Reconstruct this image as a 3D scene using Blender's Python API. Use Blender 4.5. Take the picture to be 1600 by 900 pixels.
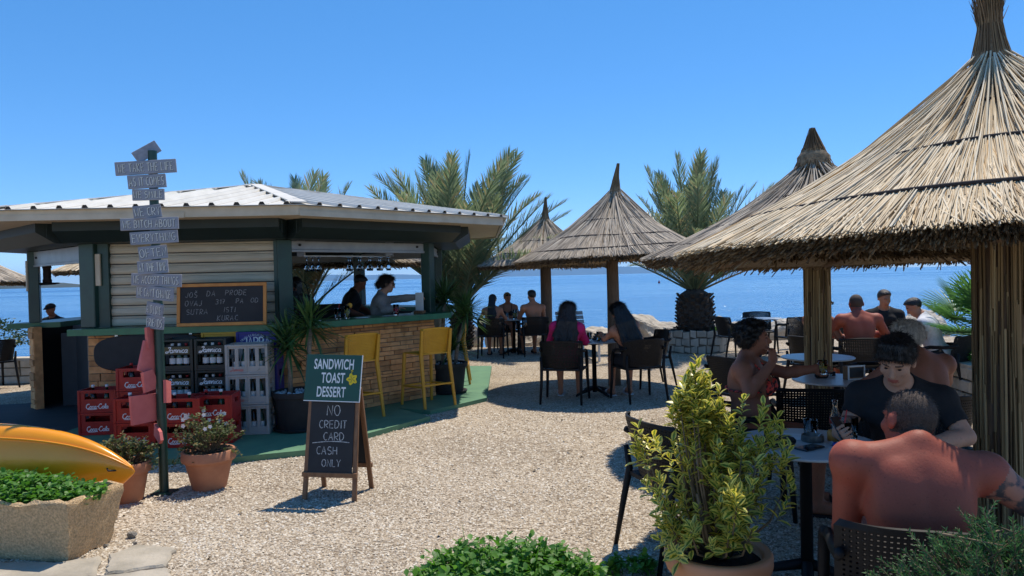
import bpy, math, random
import numpy as np
from mathutils import Vector, Matrix, Euler

R = math.radians
sc = bpy.context.scene
for o in list(bpy.data.objects):
    bpy.data.objects.remove(o)

# ---------------------------------------------------------------- camera
cam_d = bpy.data.cameras.new('camera')
cam = bpy.data.objects.new('camera', cam_d)
sc.collection.objects.link(cam)
cam_d.sensor_width = 36.0
cam_d.lens = 25.875
cam_d.clip_start = 0.05
cam_d.clip_end = 120000.0
cam.matrix_world = Matrix.Translation((0, 0, 1.65)) @ Matrix.Rotation(R(90 - 0.92), 4, 'X') @ Matrix.Rotation(R(-1.35), 4, 'Z')
sc.camera = cam

# ---------------------------------------------------------------- sky, sun, exposure
SUN_EL, SUN_AZ = 65.0, 34.6          # azimuth measured from +Y towards +X
w = bpy.data.worlds.new('World')
sc.world = w
w.use_nodes = True
nt = w.node_tree
nt.nodes.clear()
sky = nt.nodes.new('ShaderNodeTexSky')
sky.sky_type = 'NISHITA'
sky.sun_disc = False
sky.sun_elevation = R(SUN_EL)
sky.sun_rotation = R(SUN_AZ)
sky.altitude = 3000
sky.air_density = 0.7
sky.dust_density = 0.0
sky.ozone_density = 4.0
bg = nt.nodes.new('ShaderNodeBackground')
bg.inputs['Strength'].default_value = 0.15
wo = nt.nodes.new('ShaderNodeOutputWorld')
gm = nt.nodes.new('ShaderNodeGamma')             # the camera's softer sky contrast
gm.inputs[1].default_value = 0.62
hs = nt.nodes.new('ShaderNodeHueSaturation')
hs.inputs['Hue'].default_value = 0.503
hs.inputs['Saturation'].default_value = 1.55
hs.inputs['Value'].default_value = 2.65
nt.links.new(sky.outputs[0], gm.inputs[0])
nt.links.new(gm.outputs[0], hs.inputs['Color'])
nt.links.new(hs.outputs[0], bg.inputs[0])
nt.links.new(bg.outputs[0], wo.inputs[0])
sd = bpy.data.lights.new('sun', 'SUN')
sd.energy = 5.0
sd.angle = R(0.53)
sd.color = (1.0, 0.915, 0.79)
sun = bpy.data.objects.new('sun', sd)
sc.collection.objects.link(sun)
_sv = Vector((math.sin(R(SUN_AZ)) * math.cos(R(SUN_EL)), math.cos(R(SUN_AZ)) * math.cos(R(SUN_EL)), math.sin(R(SUN_EL))))
sun.rotation_euler = _sv.to_track_quat('Z', 'Y').to_euler()
sun.location = (6, 8, 20)
sc.view_settings.view_transform = 'Standard'
sc.view_settings.look = 'None'
sc.view_settings.gamma = 1.0
sc.view_settings.exposure = 0.0
sc.render.engine = 'CYCLES'
sc.cycles.max_bounces = 6
sc.cycles.diffuse_bounces = 3
sc.cycles.transparent_max_bounces = 8
sc.cycles.use_denoising = True

# ---------------------------------------------------------------- helpers
COL = sc.collection
rng = np.random.default_rng(7)
rnd = random.Random(11)

def V(*a):
    return Vector(a)

def tag(o, label=None, cat=None, group=None, kind=None):
    if label: o['label'] = label
    if cat: o['category'] = cat
    if group: o['group'] = group
    if kind: o['kind'] = kind
    return o

def empty(name, loc=(0, 0, 0), rz=0.0, label=None, cat=None, group=None):
    o = bpy.data.objects.new(name, None)
    COL.objects.link(o)
    o.location = loc
    o.rotation_euler = (0, 0, rz)
    o.empty_display_size = 0.1
    return tag(o, label, cat, group)

def link(name, me, parent=None, loc=None, rot=None):
    o = bpy.data.objects.new(name, me)
    COL.objects.link(o)
    if parent is not None: o.parent = parent
    if loc is not None: o.location = loc
    if rot is not None: o.rotation_euler = rot
    return o

def copy_tree(o, parent=None):
    c = o.copy()
    COL.objects.link(c)
    c.parent = parent
    for ch in [x for x in o.children]:
        copy_tree(ch, c)
    return c

def np_mesh(name, verts, faces, mats, smooth=False, midx=None, attrs=None):
    """verts (n,3), faces: (m,k) array or list of such arrays"""
    if not isinstance(faces, list): faces = [faces]
    faces = [np.asarray(f, dtype=np.int64) for f in faces if len(f)]
    me = bpy.data.meshes.new(name)
    nv = len(verts)
    me.vertices.add(nv)
    me.vertices.foreach_set('co', np.asarray(verts, dtype=np.float32).ravel())
    loops = np.concatenate([f.ravel() for f in faces])
    tot = np.concatenate([np.full(len(f), f.shape[1], dtype=np.int64) for f in faces])
    start = np.concatenate([[0], np.cumsum(tot)[:-1]])
    me.loops.add(len(loops))
    me.loops.foreach_set('vertex_index', loops.astype(np.int32))
    me.polygons.add(len(tot))
    me.polygons.foreach_set('loop_start', start.astype(np.int32))
    me.polygons.foreach_set('loop_total', tot.astype(np.int32))
    if midx is not None: me.polygons.foreach_set('material_index', np.asarray(midx, dtype=np.int32))
    if smooth: me.polygons.foreach_set('use_smooth', np.ones(len(tot), dtype=bool))
    for m in (mats if isinstance(mats, (list, tuple)) else [mats]): me.materials.append(m)
    if attrs:
        for k, a in attrs.items():
            at = me.attributes.new(k, 'FLOAT', 'POINT')
            at.data.foreach_set('value', np.asarray(a, dtype=np.float32).ravel())
    me.update(calc_edges=True)
    me.validate()
    return me

class MB:
    """collects polygons; build() makes one mesh object"""
    def __init__(s):
        s.v, s.f, s.m, s.sm = [], [], [], []
        s.cur = 0
        s.smooth = False
        s.T = Matrix.Identity(4)
    def add(s, vs, fs):
        b = len(s.v)
        s.v += [s.T @ Vector(p) for p in vs]
        for f in fs:
            s.f.append([b + i for i in f]); s.m.append(s.cur); s.sm.append(s.smooth)
        return s
    def box(s, x0, x1, y0, y1, z0, z1, jit=0.0):
        p = [(x, y, z) for z in (z0, z1) for y in (y0, y1) for x in (x0, x1)]
        if jit: p = [tuple(c + rnd.uniform(-jit, jit) for c in q) for q in p]
        return s.add(p, [(0, 2, 3, 1), (4, 5, 7, 6), (0, 1, 5, 4), (2, 6, 7, 3), (0, 4, 6, 2), (1, 3, 7, 5)])
    def cbox(s, c, d, M=None, ch=0.0):
        """chamfered box centred at c with size d; M optional rotation matrix"""
        x, y, z = d[0] / 2, d[1] / 2, d[2] / 2
        M3 = M.to_4x4() if M is not None else Matrix.Identity(4)
        old = s.T
        s.T = old @ Matrix.Translation(c) @ M3
        if ch <= 0: s.box(-x, x, -y, y, -z, z)
        else:
            e = min(ch, x * .9, y * .9, z * .9)
            pts, idx = [], {}
            for sx in (-1, 1):
                for sy in (-1, 1):
                    for sz in (-1, 1):
                        for k in range(3):
                            q = [sx * x, sy * y, sz * z]
                            for j in range(3):
                                if j != k: q[j] -= (sx, sy, sz)[j] * e
                            idx[(sx, sy, sz, k)] = len(pts); pts.append(tuple(q))
            fs = []
            S = (-1, 1)
            for k in range(3):
                a, b = (k + 1) % 3, (k + 2) % 3
                for sg in S:
                    def key(u, v_):
                        t = [0, 0, 0]; t[k] = sg; t[a] = u; t[b] = v_
                        return idx[(t[0], t[1], t[2], k)]
                    q = [key(-1, -1), key(1, -1), key(1, 1), key(-1, 1)]
                    fs.append(q if sg > 0 else q[::-1])
            for k in range(3):   # edges parallel to axis k
                a, b = (k + 1) % 3, (k + 2) % 3
                for u in S:
                    for v_ in S:
                        def key2(t_, kk):
                            t = [0, 0, 0]; t[k] = t_; t[a] = u; t[b] = v_
                            return idx[(t[0], t[1], t[2], kk)]
                        q = [key2(-1, a), key2(1, a), key2(1, b), key2(-1, b)]
                        fs.append(q if u * v_ > 0 else q[::-1])
            for sx in S:
                for sy in S:
                    for sz in S:
                        q = [idx[(sx, sy, sz, k)] for k in range(3)]
                        fs.append(q if sx * sy * sz > 0 else q[::-1])
            s.add(pts, fs)
        s.T = old
        return s
    def bar(s, a, b, w, d, up=(0, 0, 1), ch=0.0):
        a, b = Vector(a), Vector(b)
        z = (b - a); L = z.length; z.normalize()
        u = Vector(up)
        if abs(u.dot(z)) > .98: u = Vector((0, 1, 0))
        x = u.cross(z).normalized(); y = z.cross(x)
        M = Matrix((x, y, z)).transposed()
        return s.cbox((a + b) / 2, (w, d, L), M, ch)
    def tube(s, pts, rad, n=8, cap=True, squash=1.0, up=None):
        pts = [Vector(p) for p in pts]
        if not hasattr(rad, '__len__'): rad = [rad] * len(pts)
        vs, fs = [], []
        prev = None
        for i, p in enumerate(pts):
            t = (pts[min(i + 1, len(pts) - 1)] - pts[max(i - 1, 0)]).normalized()
            if prev is None:
                u = Vector(up) if up else (Vector((0, 0, 1)) if abs(t.z) < .9 else Vector((0, 1, 0)))
            else: u = prev
            x = (u - t * u.dot(t)).normalized(); y = t.cross(x); prev = x
            for k in range(n):
                a = 2 * math.pi * k / n
                vs.append(p + x * math.cos(a) * rad[i] + y * math.sin(a) * rad[i] * squash)
        for i in range(len(pts) - 1):
            for k in range(n):
                fs.append((i * n + k, i * n + (k + 1) % n, (i + 1) * n + (k + 1) % n, (i + 1) * n + k))
        if cap:
            fs.append(tuple(range(n))[::-1]); fs.append(tuple((len(pts) - 1) * n + k for k in range(n)))
        return s.add(vs, fs)
    def lathe(s, prof, n=24, c=(0, 0, 0), close=False):
        vs, fs = [], []
        for r, z in prof:
            for k in range(n):
                a = 2 * math.pi * k / n
                vs.append((c[0] + r * math.cos(a), c[1] + r * math.sin(a), c[2] + z))
        m = len(prof)
        for i in range(m - 1 + (1 if close else 0)):
            j = (i + 1) % m
            for k in range(n):
                fs.append((i * n + k, i * n + (k + 1) % n, j * n + (k + 1) % n, j * n + k))
        if not close:
            if prof[0][0] > 1e-4: fs.append(tuple(range(n))[::-1])
            if prof[-1][0] > 1e-4: fs.append(tuple((m - 1) * n + k for k in range(n)))
        return s.add(vs, fs)
    def prism(s, poly, z0, z1):
        n = len(poly)
        vs = [(p[0], p[1], z0) for p in poly] + [(p[0], p[1], z1) for p in poly]
        fs = [tuple(range(n))[::-1], tuple(range(n, 2 * n))]
        fs += [(i, (i + 1) % n, n + (i + 1) % n, n + i) for i in range(n)]
        return s.add(vs, fs)
    def mesh(s, name, mats):
        me = bpy.data.meshes.new(name)
        me.from_pydata([tuple(p) for p in s.v], [], s.f)
        for m in (mats if isinstance(mats, (list, tuple)) else [mats]): me.materials.append(m)
        me.polygons.foreach_set('material_index', s.m)
        me.polygons.foreach_set('use_smooth', s.sm)
        me.update()
        return me
    def build(s, name, mats, parent=None, loc=None, rot=None):
        return link(name, s.mesh(name, mats), parent, loc, rot)

def autosmooth(o, ang=40):
    me = o.data
    import bmesh
    bm = bmesh.new(); bm.from_mesh(me)
    for e in bm.edges:
        e.smooth = not (len(e.link_faces) == 2 and e.calc_face_angle(0) > R(ang))
    for f in bm.faces: f.smooth = True
    bm.to_mesh(me); bm.free()
    return o

# ---------------------------------------------------------------- materials
def nodes(name):
    m = bpy.data.materials.new(name)
    m.use_nodes = True
    t = m.node_tree
    t.nodes.clear()
    out = t.nodes.new('ShaderNodeOutputMaterial')
    b = t.nodes.new('ShaderNodeBsdfPrincipled')
    t.links.new(b.outputs[0], out.inputs[0])
    return m, t, b, out

def ramp(t, fac, stops):
    r = t.nodes.new('ShaderNodeValToRGB')
    e = r.color_ramp.elements
    while len(e) < len(stops): e.new(0.5)
    for i, (p, c) in enumerate(stops):
        e[i].position = p
        e[i].color = (*c, 1) if len(c) == 3 else c
    t.links.new(fac, r.inputs[0])
    return r.outputs[0]

def coords(t, stretch=(1, 1, 1), kind='Object'):
    tc = t.nodes.new('ShaderNodeTexCoord')
    mp = t.nodes.new('ShaderNodeMapping')
    mp.inputs['Scale'].default_value = stretch
    t.links.new(tc.outputs[kind], mp.inputs[0])
    return mp.outputs[0]

def noise(t, vec, scale, detail=4, rough=.55, dist=0):
    n = t.nodes.new('ShaderNodeTexNoise')
    n.inputs['Scale'].default_value = scale
    n.inputs['Detail'].default_value = detail
    n.inputs['Roughness'].default_value = rough
    n.inputs['Distortion'].default_value = dist
    if vec is not None: t.links.new(vec, n.inputs['Vector'])
    return n.outputs['Fac']

def bump(t, b, h, strength=.3, dist=.01):
    n = t.nodes.new('ShaderNodeBump')
    n.inputs['Strength'].default_value = strength
    n.inputs['Distance'].default_value = dist
    t.links.new(h, n.inputs['Height'])
    t.links.new(n.outputs[0], b.inputs['Normal'])

def M(name, c, rough=.6, c2=None, scale=18, bmp=0.0, bscale=None, metal=0.0, spec=.5, stretch=(1, 1, 1), rndv=0.0, bdist=.004, lo=.35, hi=.65, coat=0.0, sss=0.0, kind='Object', wear=None):
    m, t, b, out = nodes(name)
    b.inputs['Roughness'].default_value = rough
    b.inputs['Metallic'].default_value = metal
    b.inputs['Specular IOR Level'].default_value = spec
    b.inputs['Coat Weight'].default_value = coat
    if sss:
        b.inputs['Subsurface Weight'].default_value = sss
        b.inputs['Subsurface Radius'].default_value = (.012, .005, .003)
        b.inputs['Subsurface Scale'].default_value = 1.0
    if c2 is None: c2 = tuple(x * .82 for x in c)
    v = coords(t, stretch, kind)
    f = noise(t, v, scale, 5)
    col = ramp(t, f, [(lo, c2), (hi, c)])
    if wear:
        f2 = noise(t, v, wear[1], 6, .7)
        mx = t.nodes.new('ShaderNodeMix'); mx.data_type = 'RGBA'
        msk = ramp(t, f2, [(wear[2], (0, 0, 0)), (wear[2] + .06, (1, 1, 1))])
        t.links.new(msk, mx.inputs['Factor']); t.links.new(col, mx.inputs['A']); mx.inputs['B'].default_value = (*wear[0], 1)
        col = mx.outputs['Result']
    if rndv:
        oi = t.nodes.new('ShaderNodeObjectInfo')
        hs = t.nodes.new('ShaderNodeHueSaturation')
        mr = t.nodes.new('ShaderNodeMapRange')
        mr.inputs[3].default_value = 1 - rndv; mr.inputs[4].default_value = 1 + rndv
        t.links.new(oi.outputs['Random'], mr.inputs[0]); t.links.new(mr.outputs[0], hs.inputs['Value'])
        t.links.new(col, hs.inputs['Color']); col = hs.outputs[0]
    t.links.new(col, b.inputs['Base Color'])
    if bmp: bump(t, b, noise(t, v, bscale or scale * 3, 6), bmp, bdist)
    return m

def M_leaf(name, c1, c2, edge=None, trans=.35, rough=.45, spec=.4, old=None):
    """leaf blades: colour varies per blade ('rnd'), optional pale margin ('edge')"""
    m, t, b, out = nodes(name)
    b.inputs['Roughness'].default_value = rough
    b.inputs['Specular IOR Level'].default_value = spec
    a = t.nodes.new('ShaderNodeAttribute'); a.attribute_name = 'rnd'
    st = [(0, c1), (.85, c2)]
    if old: st = [(0, c1), (.8, c2), (.9, old)]
    col = ramp(t, a.outputs['Fac'], st)
    if edge:
        e = t.nodes.new('ShaderNodeAttribute'); e.attribute_name = 'edge'
        n = noise(t, coords(t), 90, 2)
        ad = t.nodes.new('ShaderNodeMath'); ad.operation = 'MULTIPLY_ADD'
        t.links.new(n, ad.inputs[0]); ad.inputs[1].default_value = .5; t.links.new(e.outputs['Fac'], ad.inputs[2])
        ms = ramp(t, ad.outputs[0], [(.52, (0, 0, 0)), (.70, (1, 1, 1))])
        ec = ramp(t, a.outputs['Fac'], [(0, edge[0]), (1, edge[1])])
        mx = t.nodes.new('ShaderNodeMix'); mx.data_type = 'RGBA'
        t.links.new(ms, mx.inputs['Factor']); t.links.new(col, mx.inputs['A']); t.links.new(ec, mx.inputs['B'])
        col = mx.outputs['Result']
    t.links.new(col, b.inputs['Base Color'])
    tr = t.nodes.new('ShaderNodeBsdfTranslucent')
    hs = t.nodes.new('ShaderNodeHueSaturation'); hs.inputs['Value'].default_value = 1.25; hs.inputs['Saturation'].default_value = 1.1
    t.links.new(col, hs.inputs['Color']); t.links.new(hs.outputs[0], tr.inputs[0])
    ms_ = t.nodes.new('ShaderNodeMixShader'); ms_.inputs[0].default_value = trans
    t.links.new(b.outputs[0], ms_.inputs[1]); t.links.new(tr.outputs[0], ms_.inputs[2])
    t.links.new(ms_.outputs[0], out.inputs[0])
    return m

def M_glass(name, c=(1, 1, 1), rough=.02):
    m, t, b, out = nodes(name)
    b.inputs['Base Color'].default_value = (*c, 1)
    b.inputs['Roughness'].default_value = rough
    b.inputs['Transmission Weight'].default_value = 1.0
    b.inputs['IOR'].default_value = 1.3
    return m

# ---------------------------------------------------------------- strands and blades
def frames(D, up):
    D = D / np.linalg.norm(D, axis=1, keepdims=True)
    X = np.cross(D, up); n = np.linalg.norm(X, axis=1, keepdims=True)
    X = np.where(n < 1e-4, np.array([[1., 0, 0]]), X / np.maximum(n, 1e-6))
    return D, X, np.cross(X, D)

def straws(A, B, r0, r1=None, sides=3, bend=None, seg=1):
    """thin prisms A->B; returns verts, quads"""
    A, B = np.asarray(A, float), np.asarray(B, float)
    N = len(A)
    r0 = np.broadcast_to(np.asarray(r0, float), (N,)); r1 = r0 if r1 is None else np.broadcast_to(np.asarray(r1, float), (N,))
    D, X, Y = frames(B - A, np.array([[0.03, 0.02, 1.]]))
    ph = rng.random(N) * 6.28
    out = np.zeros((N, seg + 1, sides, 3))
    for j in range(seg + 1):
        t = j / seg
        c = A + (B - A) * t
        if bend is not None: c = c + bend * (4 * t * (1 - t))
        rr = r0 * (1 - t) + r1 * t
        for k in range(sides):
            a = ph + 2 * math.pi * k / sides
            out[:, j, k] = c + X * (np.cos(a) * rr)[:, None] + Y * (np.sin(a) * rr)[:, None]
    base = (np.arange(N) * (seg + 1) * sides)[:, None]
    fs = []
    for j in range(seg):
        for k in range(sides):
            k2 = (k + 1) % sides
            fs.append(np.concatenate([base + j * sides + k, base + j * sides + k2, base + (j + 1) * sides + k2, base + (j + 1) * sides + k], axis=1))
    return out.reshape(-1, 3), np.concatenate(fs), (seg + 1) * sides

LEAFP = [(0, .12, 0), (.3, .85, 0), (.62, 1, 0), (.88, .5, 0), (1, .03, 0)]
STRAPP = [(0, .75, 0), (.35, 1, 0), (.7, .75, 0), (1, .04, 0)]
def blades(O, D, U, L, Wd, prof=LEAFP, bend=0.0, fold=.25, grav=True):
    """leaf blades from points O along D, face normal about U; returns verts, quads, attrs"""
    O, D, U = np.asarray(O, float), np.asarray(D, float), np.asarray(U, float)
    N = len(O)
    L = np.broadcast_to(np.asarray(L, float), (N,)); Wd = np.broadcast_to(np.asarray(Wd, float), (N,)); bend = np.broadcast_to(np.asarray(bend, float), (N,))
    D, X, Y = frames(D, U)
    K = len(prof)
    out = np.zeros((N, K, 3, 3)); edge = np.zeros((N, K, 3))
    for j, (t, wf, _) in enumerate(prof):
        c = O + D * (L * t)[:, None]
        if grav: c = c + np.array([0, 0, -1.]) * (L * bend * t * t)[:, None]
        else: c = c - Y * (L * bend * t * t)[:, None]
        w_ = Wd * wf
        out[:, j, 0] = c - X * w_[:, None] + Y * (w_ * fold)[:, None]
        out[:, j, 1] = c
        out[:, j, 2] = c + X * w_[:, None] + Y * (w_ * fold)[:, None]
        edge[:, j, 0] = edge[:, j, 2] = 1
    base = (np.arange(N) * K * 3)[:, None]
    fs = []
    for j in range(K - 1):
        for k in range(2):
            a = j * 3 + k
            fs.append(np.concatenate([base + a, base + a + 1, base + a + 4, base + a + 3], axis=1))
    return out.reshape(-1, 3), np.concatenate(fs), {'edge': edge.ravel(), 'rnd': np.repeat(rng.random(N), K * 3)}

def unit_rand(N, zmin=-1):
    z = rng.uniform(zmin, 1, N); a = rng.uniform(0, 2 * math.pi, N); s_ = np.sqrt(1 - z * z)
    return np.stack([s_ * np.cos(a), s_ * np.sin(a), z], 1)

# ---------------------------------------------------------------- implicit bodies (people, hair, cloth, rocks)
class Field:
    def __init__(s, lo, hi, vox):
        s.lo = np.array(lo, float); s.vox = vox
        s.n = np.ceil((np.array(hi) - s.lo) / vox).astype(int) + 1
        s.D = np.full(s.n, 1.0, dtype=np.float32)
        s.ax = [s.lo[i] + np.arange(s.n[i]) * vox for i in range(3)]
    def box(s, lo, hi):
        a = np.clip(np.floor((np.array(lo) - s.lo) / s.vox).astype(int), 0, s.n)
        b = np.clip(np.ceil((np.array(hi) - s.lo) / s.vox).astype(int) + 1, 0, s.n)
        return tuple(slice(a[i], b[i]) for i in range(3))
    def pts(s, sl):
        x, y, z = (s.ax[i][sl[i]] for i in range(3))
        return x[:, None, None].astype(np.float32), y[None, :, None].astype(np.float32), z[None, None, :].astype(np.float32)
    def prim(s, p):
        kind, op, k = p[0], p[1], p[2]
        if kind == 'cone':
            a, b, ra, rb = np.array(p[3], float), np.array(p[4], float), p[5], p[6]
            m = max(ra, rb) + k + 3 * s.vox
            sl = s.box(np.minimum(a, b) - m, np.maximum(a, b) + m)
            if min(x.stop - x.start for x in sl) <= 0: return
            x, y, z = s.pts(sl)
            d = b - a; dd = max(d @ d, 1e-9)
            h = np.clip(((x - a[0]) * d[0] + (y - a[1]) * d[1] + (z - a[2]) * d[2]) / dd, 0, 1)
            v = np.sqrt((x - a[0] - h * d[0]) ** 2 + (y - a[1] - h * d[1]) ** 2 + (z - a[2] - h * d[2]) ** 2) - (ra + (rb - ra) * h)
        elif kind == 'ell':
            c, r, Rm = np.array(p[3], float), np.array(p[4], float), p[5]
            m = r.max() + k + 3 * s.vox
            sl = s.box(c - m, c + m)
            if min(x.stop - x.start for x in sl) <= 0: return
            x, y, z = s.pts(sl)
            x, y, z = x - c[0], y - c[1], z - c[2]
            if Rm is not None:
                q = np.array(Rm)   # columns = local axes
                x, y, z = x * q[0, 0] + y * q[1, 0] + z * q[2, 0], x * q[0, 1] + y * q[1, 1] + z * q[2, 1], x * q[0, 2] + y * q[1, 2] + z * q[2, 2]
            k0 = np.sqrt((x / r[0]) ** 2 + (y / r[1]) ** 2 + (z / r[2]) ** 2)
            k1 = np.sqrt((x / r[0] ** 2) ** 2 + (y / r[1] ** 2) ** 2 + (z / r[2] ** 2) ** 2) + 1e-6
            v = k0 * (k0 - 1) / k1
        elif kind == 'plane':      # keep side where n.(x-c) < 0
            c, n = np.array(p[3], float), np.array(p[4], float)
            sl = tuple(slice(0, s.n[i]) for i in range(3))
            x, y, z = s.pts(sl)
            v = (x - c[0]) * n[0] + (y - c[1]) * n[1] + (z - c[2]) * n[2]
        A = s.D[sl]
        if op == '+':
            h = np.clip(.5 + .5 * (A - v) / k, 0, 1)
            s.D[sl] = A * (1 - h) + v * h - k * h * (1 - h)
        elif op == '-':
            h = np.clip(.5 - .5 * (A + v) / k, 0, 1)
            s.D[sl] = A * (1 - h) + (-v) * h + k * h * (1 - h)
        elif op == '&':
            if kind == 'plane': s.D[sl] = np.maximum(A, v)
            else:
                full = np.full_like(s.D, .5); full[sl] = v
                s.D = np.maximum(s.D, full)
    def run(s, prims):
        for p in prims: s.prim(p)
        return s
    def net(s):
        D = s.D
        D = np.pad(D, 1, constant_values=.5)
        ins = D < 0
        n = D.shape
        c = np.zeros((n[0] - 1, n[1] - 1, n[2] - 1), dtype=np.int8)
        for i in (0, 1):
            for j in (0, 1):
                for k in (0, 1):
                    c += ins[i:n[0] - 1 + i, j:n[1] - 1 + j, k:n[2] - 1 + k]
        cells = np.argwhere((c > 0) & (c < 8))
        idx = np.full(c.shape, -1, dtype=np.int64)
        idx[tuple(cells.T)] = np.arange(len(cells))
        acc = np.zeros((len(cells), 3)); cnt = np.zeros(len(cells))
        cor = [(i, j, k) for i in (0, 1) for j in (0, 1) for k in (0, 1)]
        val = {q: D[cells[:, 0] + q[0], cells[:, 1] + q[1], cells[:, 2] + q[2]].astype(float) for q in cor}
        for q in cor:
            for ax in range(3):
                if q[ax] == 0:
                    q2 = list(q); q2[ax] = 1; q2 = tuple(q2)
                    a, b = val[q], val[q2]
                    m = (a < 0) != (b < 0)
                    t = np.where(m, a / np.where(m, a - b, 1), 0)
                    p = np.tile(np.array(q, float), (len(cells), 1)); p[:, ax] = t
                    acc += p * m[:, None]; cnt += m
        vv = (cells + acc / cnt[:, None] - 1) * s.vox + s.lo
        quads = []
        for ax in range(3):
            a1, a2 = (ax + 1) % 3, (ax + 2) % 3
            sl0 = [slice(None)] * 3; sl1 = [slice(None)] * 3
            sl0[ax] = slice(0, n[ax] - 1); sl1[ax] = slice(1, n[ax])
            s0, s1 = ins[tuple(sl0)], ins[tuple(sl1)]
            e = np.argwhere(s0 != s1)
            e = e[(e[:, a1] > 0) & (e[:, a2] > 0) & (e[:, a1] < n[a1] - 1) & (e[:, a2] < n[a2] - 1)]
            if not len(e): continue
            def at(d1, d2):
                q = e.copy(); q[:, a1] += d1; q[:, a2] += d2
                return idx[q[:, 0], q[:, 1], q[:, 2]]
            Q = np.stack([at(-1, -1), at(0, -1), at(0, 0), at(-1, 0)], 1)
            fl = s0[e[:, 0], e[:, 1], e[:, 2]]
            Q = np.where(fl[:, None], Q, Q[:, ::-1])
            quads.append(Q)
        return vv, np.concatenate(quads)

def field_mesh(name, prims, lo, hi, vox, mats, relax=1, midx_fn=None, attr_fn=None):
    vv, q = Field(lo, hi, vox).run(prims).net()
    for _ in range(relax):       # light smoothing along edges
        acc = np.zeros_like(vv); cnt = np.zeros(len(vv))
        for a, b in ((0, 1), (1, 2), (2, 3), (3, 0)):
            np.add.at(acc, q[:, a], vv[q[:, b]]); np.add.at(cnt, q[:, a], 1)
        vv = vv * .6 + .4 * acc / np.maximum(cnt, 1)[:, None]
    midx = midx_fn(vv[q].mean(1)) if midx_fn else None
    return np_mesh(name, vv, q, mats, True, midx, attr_fn(vv) if attr_fn else None)

# ---------------------------------------------------------------- handwriting: capitals as strokes in a 0.6 x 1 cell
def arc(cx, cy, rx, ry, a0, a1, n=10):
    return [(cx + rx * math.cos(R(a0 + (a1 - a0) * i / n)), cy + ry * math.sin(R(a0 + (a1 - a0) * i / n))) for i in range(n + 1)]
_S = arc(.3, .74, .26, .25, 40, 270, 9) + arc(.3, .25, .27, .25, 90, -140, 9)
GL = {
 'A': [[(0, 0), (.3, 1), (.6, 0)], [(.12, .36), (.5, .36)]],
 'B': [[(0, 0), (0, 1)], [(0, 1)] + arc(.2, .76, .3, .24, 90, -90, 6) + [(0, .52)] + arc(.22, .26, .36, .26, 90, -90, 6) + [(0, 0)]],
 'C': [arc(.34, .5, .32, .5, 55, 305, 12)], 'D': [[(0, 0), (0, 1)] + arc(.12, .5, .46, .5, 90, -90, 10) + [(0, 0)]],
 'E': [[(.5, 1), (0, 1), (0, 0), (.52, 0)], [(0, .52), (.42, .52)]], 'F': [[(.5, 1), (0, 1), (0, 0)], [(0, .52), (.4, .52)]],
 'G': [arc(.34, .5, .32, .5, 50, 320, 12) + [(.6, .45), (.36, .45)]], 'H': [[(0, 0), (0, 1)], [(.55, 0), (.55, 1)], [(0, .5), (.55, .5)]],
 'I': [[(.12, 0), (.12, 1)]], 'J': [[(.45, 1), (.45, .22)] + arc(.24, .22, .21, .22, 0, -170, 6)], 'K': [[(0, 0), (0, 1)], [(.5, 1), (0, .45), (.55, 0)]],
 'L': [[(0, 1), (0, 0), (.48, 0)]], 'M': [[(0, 0), (.06, 1), (.33, .35), (.6, 1), (.66, 0)]], 'N': [[(0, 0), (.04, 1), (.54, 0), (.56, 1)]],
 'O': [arc(.31, .5, .31, .5, 90, 450, 16)], 'P': [[(0, 0), (0, 1)] + arc(.2, .74, .34, .26, 90, -90, 7) + [(0, .48)]],
 'R': [[(0, 0), (0, 1)] + arc(.2, .74, .32, .26, 90, -90, 7) + [(.05, .48), (.54, 0)]], 'S': [_S], 'T': [[(-.02, 1), (.56, 1)], [(.27, 1), (.27, 0)]],
 'U': [[(0, 1), (0, .3)] + arc(.27, .3, .27, .3, 180, 360, 8) + [(.54, 1)]], 'V': [[(0, 1), (.28, 0), (.56, 1)]], 'W': [[(0, 1), (.17, 0), (.36, .75), (.55, 0), (.72, 1)]],
 'Y': [[(0, 1), (.28, .48), (.56, 1)], [(.28, .48), (.24, 0)]], 'Z': [[(0, 1), (.52, 1), (0, 0), (.54, 0)]],
 '1': [[(.02, .75), (.22, 1), (.22, 0)]], '3': [arc(.24, .75, .26, .25, 140, -90, 8) + arc(.24, .26, .3, .26, 90, -140, 8)], '7': [[(0, 1), (.5, 1), (.2, 0)], [(.12, .5), (.46, .5)]],
 "'": [[(.1, 1), (.06, .78)]], '-': [[(.05, .45), (.35, .45)]], '#': [[(0, 0), (0, 1)] + arc(.12, .5, .46, .5, 90, -90, 10) + [(0, 0)], [(-.14, .52), (.22, .52)]],
 '$': [_S, [(.12, 1.32), (.3, 1.12), (.5, 1.32)]],
 # flowing lower-case letters for bottle-crate lettering
 'a': [arc(.24, .26, .22, .26, 60, 400, 12), [(.46, .52), (.42, .1), (.5, 0), (.62, .08)]], 'c': [arc(.26, .26, .24, .26, 60, 330, 10)], 'o': [arc(.25, .26, .23, .26, 80, 440, 12)],
 'l': [[(0.02, .1), (.2, .5), (.34, .95), (.26, 1.05), (.16, .85), (.14, .2), (.22, 0), (.36, .08)]],
 'm': [[(.02, .5), (.04, 0)], [(.04, .3)] + arc(.18, .36, .13, .16, 150, 0, 5) + [(.3, 0)], [(.3, .3)] + arc(.44, .36, .13, .16, 150, 0, 5) + [(.56, .04), (.66, .04)]],
 'n': [[(.02, .5), (.04, 0)], [(.04, .3)] + arc(.2, .36, .15, .16, 150, 0, 5) + [(.34, .04), (.46, .04)]],
 'i': [[(.08, .5), (.06, .06), (.16, .0), (.24, .06)], [(.1, .68), (.12, .72)]],
}
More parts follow.
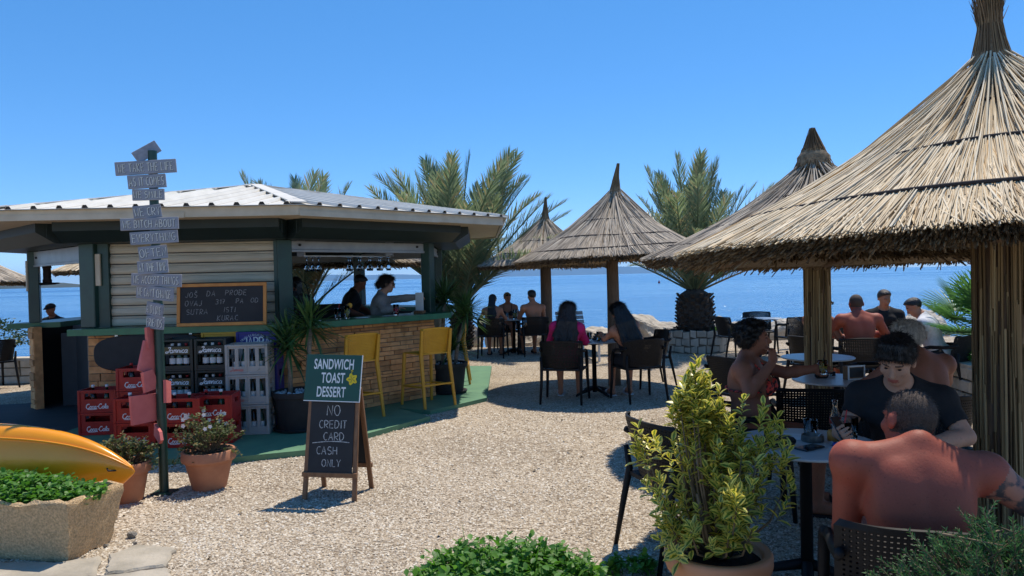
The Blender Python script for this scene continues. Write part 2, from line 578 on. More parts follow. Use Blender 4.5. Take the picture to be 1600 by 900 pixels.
SCRIPT_J = [[(.62, 1), (.3, .98), (.18, .86)], [(.62, 1), (.5, .4), (.4, .05), (.2, -.1), (-.1, 0), (-.12, .14), (.1, .2), (.5, .16)]]
SCRIPT_C = [arc(.5, .95, .12, .1, -30, 160, 5)[::-1] + arc(.42, .5, .4, .52, 95, 290, 12) + [(.8, .22)]]

def strokes_text(s, h, gap=.2, jit=.02, slant=0.0, space=.45, wscale=1.0):
    x = 0; out = []
    for ch in s:
        if ch == ' ': x += space; continue
        g = {'\x01': SCRIPT_J, '\x02': SCRIPT_C}.get(ch) or GL[ch]
        wd = max(max(p[0] for p in st) for st in g)
        for st in g:
            out.append([((x + p[0] * wscale + p[1] * slant + rnd.uniform(-jit, jit)) * h, (p[1] + rnd.uniform(-jit, jit)) * h) for p in st])
        x += (wd + gap) * wscale
    return out, (x - gap) * h

def ribbons(lines, wd, z=0.0, wj=.25):
    """flat strokes in the xy plane -> verts, faces (lists)"""
    vs, fs = [], []
    for ln in lines:
        if len(ln) < 2: continue
        P_ = [Vector((p[0], p[1], 0)) for p in ln]
        b = len(vs)
        for i, p in enumerate(P_):
            t = (P_[min(i + 1, len(P_) - 1)] - P_[max(i - 1, 0)])
            if t.length < 1e-9: t = Vector((1, 0, 0))
            t.normalize()
            n = Vector((-t.y, t.x, 0)) * wd * .5 * (1 + rnd.uniform(-wj, wj))
            vs += [(p.x - n.x, p.y - n.y, z), (p.x + n.x, p.y + n.y, z)]
        for i in range(len(P_) - 1):
            fs.append((b + 2 * i, b + 2 * i + 2, b + 2 * i + 3, b + 2 * i + 1))
    return vs, fs

def writing(name, lines_xy, wd, mat, parent, mtx, wj=.25):
    vs, fs = ribbons(lines_xy, wd, 0, wj)
    mb = MB(); mb.T = mtx; mb.add(vs, fs)
    return tag(mb.build(name, mat, parent), None, None, None, 'stuff')

def line_text(s, h, x, y, align='c', **k):
    st, wd = strokes_text(s, h, **k)
    dx = x - (wd / 2 if align == 'c' else 0)
    return [[(p[0] + dx, p[1] + y) for p in ln] for ln in st]

def font_mesh(s, size, xs=1.0, bold=0.0, space=1.0):
    cu = bpy.data.curves.new('print', 'FONT')
    cu.body = s; cu.size = size; cu.offset = bold; cu.align_x = 'CENTER'; cu.space_character = space
    ob = bpy.data.objects.new('print', cu); COL.objects.link(ob)
    me = bpy.data.meshes.new_from_object(ob.evaluated_get(bpy.context.evaluated_depsgraph_get()))
    bpy.data.objects.remove(ob); bpy.data.curves.remove(cu)
    me.transform(Matrix.Diagonal((xs, 1, 1, 1)))
    return me
# ================================================================ materials in use
def M_gravel():
    m, t, b, out = nodes('gravel')
    b.inputs['Roughness'].default_value = .9
    b.inputs['Specular IOR Level'].default_value = .2
    v = coords(t)
    vo = t.nodes.new('ShaderNodeTexVoronoi'); vo.inputs['Scale'].default_value = 58
    t.links.new(v, vo.inputs['Vector'])
    sp = t.nodes.new('ShaderNodeSeparateColor'); t.links.new(vo.outputs['Color'], sp.inputs[0])
    c = ramp(t, sp.outputs[0], [(0, (.25, .19, .13)), (.3, (.43, .35, .25)), (.65, (.56, .475, .36)), (.9, (.68, .61, .50)), (1, (.33, .28, .23))])
    big = ramp(t, noise(t, v, .8, 6, .65), [(.32, (.68, .66, .64)), (.5, (.95, .94, .93)), (.68, (1.10, 1.09, 1.07))])
    mx = t.nodes.new('ShaderNodeMix'); mx.data_type = 'RGBA'; mx.blend_type = 'MULTIPLY'; mx.inputs['Factor'].default_value = 1
    t.links.new(c, mx.inputs['A']); t.links.new(big, mx.inputs['B'])
    gap = ramp(t, vo.outputs['Distance'], [(.45, (1, 1, 1)), (.75, (.55, .52, .5))])
    m2 = t.nodes.new('ShaderNodeMix'); m2.data_type = 'RGBA'; m2.blend_type = 'MULTIPLY'; m2.inputs['Factor'].default_value = .8
    t.links.new(mx.outputs['Result'], m2.inputs['A']); t.links.new(gap, m2.inputs['B'])
    t.links.new(m2.outputs['Result'], b.inputs['Base Color'])
    inv = t.nodes.new('ShaderNodeMath'); inv.operation = 'SUBTRACT'; inv.inputs[0].default_value = 1
    t.links.new(vo.outputs['Distance'], inv.inputs[1])
    bump(t, b, inv.outputs[0], .9, .012)
    return m

def M_rndcol(name, stops, rough=.85, attr='rnd', spec=.3, bmp=0, bscale=200):
    m, t, b, out = nodes(name)
    b.inputs['Roughness'].default_value = rough
    b.inputs['Specular IOR Level'].default_value = spec
    a = t.nodes.new('ShaderNodeAttribute'); a.attribute_name = attr
    t.links.new(ramp(t, a.outputs['Fac'], stops), b.inputs['Base Color'])
    if bmp: bump(t, b, noise(t, coords(t), bscale, 3), bmp, .003)
    return m

def M_sea():
    m, t, b, out = nodes('sea_water')
    b.inputs['Base Color'].default_value = (.010, .075, .235, 1)
    b.inputs['Roughness'].default_value = .10
    b.inputs['IOR'].default_value = 1.33
    b.inputs['Specular IOR Level'].default_value = .38
    v1 = coords(t, (.35, 1.0, 1))
    n1 = noise(t, v1, .9, 4, .6)
    n2 = noise(t, coords(t, (.012, .05, 1)), 1.0, 3, .6)
    ad = t.nodes.new('ShaderNodeMath'); ad.operation = 'MULTIPLY_ADD'
    t.links.new(n2, ad.inputs[0]); ad.inputs[1].default_value = .8; t.links.new(n1, ad.inputs[2])
    bump(t, b, ad.outputs[0], .8, .6)
    n3 = noise(t, coords(t, (.0016, .011, 1)), 1.0, 5, .65)      # wind lanes
    n4 = noise(t, coords(t, (.00025, .0022, 1)), 1.0, 4, .6)
    sm = t.nodes.new('ShaderNodeMath'); sm.operation = 'MULTIPLY_ADD'
    t.links.new(n3, sm.inputs[0]); sm.inputs[1].default_value = .55
    hf = t.nodes.new('ShaderNodeMath'); hf.operation = 'MULTIPLY'; hf.inputs[1].default_value = .45
    t.links.new(n4, hf.inputs[0]); t.links.new(hf.outputs[0], sm.inputs[2])
    col = ramp(t, sm.outputs[0], [(.36, (.005, .065, .20)), (.5, (.014, .115, .30)), (.64, (.035, .18, .40))])
    t.links.new(col, b.inputs['Base Color'])
    rg = t.nodes.new('ShaderNodeMapRange'); rg.inputs[1].default_value = .35; rg.inputs[2].default_value = .65; rg.inputs[3].default_value = .28; rg.inputs[4].default_value = .05
    t.links.new(sm.outputs[0], rg.inputs[0]); t.links.new(rg.outputs[0], b.inputs['Roughness'])
    return m

MT = {}
def mk():
    d = MT
    d['gravel'] = M_gravel()
    d['pebble'] = M_rndcol('pebbles', [(0, (.21, .16, .11)), (.22, (.41, .33, .24)), (.6, (.56, .475, .36)), (.88, (.69, .63, .53)), (1, (.27, .23, .2))])
    d['sea'] = M_sea()
    d['green_dark'] = M('dark_green_paint', (.012, .050, .036), .38, (.009, .036, .028), 6, .05, 60, wear=((.05, .09, .07), 30, .72))
    d['slate'] = M('slate_green_metal', (.011, .024, .025), .5, (.008, .018, .019), 4, .04, 30)
    d['green_top'] = M('green_counter_paint', (.022, .17, .075), .35, (.016, .13, .058), 8, .06, 40, wear=((.05, .10, .07), 24, .70))
    d['green_floor'] = M('green_floor_paint', (.115, .25, .135), .7, (.085, .205, .115), 5, .15, 40, wear=((.22, .27, .2), 14, .66))
    d['roof_white'] = M('white_roof_sheet', (.71, .68, .61), .6, (.62, .59, .52), 3, 0, spec=.25, wear=((.5, .48, .43), 9, .72))
    d['cream'] = M('cream_fascia', (.56, .49, .37), .5, (.46, .39, .28), 5, .05, 40, wear=((.22, .16, .1), 22, .72))
    d['soffit'] = M('soffit_board', (.52, .44, .33), .7, (.42, .35, .26), 5, .05, 40, stretch=(1, 8, 1))
    d['shutter'] = M('cream_shutter', (.50, .46, .35), .42, (.40, .36, .27), 5, .05, 50, stretch=(.6, 1, 6), wear=((.2, .15, .1), 40, .74))
    d['alu'] = M('grey_shutter_bar', (.34, .35, .35), .4, (.28, .29, .29), 6, metal=.3)
    d['black'] = M('black_plastic', (.012, .012, .013), .55, (.009, .009, .010), 20, .1, 200, spec=.22)
    d['black_matt'] = M('black_rubber', (.022, .021, .021), .75, (.015, .015, .015), 10, .15, 80)
    d['shade_floor'] = M('roof_shade_floor', (.045, .048, .046), .8, (.03, .033, .032), 5, .2, 40)  # the roof's shade is put into this dark floor colour
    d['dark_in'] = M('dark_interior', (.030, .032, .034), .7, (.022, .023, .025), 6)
    d['mortar'] = M('stone_bedding', (.20, .165, .125), .95, (.15, .12, .09), 30, .4, 90)
    d['stone'] = M('cladding_stone', (.74, .365, .145), .85, (.52, .235, .085), 9, .45, 70, rndv=.30, bdist=.006)
    d['stone_pale'] = M('pale_wall_stone', (.52, .46, .37), .9, (.40, .35, .27), 7, .5, 40, rndv=.15, bdist=.01)
    d['boulder'] = M('limestone_boulder', (.58, .52, .43), .92, (.40, .35, .28), 2.2, .8, 9, rndv=.12, bdist=.06)
    d['wood_o'] = M('orange_wood', (.60, .25, .045), .5, (.48, .18, .03), 9, .1, 60, stretch=(1, 1, 1))
    d['wood_b'] = M('brown_wood', (.26, .125, .055), .55, (.17, .075, .03), 14, .15, 60, stretch=(3, 3, .5))
    d['wood_g'] = M('weathered_post', (.21, .135, .085), .8, (.13, .08, .05), 16, .5, 50, stretch=(6, 6, .4), bdist=.008)
    d['chalkboard'] = M('chalkboard', (.015, .016, .018), .75, (.024, .025, .027), 4)
    d['chalk'] = M('chalk', (.60, .60, .58), .95, (.28, .28, .28), 160, lo=.42, hi=.6)
    d['chalk_dim'] = M('faded_chalk', (.36, .36, .35), .95, (.12, .12, .12), 130, lo=.40, hi=.62)
    d['white_print'] = M('white_print', (.78, .78, .76), .6, (.7, .7, .68), 8)
    d['red'] = M('red_crate_plastic', (.40, .012, .010), .42, (.33, .010, .009), 6, .04, 60, rndv=.08)
    d['olive'] = M('olive_crate_plastic', (.085, .068, .014), .5, (.07, .055, .012), 6)
    d['dgreen_crate'] = M('dark_green_crate_plastic', (.010, .022, .017), .5, (.008, .017, .013), 6)
    d['grey_crate'] = M('grey_crate_plastic', (.40, .365, .32), .5, (.31, .295, .27), 6, .03, 50, wear=((.24, .22, .2), 30, .74))
    d['blue_crate'] = M('blue_crate_plastic', (.012, .016, .20), .45, (.01, .013, .16), 6)
    d['yellow_crate'] = M('yellow_crate_plastic', (.60, .30, .012), .45, (.52, .25, .01), 6)
    d['kayak'] = M('yellow_kayak_plastic', (.88, .32, .006), .28, (.80, .27, .005), 2, .02, 30, coat=.25, wear=((.6, .28, .02), 18, .74))
    d['stool'] = M('mustard_plastic', (.60, .305, .018), .5, (.55, .27, .014), 8)
    d['terracotta'] = M('terracotta', (.47, .205, .105), .8, (.38, .155, .08), 7, .15, 60, wear=((.55, .40, .3), 12, .70))
    d['terracotta_f'] = M('smooth_terracotta', (.62, .275, .13), .6, (.55, .23, .105), 5, .05, 60)
    d['concrete'] = M('rough_cast_stone', (.84, .58, .31), .95, (.50, .33, .17), 75, 1.0, 110, bdist=.02)
    d['soil'] = M('soil', (.035, .024, .016), .95, (.02, .014, .01), 30, .8, 60, bdist=.02)
    d['flag'] = M('flagstone', (.46, .40, .31), .9, (.30, .26, .195), 4, .6, 18, bdist=.02)
    d['plank_grey'] = M('grey_painted_plank', (.275, .285, .325), .75, (.215, .222, .255), 9, .15, 60, stretch=(1, 4, 4), wear=((.36, .2, .16), 26, .71), rndv=.07)
    d['plank_pink'] = M('pink_painted_plank', (.62, .155, .135), .7, (.54, .12, .105), 9, .1, 60, wear=((.55, .36, .3), 30, .73))
    d['letter'] = M('pale_lettering', (.74, .73, .66), .8, (.55, .54, .5), 60)
    d['letter_dark'] = M('dark_lettering_edge', (.03, .03, .035), .8)
    d['sign_green'] = M('green_sign_panel', (.010, .072, .046), .5, (.008, .06, .04), 3)
    d['flower_print'] = M('yellow_print', (.82, .60, .01), .6, (.74, .5, .01), 20)
    d['tabletop'] = M('pale_tabletop', (.50, .50, .48), .35, (.44, .44, .42), 5)
    d['steel'] = M('steel', (.5, .5, .5), .3, (.42, .42, .42), 8, metal=.9)
    d['rope'] = M('dark_rope', (.045, .033, .028), .9, (.03, .02, .018), 60, .5, 200)
    STR = [(0, (.30, .21, .12)), (.2, (.53, .405, .25)), (.55, (.70, .57, .385)), (.85, (.82, .71, .53)), (1, (.52, .34, .16))]
    d['straw'] = M_rndcol('reed_straw', STR, .75)
    d['straw_grey'] = M_rndcol('weathered_reed', [(0, (.18, .145, .11)), (.3, (.34, .285, .225)), (.7, (.49, .42, .335)), (1, (.62, .55, .44))], .85)
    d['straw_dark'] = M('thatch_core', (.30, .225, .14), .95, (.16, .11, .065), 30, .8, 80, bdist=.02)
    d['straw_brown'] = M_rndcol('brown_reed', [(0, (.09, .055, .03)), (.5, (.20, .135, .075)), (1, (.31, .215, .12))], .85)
    d['pole_reed'] = M_rndcol('pole_reed', [(0, (.12, .075, .035)), (.4, (.25, .165, .08)), (.8, (.36, .25, .125)), (1, (.42, .32, .18))], .7)
    d['glass'] = M_glass('clear_glass')
    d['bottle_g'] = M('green_bottle', (.01, .045, .02), .15, (.008, .035, .015), 5)
    d['bottle_b'] = M('dark_bottle', (.014, .012, .012), .15)
    d['paper'] = M('paper', (.72, .72, .70), .8, (.62, .62, .6), 10)
    d['cola'] = M('dark_drink', (.03, .012, .008), .1)
    d['white_pebble'] = M('white_pebbles', (.62, .62, .62), .8, (.45, .45, .46), 20)
mk()

# ================================================================ the setting: ground, sea, far land, air
mb = MB()
mb.add([(-60, -12, 0), (60, -12, 0), (60, 17.2, 0), (-60, 17.2, 0)], [(0, 1, 2, 3)])
mb.add([(60, 17.2, 0), (-60, 17.2, 0), (-60, 20.5, -2.6), (60, 20.5, -2.6)], [(0, 1, 2, 3)])
tag(mb.build('ground', MT['gravel']), 'pale gravel terrace', None, None, 'structure')

def gravel_chips():
    # loose chips lying on the sheet, thinning out with distance
    out = []
    for (y0, y1, xs, dens, sz) in ((2.9, 4.6, .78, 3000, .0085), (4.6, 6.4, .76, 2200, .0095), (6.4, 9.0, .74, 900, .0115)):
        area = (y1 - y0) * (y1 + y0) * xs
        n = int(area * dens)
        y = np.sqrt(rng.uniform(y0 * y0, y1 * y1, n)); x = rng.uniform(-xs, xs, n) * y
        k = rng.random(n)
        out.append(np.stack([x, y, sz * (.6 + .8 * k)], 1))
    P_ = np.concatenate(out)
    N = len(P_)
    T = np.array([(1, 0, 0), (0, 1, 0), (-1, 0, 0), (0, -1, 0), (0.1, .1, 1), (0, 0, -1)], float)
    F_ = np.array([(0, 1, 4), (1, 2, 4), (2, 3, 4), (3, 0, 4)])
    T = T[:5]
    s_ = P_[:, 2][:, None] * rng.uniform(.6, 1.25, (N, 3)) * np.array([1, 1, .75])
    v = T[None] * s_[:, None, :] + rng.normal(0, .0012, (N, 5, 3))
    a = rng.uniform(0, 6.28, N); ca, sa = np.cos(a), np.sin(a)
    # trodden patches: some areas darker and dustier, some paler
    pat = np.sin(P_[:, 0] * 1.7 + 1.3 * np.sin(P_[:, 1] * .9)) * np.sin(P_[:, 1] * 1.9 + P_[:, 0] * .6) + .6 * np.sin(P_[:, 0] * 4.1 - P_[:, 1] * 3.3)
    hue = np.clip(rng.random(N) * .86 + .055 * pat + .04, 0, 1)
    x = v[:, :, 0] * ca[:, None] - v[:, :, 1] * sa[:, None]; y = v[:, :, 0] * sa[:, None] + v[:, :, 1] * ca[:, None]
    z = v[:, :, 2] + rng.uniform(-.002, .003, N)[:, None] + rng.normal(0, .2, N)[:, None] * v[:, :, 0]
    vv = np.stack([x + P_[:, 0:1], y + P_[:, 1:2], z], 2).reshape(-1, 3)
    ff = (F_[None] + (np.arange(N) * 5)[:, None, None]).reshape(-1, 3)
    me = np_mesh('gravel_chips', vv, ff, MT['pebble'], False, None, {'rnd': np.repeat(hue, 5)})
    tag(link('gravel_chips', me), 'loose pale gravel chips covering the ground', 'gravel', None, 'stuff')
gravel_chips()

def litter():
    n = 420
    y = np.sqrt(rng.uniform(9, 170, n)); x = rng.uniform(-.7, .7, n) * y
    k = (np.abs(x) < 9) & ~((x < -.6) & (y > 6.6))
    x, y = x[k], y[k]; n = len(x)
    D = unit_rand(n); D[:, 2] *= .15
    L = rng.uniform(.015, .05, n)
    v, f, a = blades(np.stack([x, y, np.full(n, .016)], 1), D, np.tile([[0, 0, 1.]], (n, 1)) + rng.normal(0, .25, (n, 3)), L, L * .22, LEAFP, -.1, .5)
    me = np_mesh('fallen_leaves', v, f, M_rndcol('dry_leaf', [(0, (.10, .06, .03)), (.5, (.24, .16, .08)), (1, (.40, .33, .2))]), False, None, a)
    tag(link('fallen_leaves', me), 'dry fallen leaves and bits scattered on the gravel', 'leaf litter', None, 'stuff')
litter()

mb = MB()
S_ = 6500
mb.add([(-3 * S_, 19.6, -2), (3 * S_, 19.6, -2), (3 * S_, S_, -2), (-3 * S_, S_, -2)], [(0, 1, 2, 3)])
tag(mb.build('sea', MT['sea']), 'calm blue sea reaching the horizon', None, None, 'structure')

def ridge(name, x0, x1, y, hmax, seed, mat, depth=2500, n=70):
    r_ = random.Random(seed); vs, fs = [], []
    ph = [r_.uniform(0, 6.28) for _ in range(6)]
    for i in range(n + 1):
        t = i / n; x = x0 + (x1 - x0) * t
        env = min(1, t * 5) * min(1, (1 - t) * 5)
        h = hmax * env * (.62 + .2 * math.sin(t * 7 + ph[0]) + .1 * math.sin(t * 19 + ph[1]) + .05 * math.sin(t * 47 + ph[2]) + .03 * math.sin(t * 91 + ph[3]))
        for j, (d, k) in enumerate(((0, 0), (.25, .45), (.5, 1), (1, 0))):
            vs.append((x, y + depth * d, -60 + max(0, h + 60) * k + 4 * math.sin(i * 1.7 + j)))
    for i in range(n):
        for j in range(3): fs.append((i * 4 + j, (i + 1) * 4 + j, (i + 1) * 4 + j + 1, i * 4 + j + 1))
    m_ = MB(); m_.smooth = True; m_.add(vs, fs)
    return tag(m_.build(name, mat), None, None, None, 'structure')
MT['hill'] = M('scrub_hillside', (.028, .05, .038), .95, (.05, .062, .05), .002)
ridge('far_mountains', -16000, 14000, 24000, 420, 3, MT['hill'], 6000)
ridge('headland', -5200, -1750, 3300, 52, 5, MT['hill'], 500, 50)

# shoreline boulders, each one its own
def boulder_mesh(seed):
    r_ = np.random.default_rng(seed)
    import bmesh
    bm = bmesh.new(); bmesh.ops.create_icosphere(bm, subdivisions=4, radius=1)
    pl = [(unit_rand(1)[0], r_.uniform(.55, .85)) for _ in range(11)]
    for v in bm.verts:
        p = np.array(v.co)
        for n_, d_ in pl:
            s_ = p @ n_
            if s_ > d_: p = p - n_ * (s_ - d_) * .88
        q = p * 3.1 + seed
        p = p * (1 + .035 * math.sin(q[0] * 3 + q[1]) + .03 * math.sin(q[1] * 4.3 - q[2] * 2) + .025 * math.sin(q[2] * 7 + q[0] * 5))
        p = p + r_.normal(0, .008, 3)
        v.co = p
    me = bpy.data.meshes.new('boulder'); bm.to_mesh(me); bm.free()
    me.materials.append(MT['boulder'])
    me.polygons.foreach_set('use_smooth', [False] * len(me.polygons))
    return me
BM_ = [boulder_mesh(s) for s in range(5)]
bspots = [  # x, y, size, tall, label
 (3.05, 17.6, .64, .95, 'tall pointed pale boulder just left of the round palm planter'),
 (3.9, 18.3, .58, .7, 'broad pale boulder behind the round palm planter'),
 (2.1, 18.2, .52, .75, 'low pale boulder behind the woman with long black hair'),
 (1.2, 17.9, .55, .8, 'pale boulder behind the thatched parasol pole in the middle'),
 (.45, 18.1, .6, .85, 'pale boulder between the two women and the shirtless man'),
 (-.25, 18.3, .5, .8, 'pale boulder behind the table of three'),
 (-1.35, 18.0, .62, .9, 'pale boulder seen past the potted yucca by the stools'),
 (-2.1, 18.6, .6, .8, 'pale boulder behind the bar counter end'),
 (4.9, 18.0, .6, .75, 'pale boulder behind the two empty chairs by the palm'),
 (5.7, 18.4, .5, .7, 'small pale boulder between the empty chairs and the reed pole'),
 (6.6, 18.1, .55, .7, 'pale boulder behind the reed covered pole'),
 (7.6, 18.4, .6, .7, 'pale boulder beyond the bald man'),
 (8.7, 17.9, .55, .65, 'pale boulder seen beside the fan palm'),
 (10.0, 18.1, .7, .75, 'pale boulder beyond the fan palm at the shore')]
for i, (x, y, s_, tz, lb) in enumerate(bspots):
    o = link('boulder', BM_[i % 5], None, (x, y, s_ * .12), (rnd.uniform(-.4, .4), rnd.uniform(-.4, .4), rnd.uniform(0, 6)))
    o.scale = (s_ * 1.15, s_ * .9, s_ * tz)
    tag(o, lb, 'boulder', 'boulders along the shore')

# flagstones set in the ground by the planter
def slab(name, poly, z0, z1, mat, parent=None):
    fine = []
    for i, p in enumerate(poly):
        q = poly[(i + 1) % len(poly)]
        for k in range(7):
            t = k / 7; j = .014 if k else .004
            fine.append((p[0] + (q[0] - p[0]) * t + rnd.uniform(-j, j), p[1] + (q[1] - p[1]) * t + rnd.uniform(-j, j)))
    poly = fine
    m_ = MB(); n = len(poly)
    c = (sum(p[0] for p in poly) / n, sum(p[1] for p in poly) / n)
    ins = [(c[0] + (p[0] - c[0]) * .95 + rnd.uniform(-.008, .008), c[1] + (p[1] - c[1]) * .95) for p in poly]
    vs = [(p[0], p[1], z0) for p in poly] + [(p[0], p[1], z1 - .012) for p in poly] + [(p[0], p[1], z1) for p in ins]
    fs = [tuple(range(2 * n, 3 * n))]
    for k in (0, n):
        fs += [(k + i, k + (i + 1) % n, k + n + (i + 1) % n, k + n + i) for i in range(n)]
    m_.add(vs, fs)
    return m_.build(name, mat, parent)
pv = empty('paving', (0, 0, 0)); tag(pv, None, None, None, 'structure')
for poly in ([(-3.45, 3.95), (-2.62, 3.9), (-2.38, 4.12), (-2.52, 4.42), (-2.72, 4.32), (-3.45, 4.38)],
             [(-2.58, 3.88), (-2.0, 3.82), (-1.86, 4.0), (-2.02, 4.2), (-2.34, 4.1)],
             [(-2.34, 4.14), (-2.05, 4.24), (-2.12, 4.52), (-2.38, 4.6), (-2.48, 4.44)],
             [(-1.96, 3.8), (-1.6, 3.78), (-1.55, 3.93), (-1.80, 4.02)],
             [(-4.4, 3.9), (-3.5, 3.93), (-3.5, 4.37), (-4.4, 4.35)]):
    slab('flagstone', poly, -.02, .022 + rnd.uniform(0, .008), MT['flag'], pv)
# ================================================================ the kiosk
KC = (-3.78, 10.95); KR = R(2.5)
kiosk = empty('bar_kiosk', (KC[0], KC[1], 0), KR, 'octagonal green beach bar kiosk with white ribbed roof and stone clad base', 'kiosk')
T22 = math.tan(R(22.5))
def face_m(k):      # local frame of face k: x along the face, y outward, z up
    return Matrix.Rotation(R(-90 + 45 * k - 90), 4, 'Z')
AP = 2.66
def octa(a): return [(a * math.cos(R(-112.5 + 45 * k)) / math.cos(R(22.5)), a * math.sin(R(-112.5 + 45 * k)) / math.cos(R(22.5))) for k in range(8)]

# platform of green painted boards round the kiosk
def world_poly(name, pts, z0, z1, mat, label=None):
    m_ = MB(); m_.prism(pts, z0, z1)
    return tag(m_.build(name, mat), label, None, None, 'structure')
world_poly('floor_platform', [(-4.95, 6.66), (-2.6, 6.70), (-1.97, 6.93), (-.98, 8.47), (-1.55, 9.2), (-3, 11), (-4.95, 10)], -.02, .055, MT['green_floor'])
world_poly('floor_painted_shade', [(-9.5, 7.75), (-4.953, 6.66), (-4.953, 10), (-3.2, 11.2), (-4, 13), (-6.2, 12.2), (-6.75, 10.15), (-9.5, 9.75)], -.02, .051, MT['shade_floor'])  # left part of the platform, with the roof's shade painted in
world_poly('floor_platform_side', [(-1.50, 9.12), (-1.02, 8.86), (-.37, 9.72), (-.40, 13.2), (-3, 13.6), (-3, 11.05)], -.02, .050, MT['green_floor'])

# stone clad base with single stones
CT = 1.15           # counter height
def clad(face, u0, u1, z0, z1, ap, parent, seed, hrow=.072):
    r_ = random.Random(seed); F = face_m(face)
    z = z0
    while z < z1 - .02:
        h = min(hrow * r_.choice((.7, 1, 1, 1.25)), z1 - z)
        u = u0
        while u < u1 - .015:
            L = r_.choice((.14, .2, .26, .33, .4)) * r_.uniform(.85, 1.15)
            if u + L > u1 - .08: L = u1 - u
            g = .003
            d = r_.uniform(.008, .026)
            m_ = MB(); m_.T = F
            t_ = [r_.uniform(0, .006) for _ in range(4)]
            a, b_, c, e = u + g, u + L - g, z + g, z + h - g
            vs = [(a, ap - .01, c), (b_, ap - .01, c), (b_, ap - .01, e), (a, ap - .01, e), (a + t_[0], ap + d, c + t_[1] * .5), (b_ - t_[1], ap + d + r_.uniform(-.005, .005), c + t_[2] * .5), (b_ - t_[2], ap + d, e - t_[3] * .5), (a + t_[3], ap + d + r_.uniform(-.005, .005), e - t_[0] * .5)]
            m_.add(vs, [(4, 7, 6, 5), (0, 4, 5, 1), (1, 5, 6, 2), (2, 6, 7, 3), (3, 7, 4, 0)])
            m_.build('stone', MT['stone'], parent)
            u += L
        z += h
half = AP * T22
for k in range(7):
    m_ = MB(); m_.T = face_m(k)
    m_.box(-half + .005, half - .005 if k != 6 else half - .12, AP - .18 if k != 6 else AP - .06, AP, .03, CT - .04)
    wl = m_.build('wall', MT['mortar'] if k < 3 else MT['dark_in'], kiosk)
    if k == 0: clad(k, -half, half, .055, CT - .06, AP, wl, 10, .085)
    if k == 1: clad(k, -half, half, .055, CT - .06, AP, wl, 20, .056)
# stone pier left of the doorway
F7 = face_m(7)
pier = MB(); pier.T = F7; pier.box(half - .17, half + .02, AP - .09, AP, .03, CT - .02)
po = pier.build('pier', MT['stone'], kiosk)
clad(7, half - .17, half + .02, .055, CT - .03, AP, po, 31, .085)
pier = MB(); pier.T = F7; pier.box(-half, -half + .05, AP - .30, AP - .005, .03, CT - .02)
pier.build('pier', MT['mortar'], kiosk)

# counters
for k in range(7):
    m_ = MB(); m_.T = face_m(k)
    a1, a0 = AP + .24, AP - .32
    z0, z1 = CT - .04, CT + .03
    m_.add([(-a1 * T22, a1, z0), (a1 * T22, a1, z0), (a0 * T22, a0, z0), (-a0 * T22, a0, z0), (-a1 * T22, a1, z1), (a1 * T22, a1, z1), (a0 * T22, a0, z1), (-a0 * T22, a0, z1)],
           [(0, 3, 2, 1)[::-1], (4, 5, 6, 7)[::-1], (0, 1, 5, 4)[::-1], (2, 3, 7, 6)[::-1], (1, 2, 6, 5)[::-1], (3, 0, 4, 7)[::-1]])
    m_.build('counter', MT['green_top'], kiosk)
    m_ = MB(); m_.T = face_m(k)
    m_.box(-half + .1, half - .1, AP - .9, AP - .34, .055, CT - .12)
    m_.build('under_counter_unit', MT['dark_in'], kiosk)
# corner posts, boards on the posts
SOF = 2.33
for k in range(8):
    a = R(-112.5 + 45 * k); r_ = (AP - .06) / math.cos(R(22.5))
    m_ = MB(); m_.T = Matrix.Translation((r_ * math.cos(a), r_ * math.sin(a), 0)) @ Matrix.Rotation(a, 4, 'Z')
    wd = .22 if k in (0,) else .16
    m_.cbox((0, 0, (CT + .035 + SOF) / 2), (.13, wd, SOF - CT - .035), None, .008)
    m_.build('post', MT['green_dark'], kiosk)
# wide green jambs beside the closed shutter
for (u0, u1) in ((half - .24, half - .03), (-half + .02, -half + .13)):
    m_ = MB(); m_.T = face_m(0); m_.box(u0, u1, AP - .11, AP - .012, CT + .035, SOF - .2)
    m_.build('jamb', MT['green_dark'], kiosk)
m_ = MB(); m_.T = face_m(0); m_.cbox((half - .13, AP + .005, 1.83), (.07, .03, .36), None, .006); m_.build('plaque', MT['cream'], kiosk)
m_ = MB(); m_.T = face_m(7); m_.cbox((half - .06, AP + .03, 1.80), (.05, .02, .4), None, .004); m_.build('plaque', MT['soffit'], kiosk)
# shutter boxes with chamfered undersides
BT = 2.12
for k in range(8):
    m_ = MB(); m_.T = face_m(k)
    pr = [(AP - .02, SOF), (AP + .50, SOF), (AP + .50, BT + .115), (AP + .32, BT), (AP - .02, BT)]
    hw = (AP + .18) * T22
    n = len(pr)
    vs = [(-hw, d, z) for d, z in pr] + [(hw, d, z) for d, z in pr]
    fs = [tuple(range(n)), tuple(range(n, 2 * n))[::-1]] + [(i, n + i, n + (i + 1) % n, (i + 1) % n) for i in range(n)]
    m_.add(vs, fs)
    sb = m_.build('shutter_box', MT['slate'], kiosk)
    for s_ in (-1, 1):      # pressed end caps
        e = MB(); e.T = face_m(k)
        e.cbox((s_ * (hw + .004), AP + .20, BT + .13), (.012, .40, .15), None, .003)
        e.build('end_cap', MT['slate'], sb)
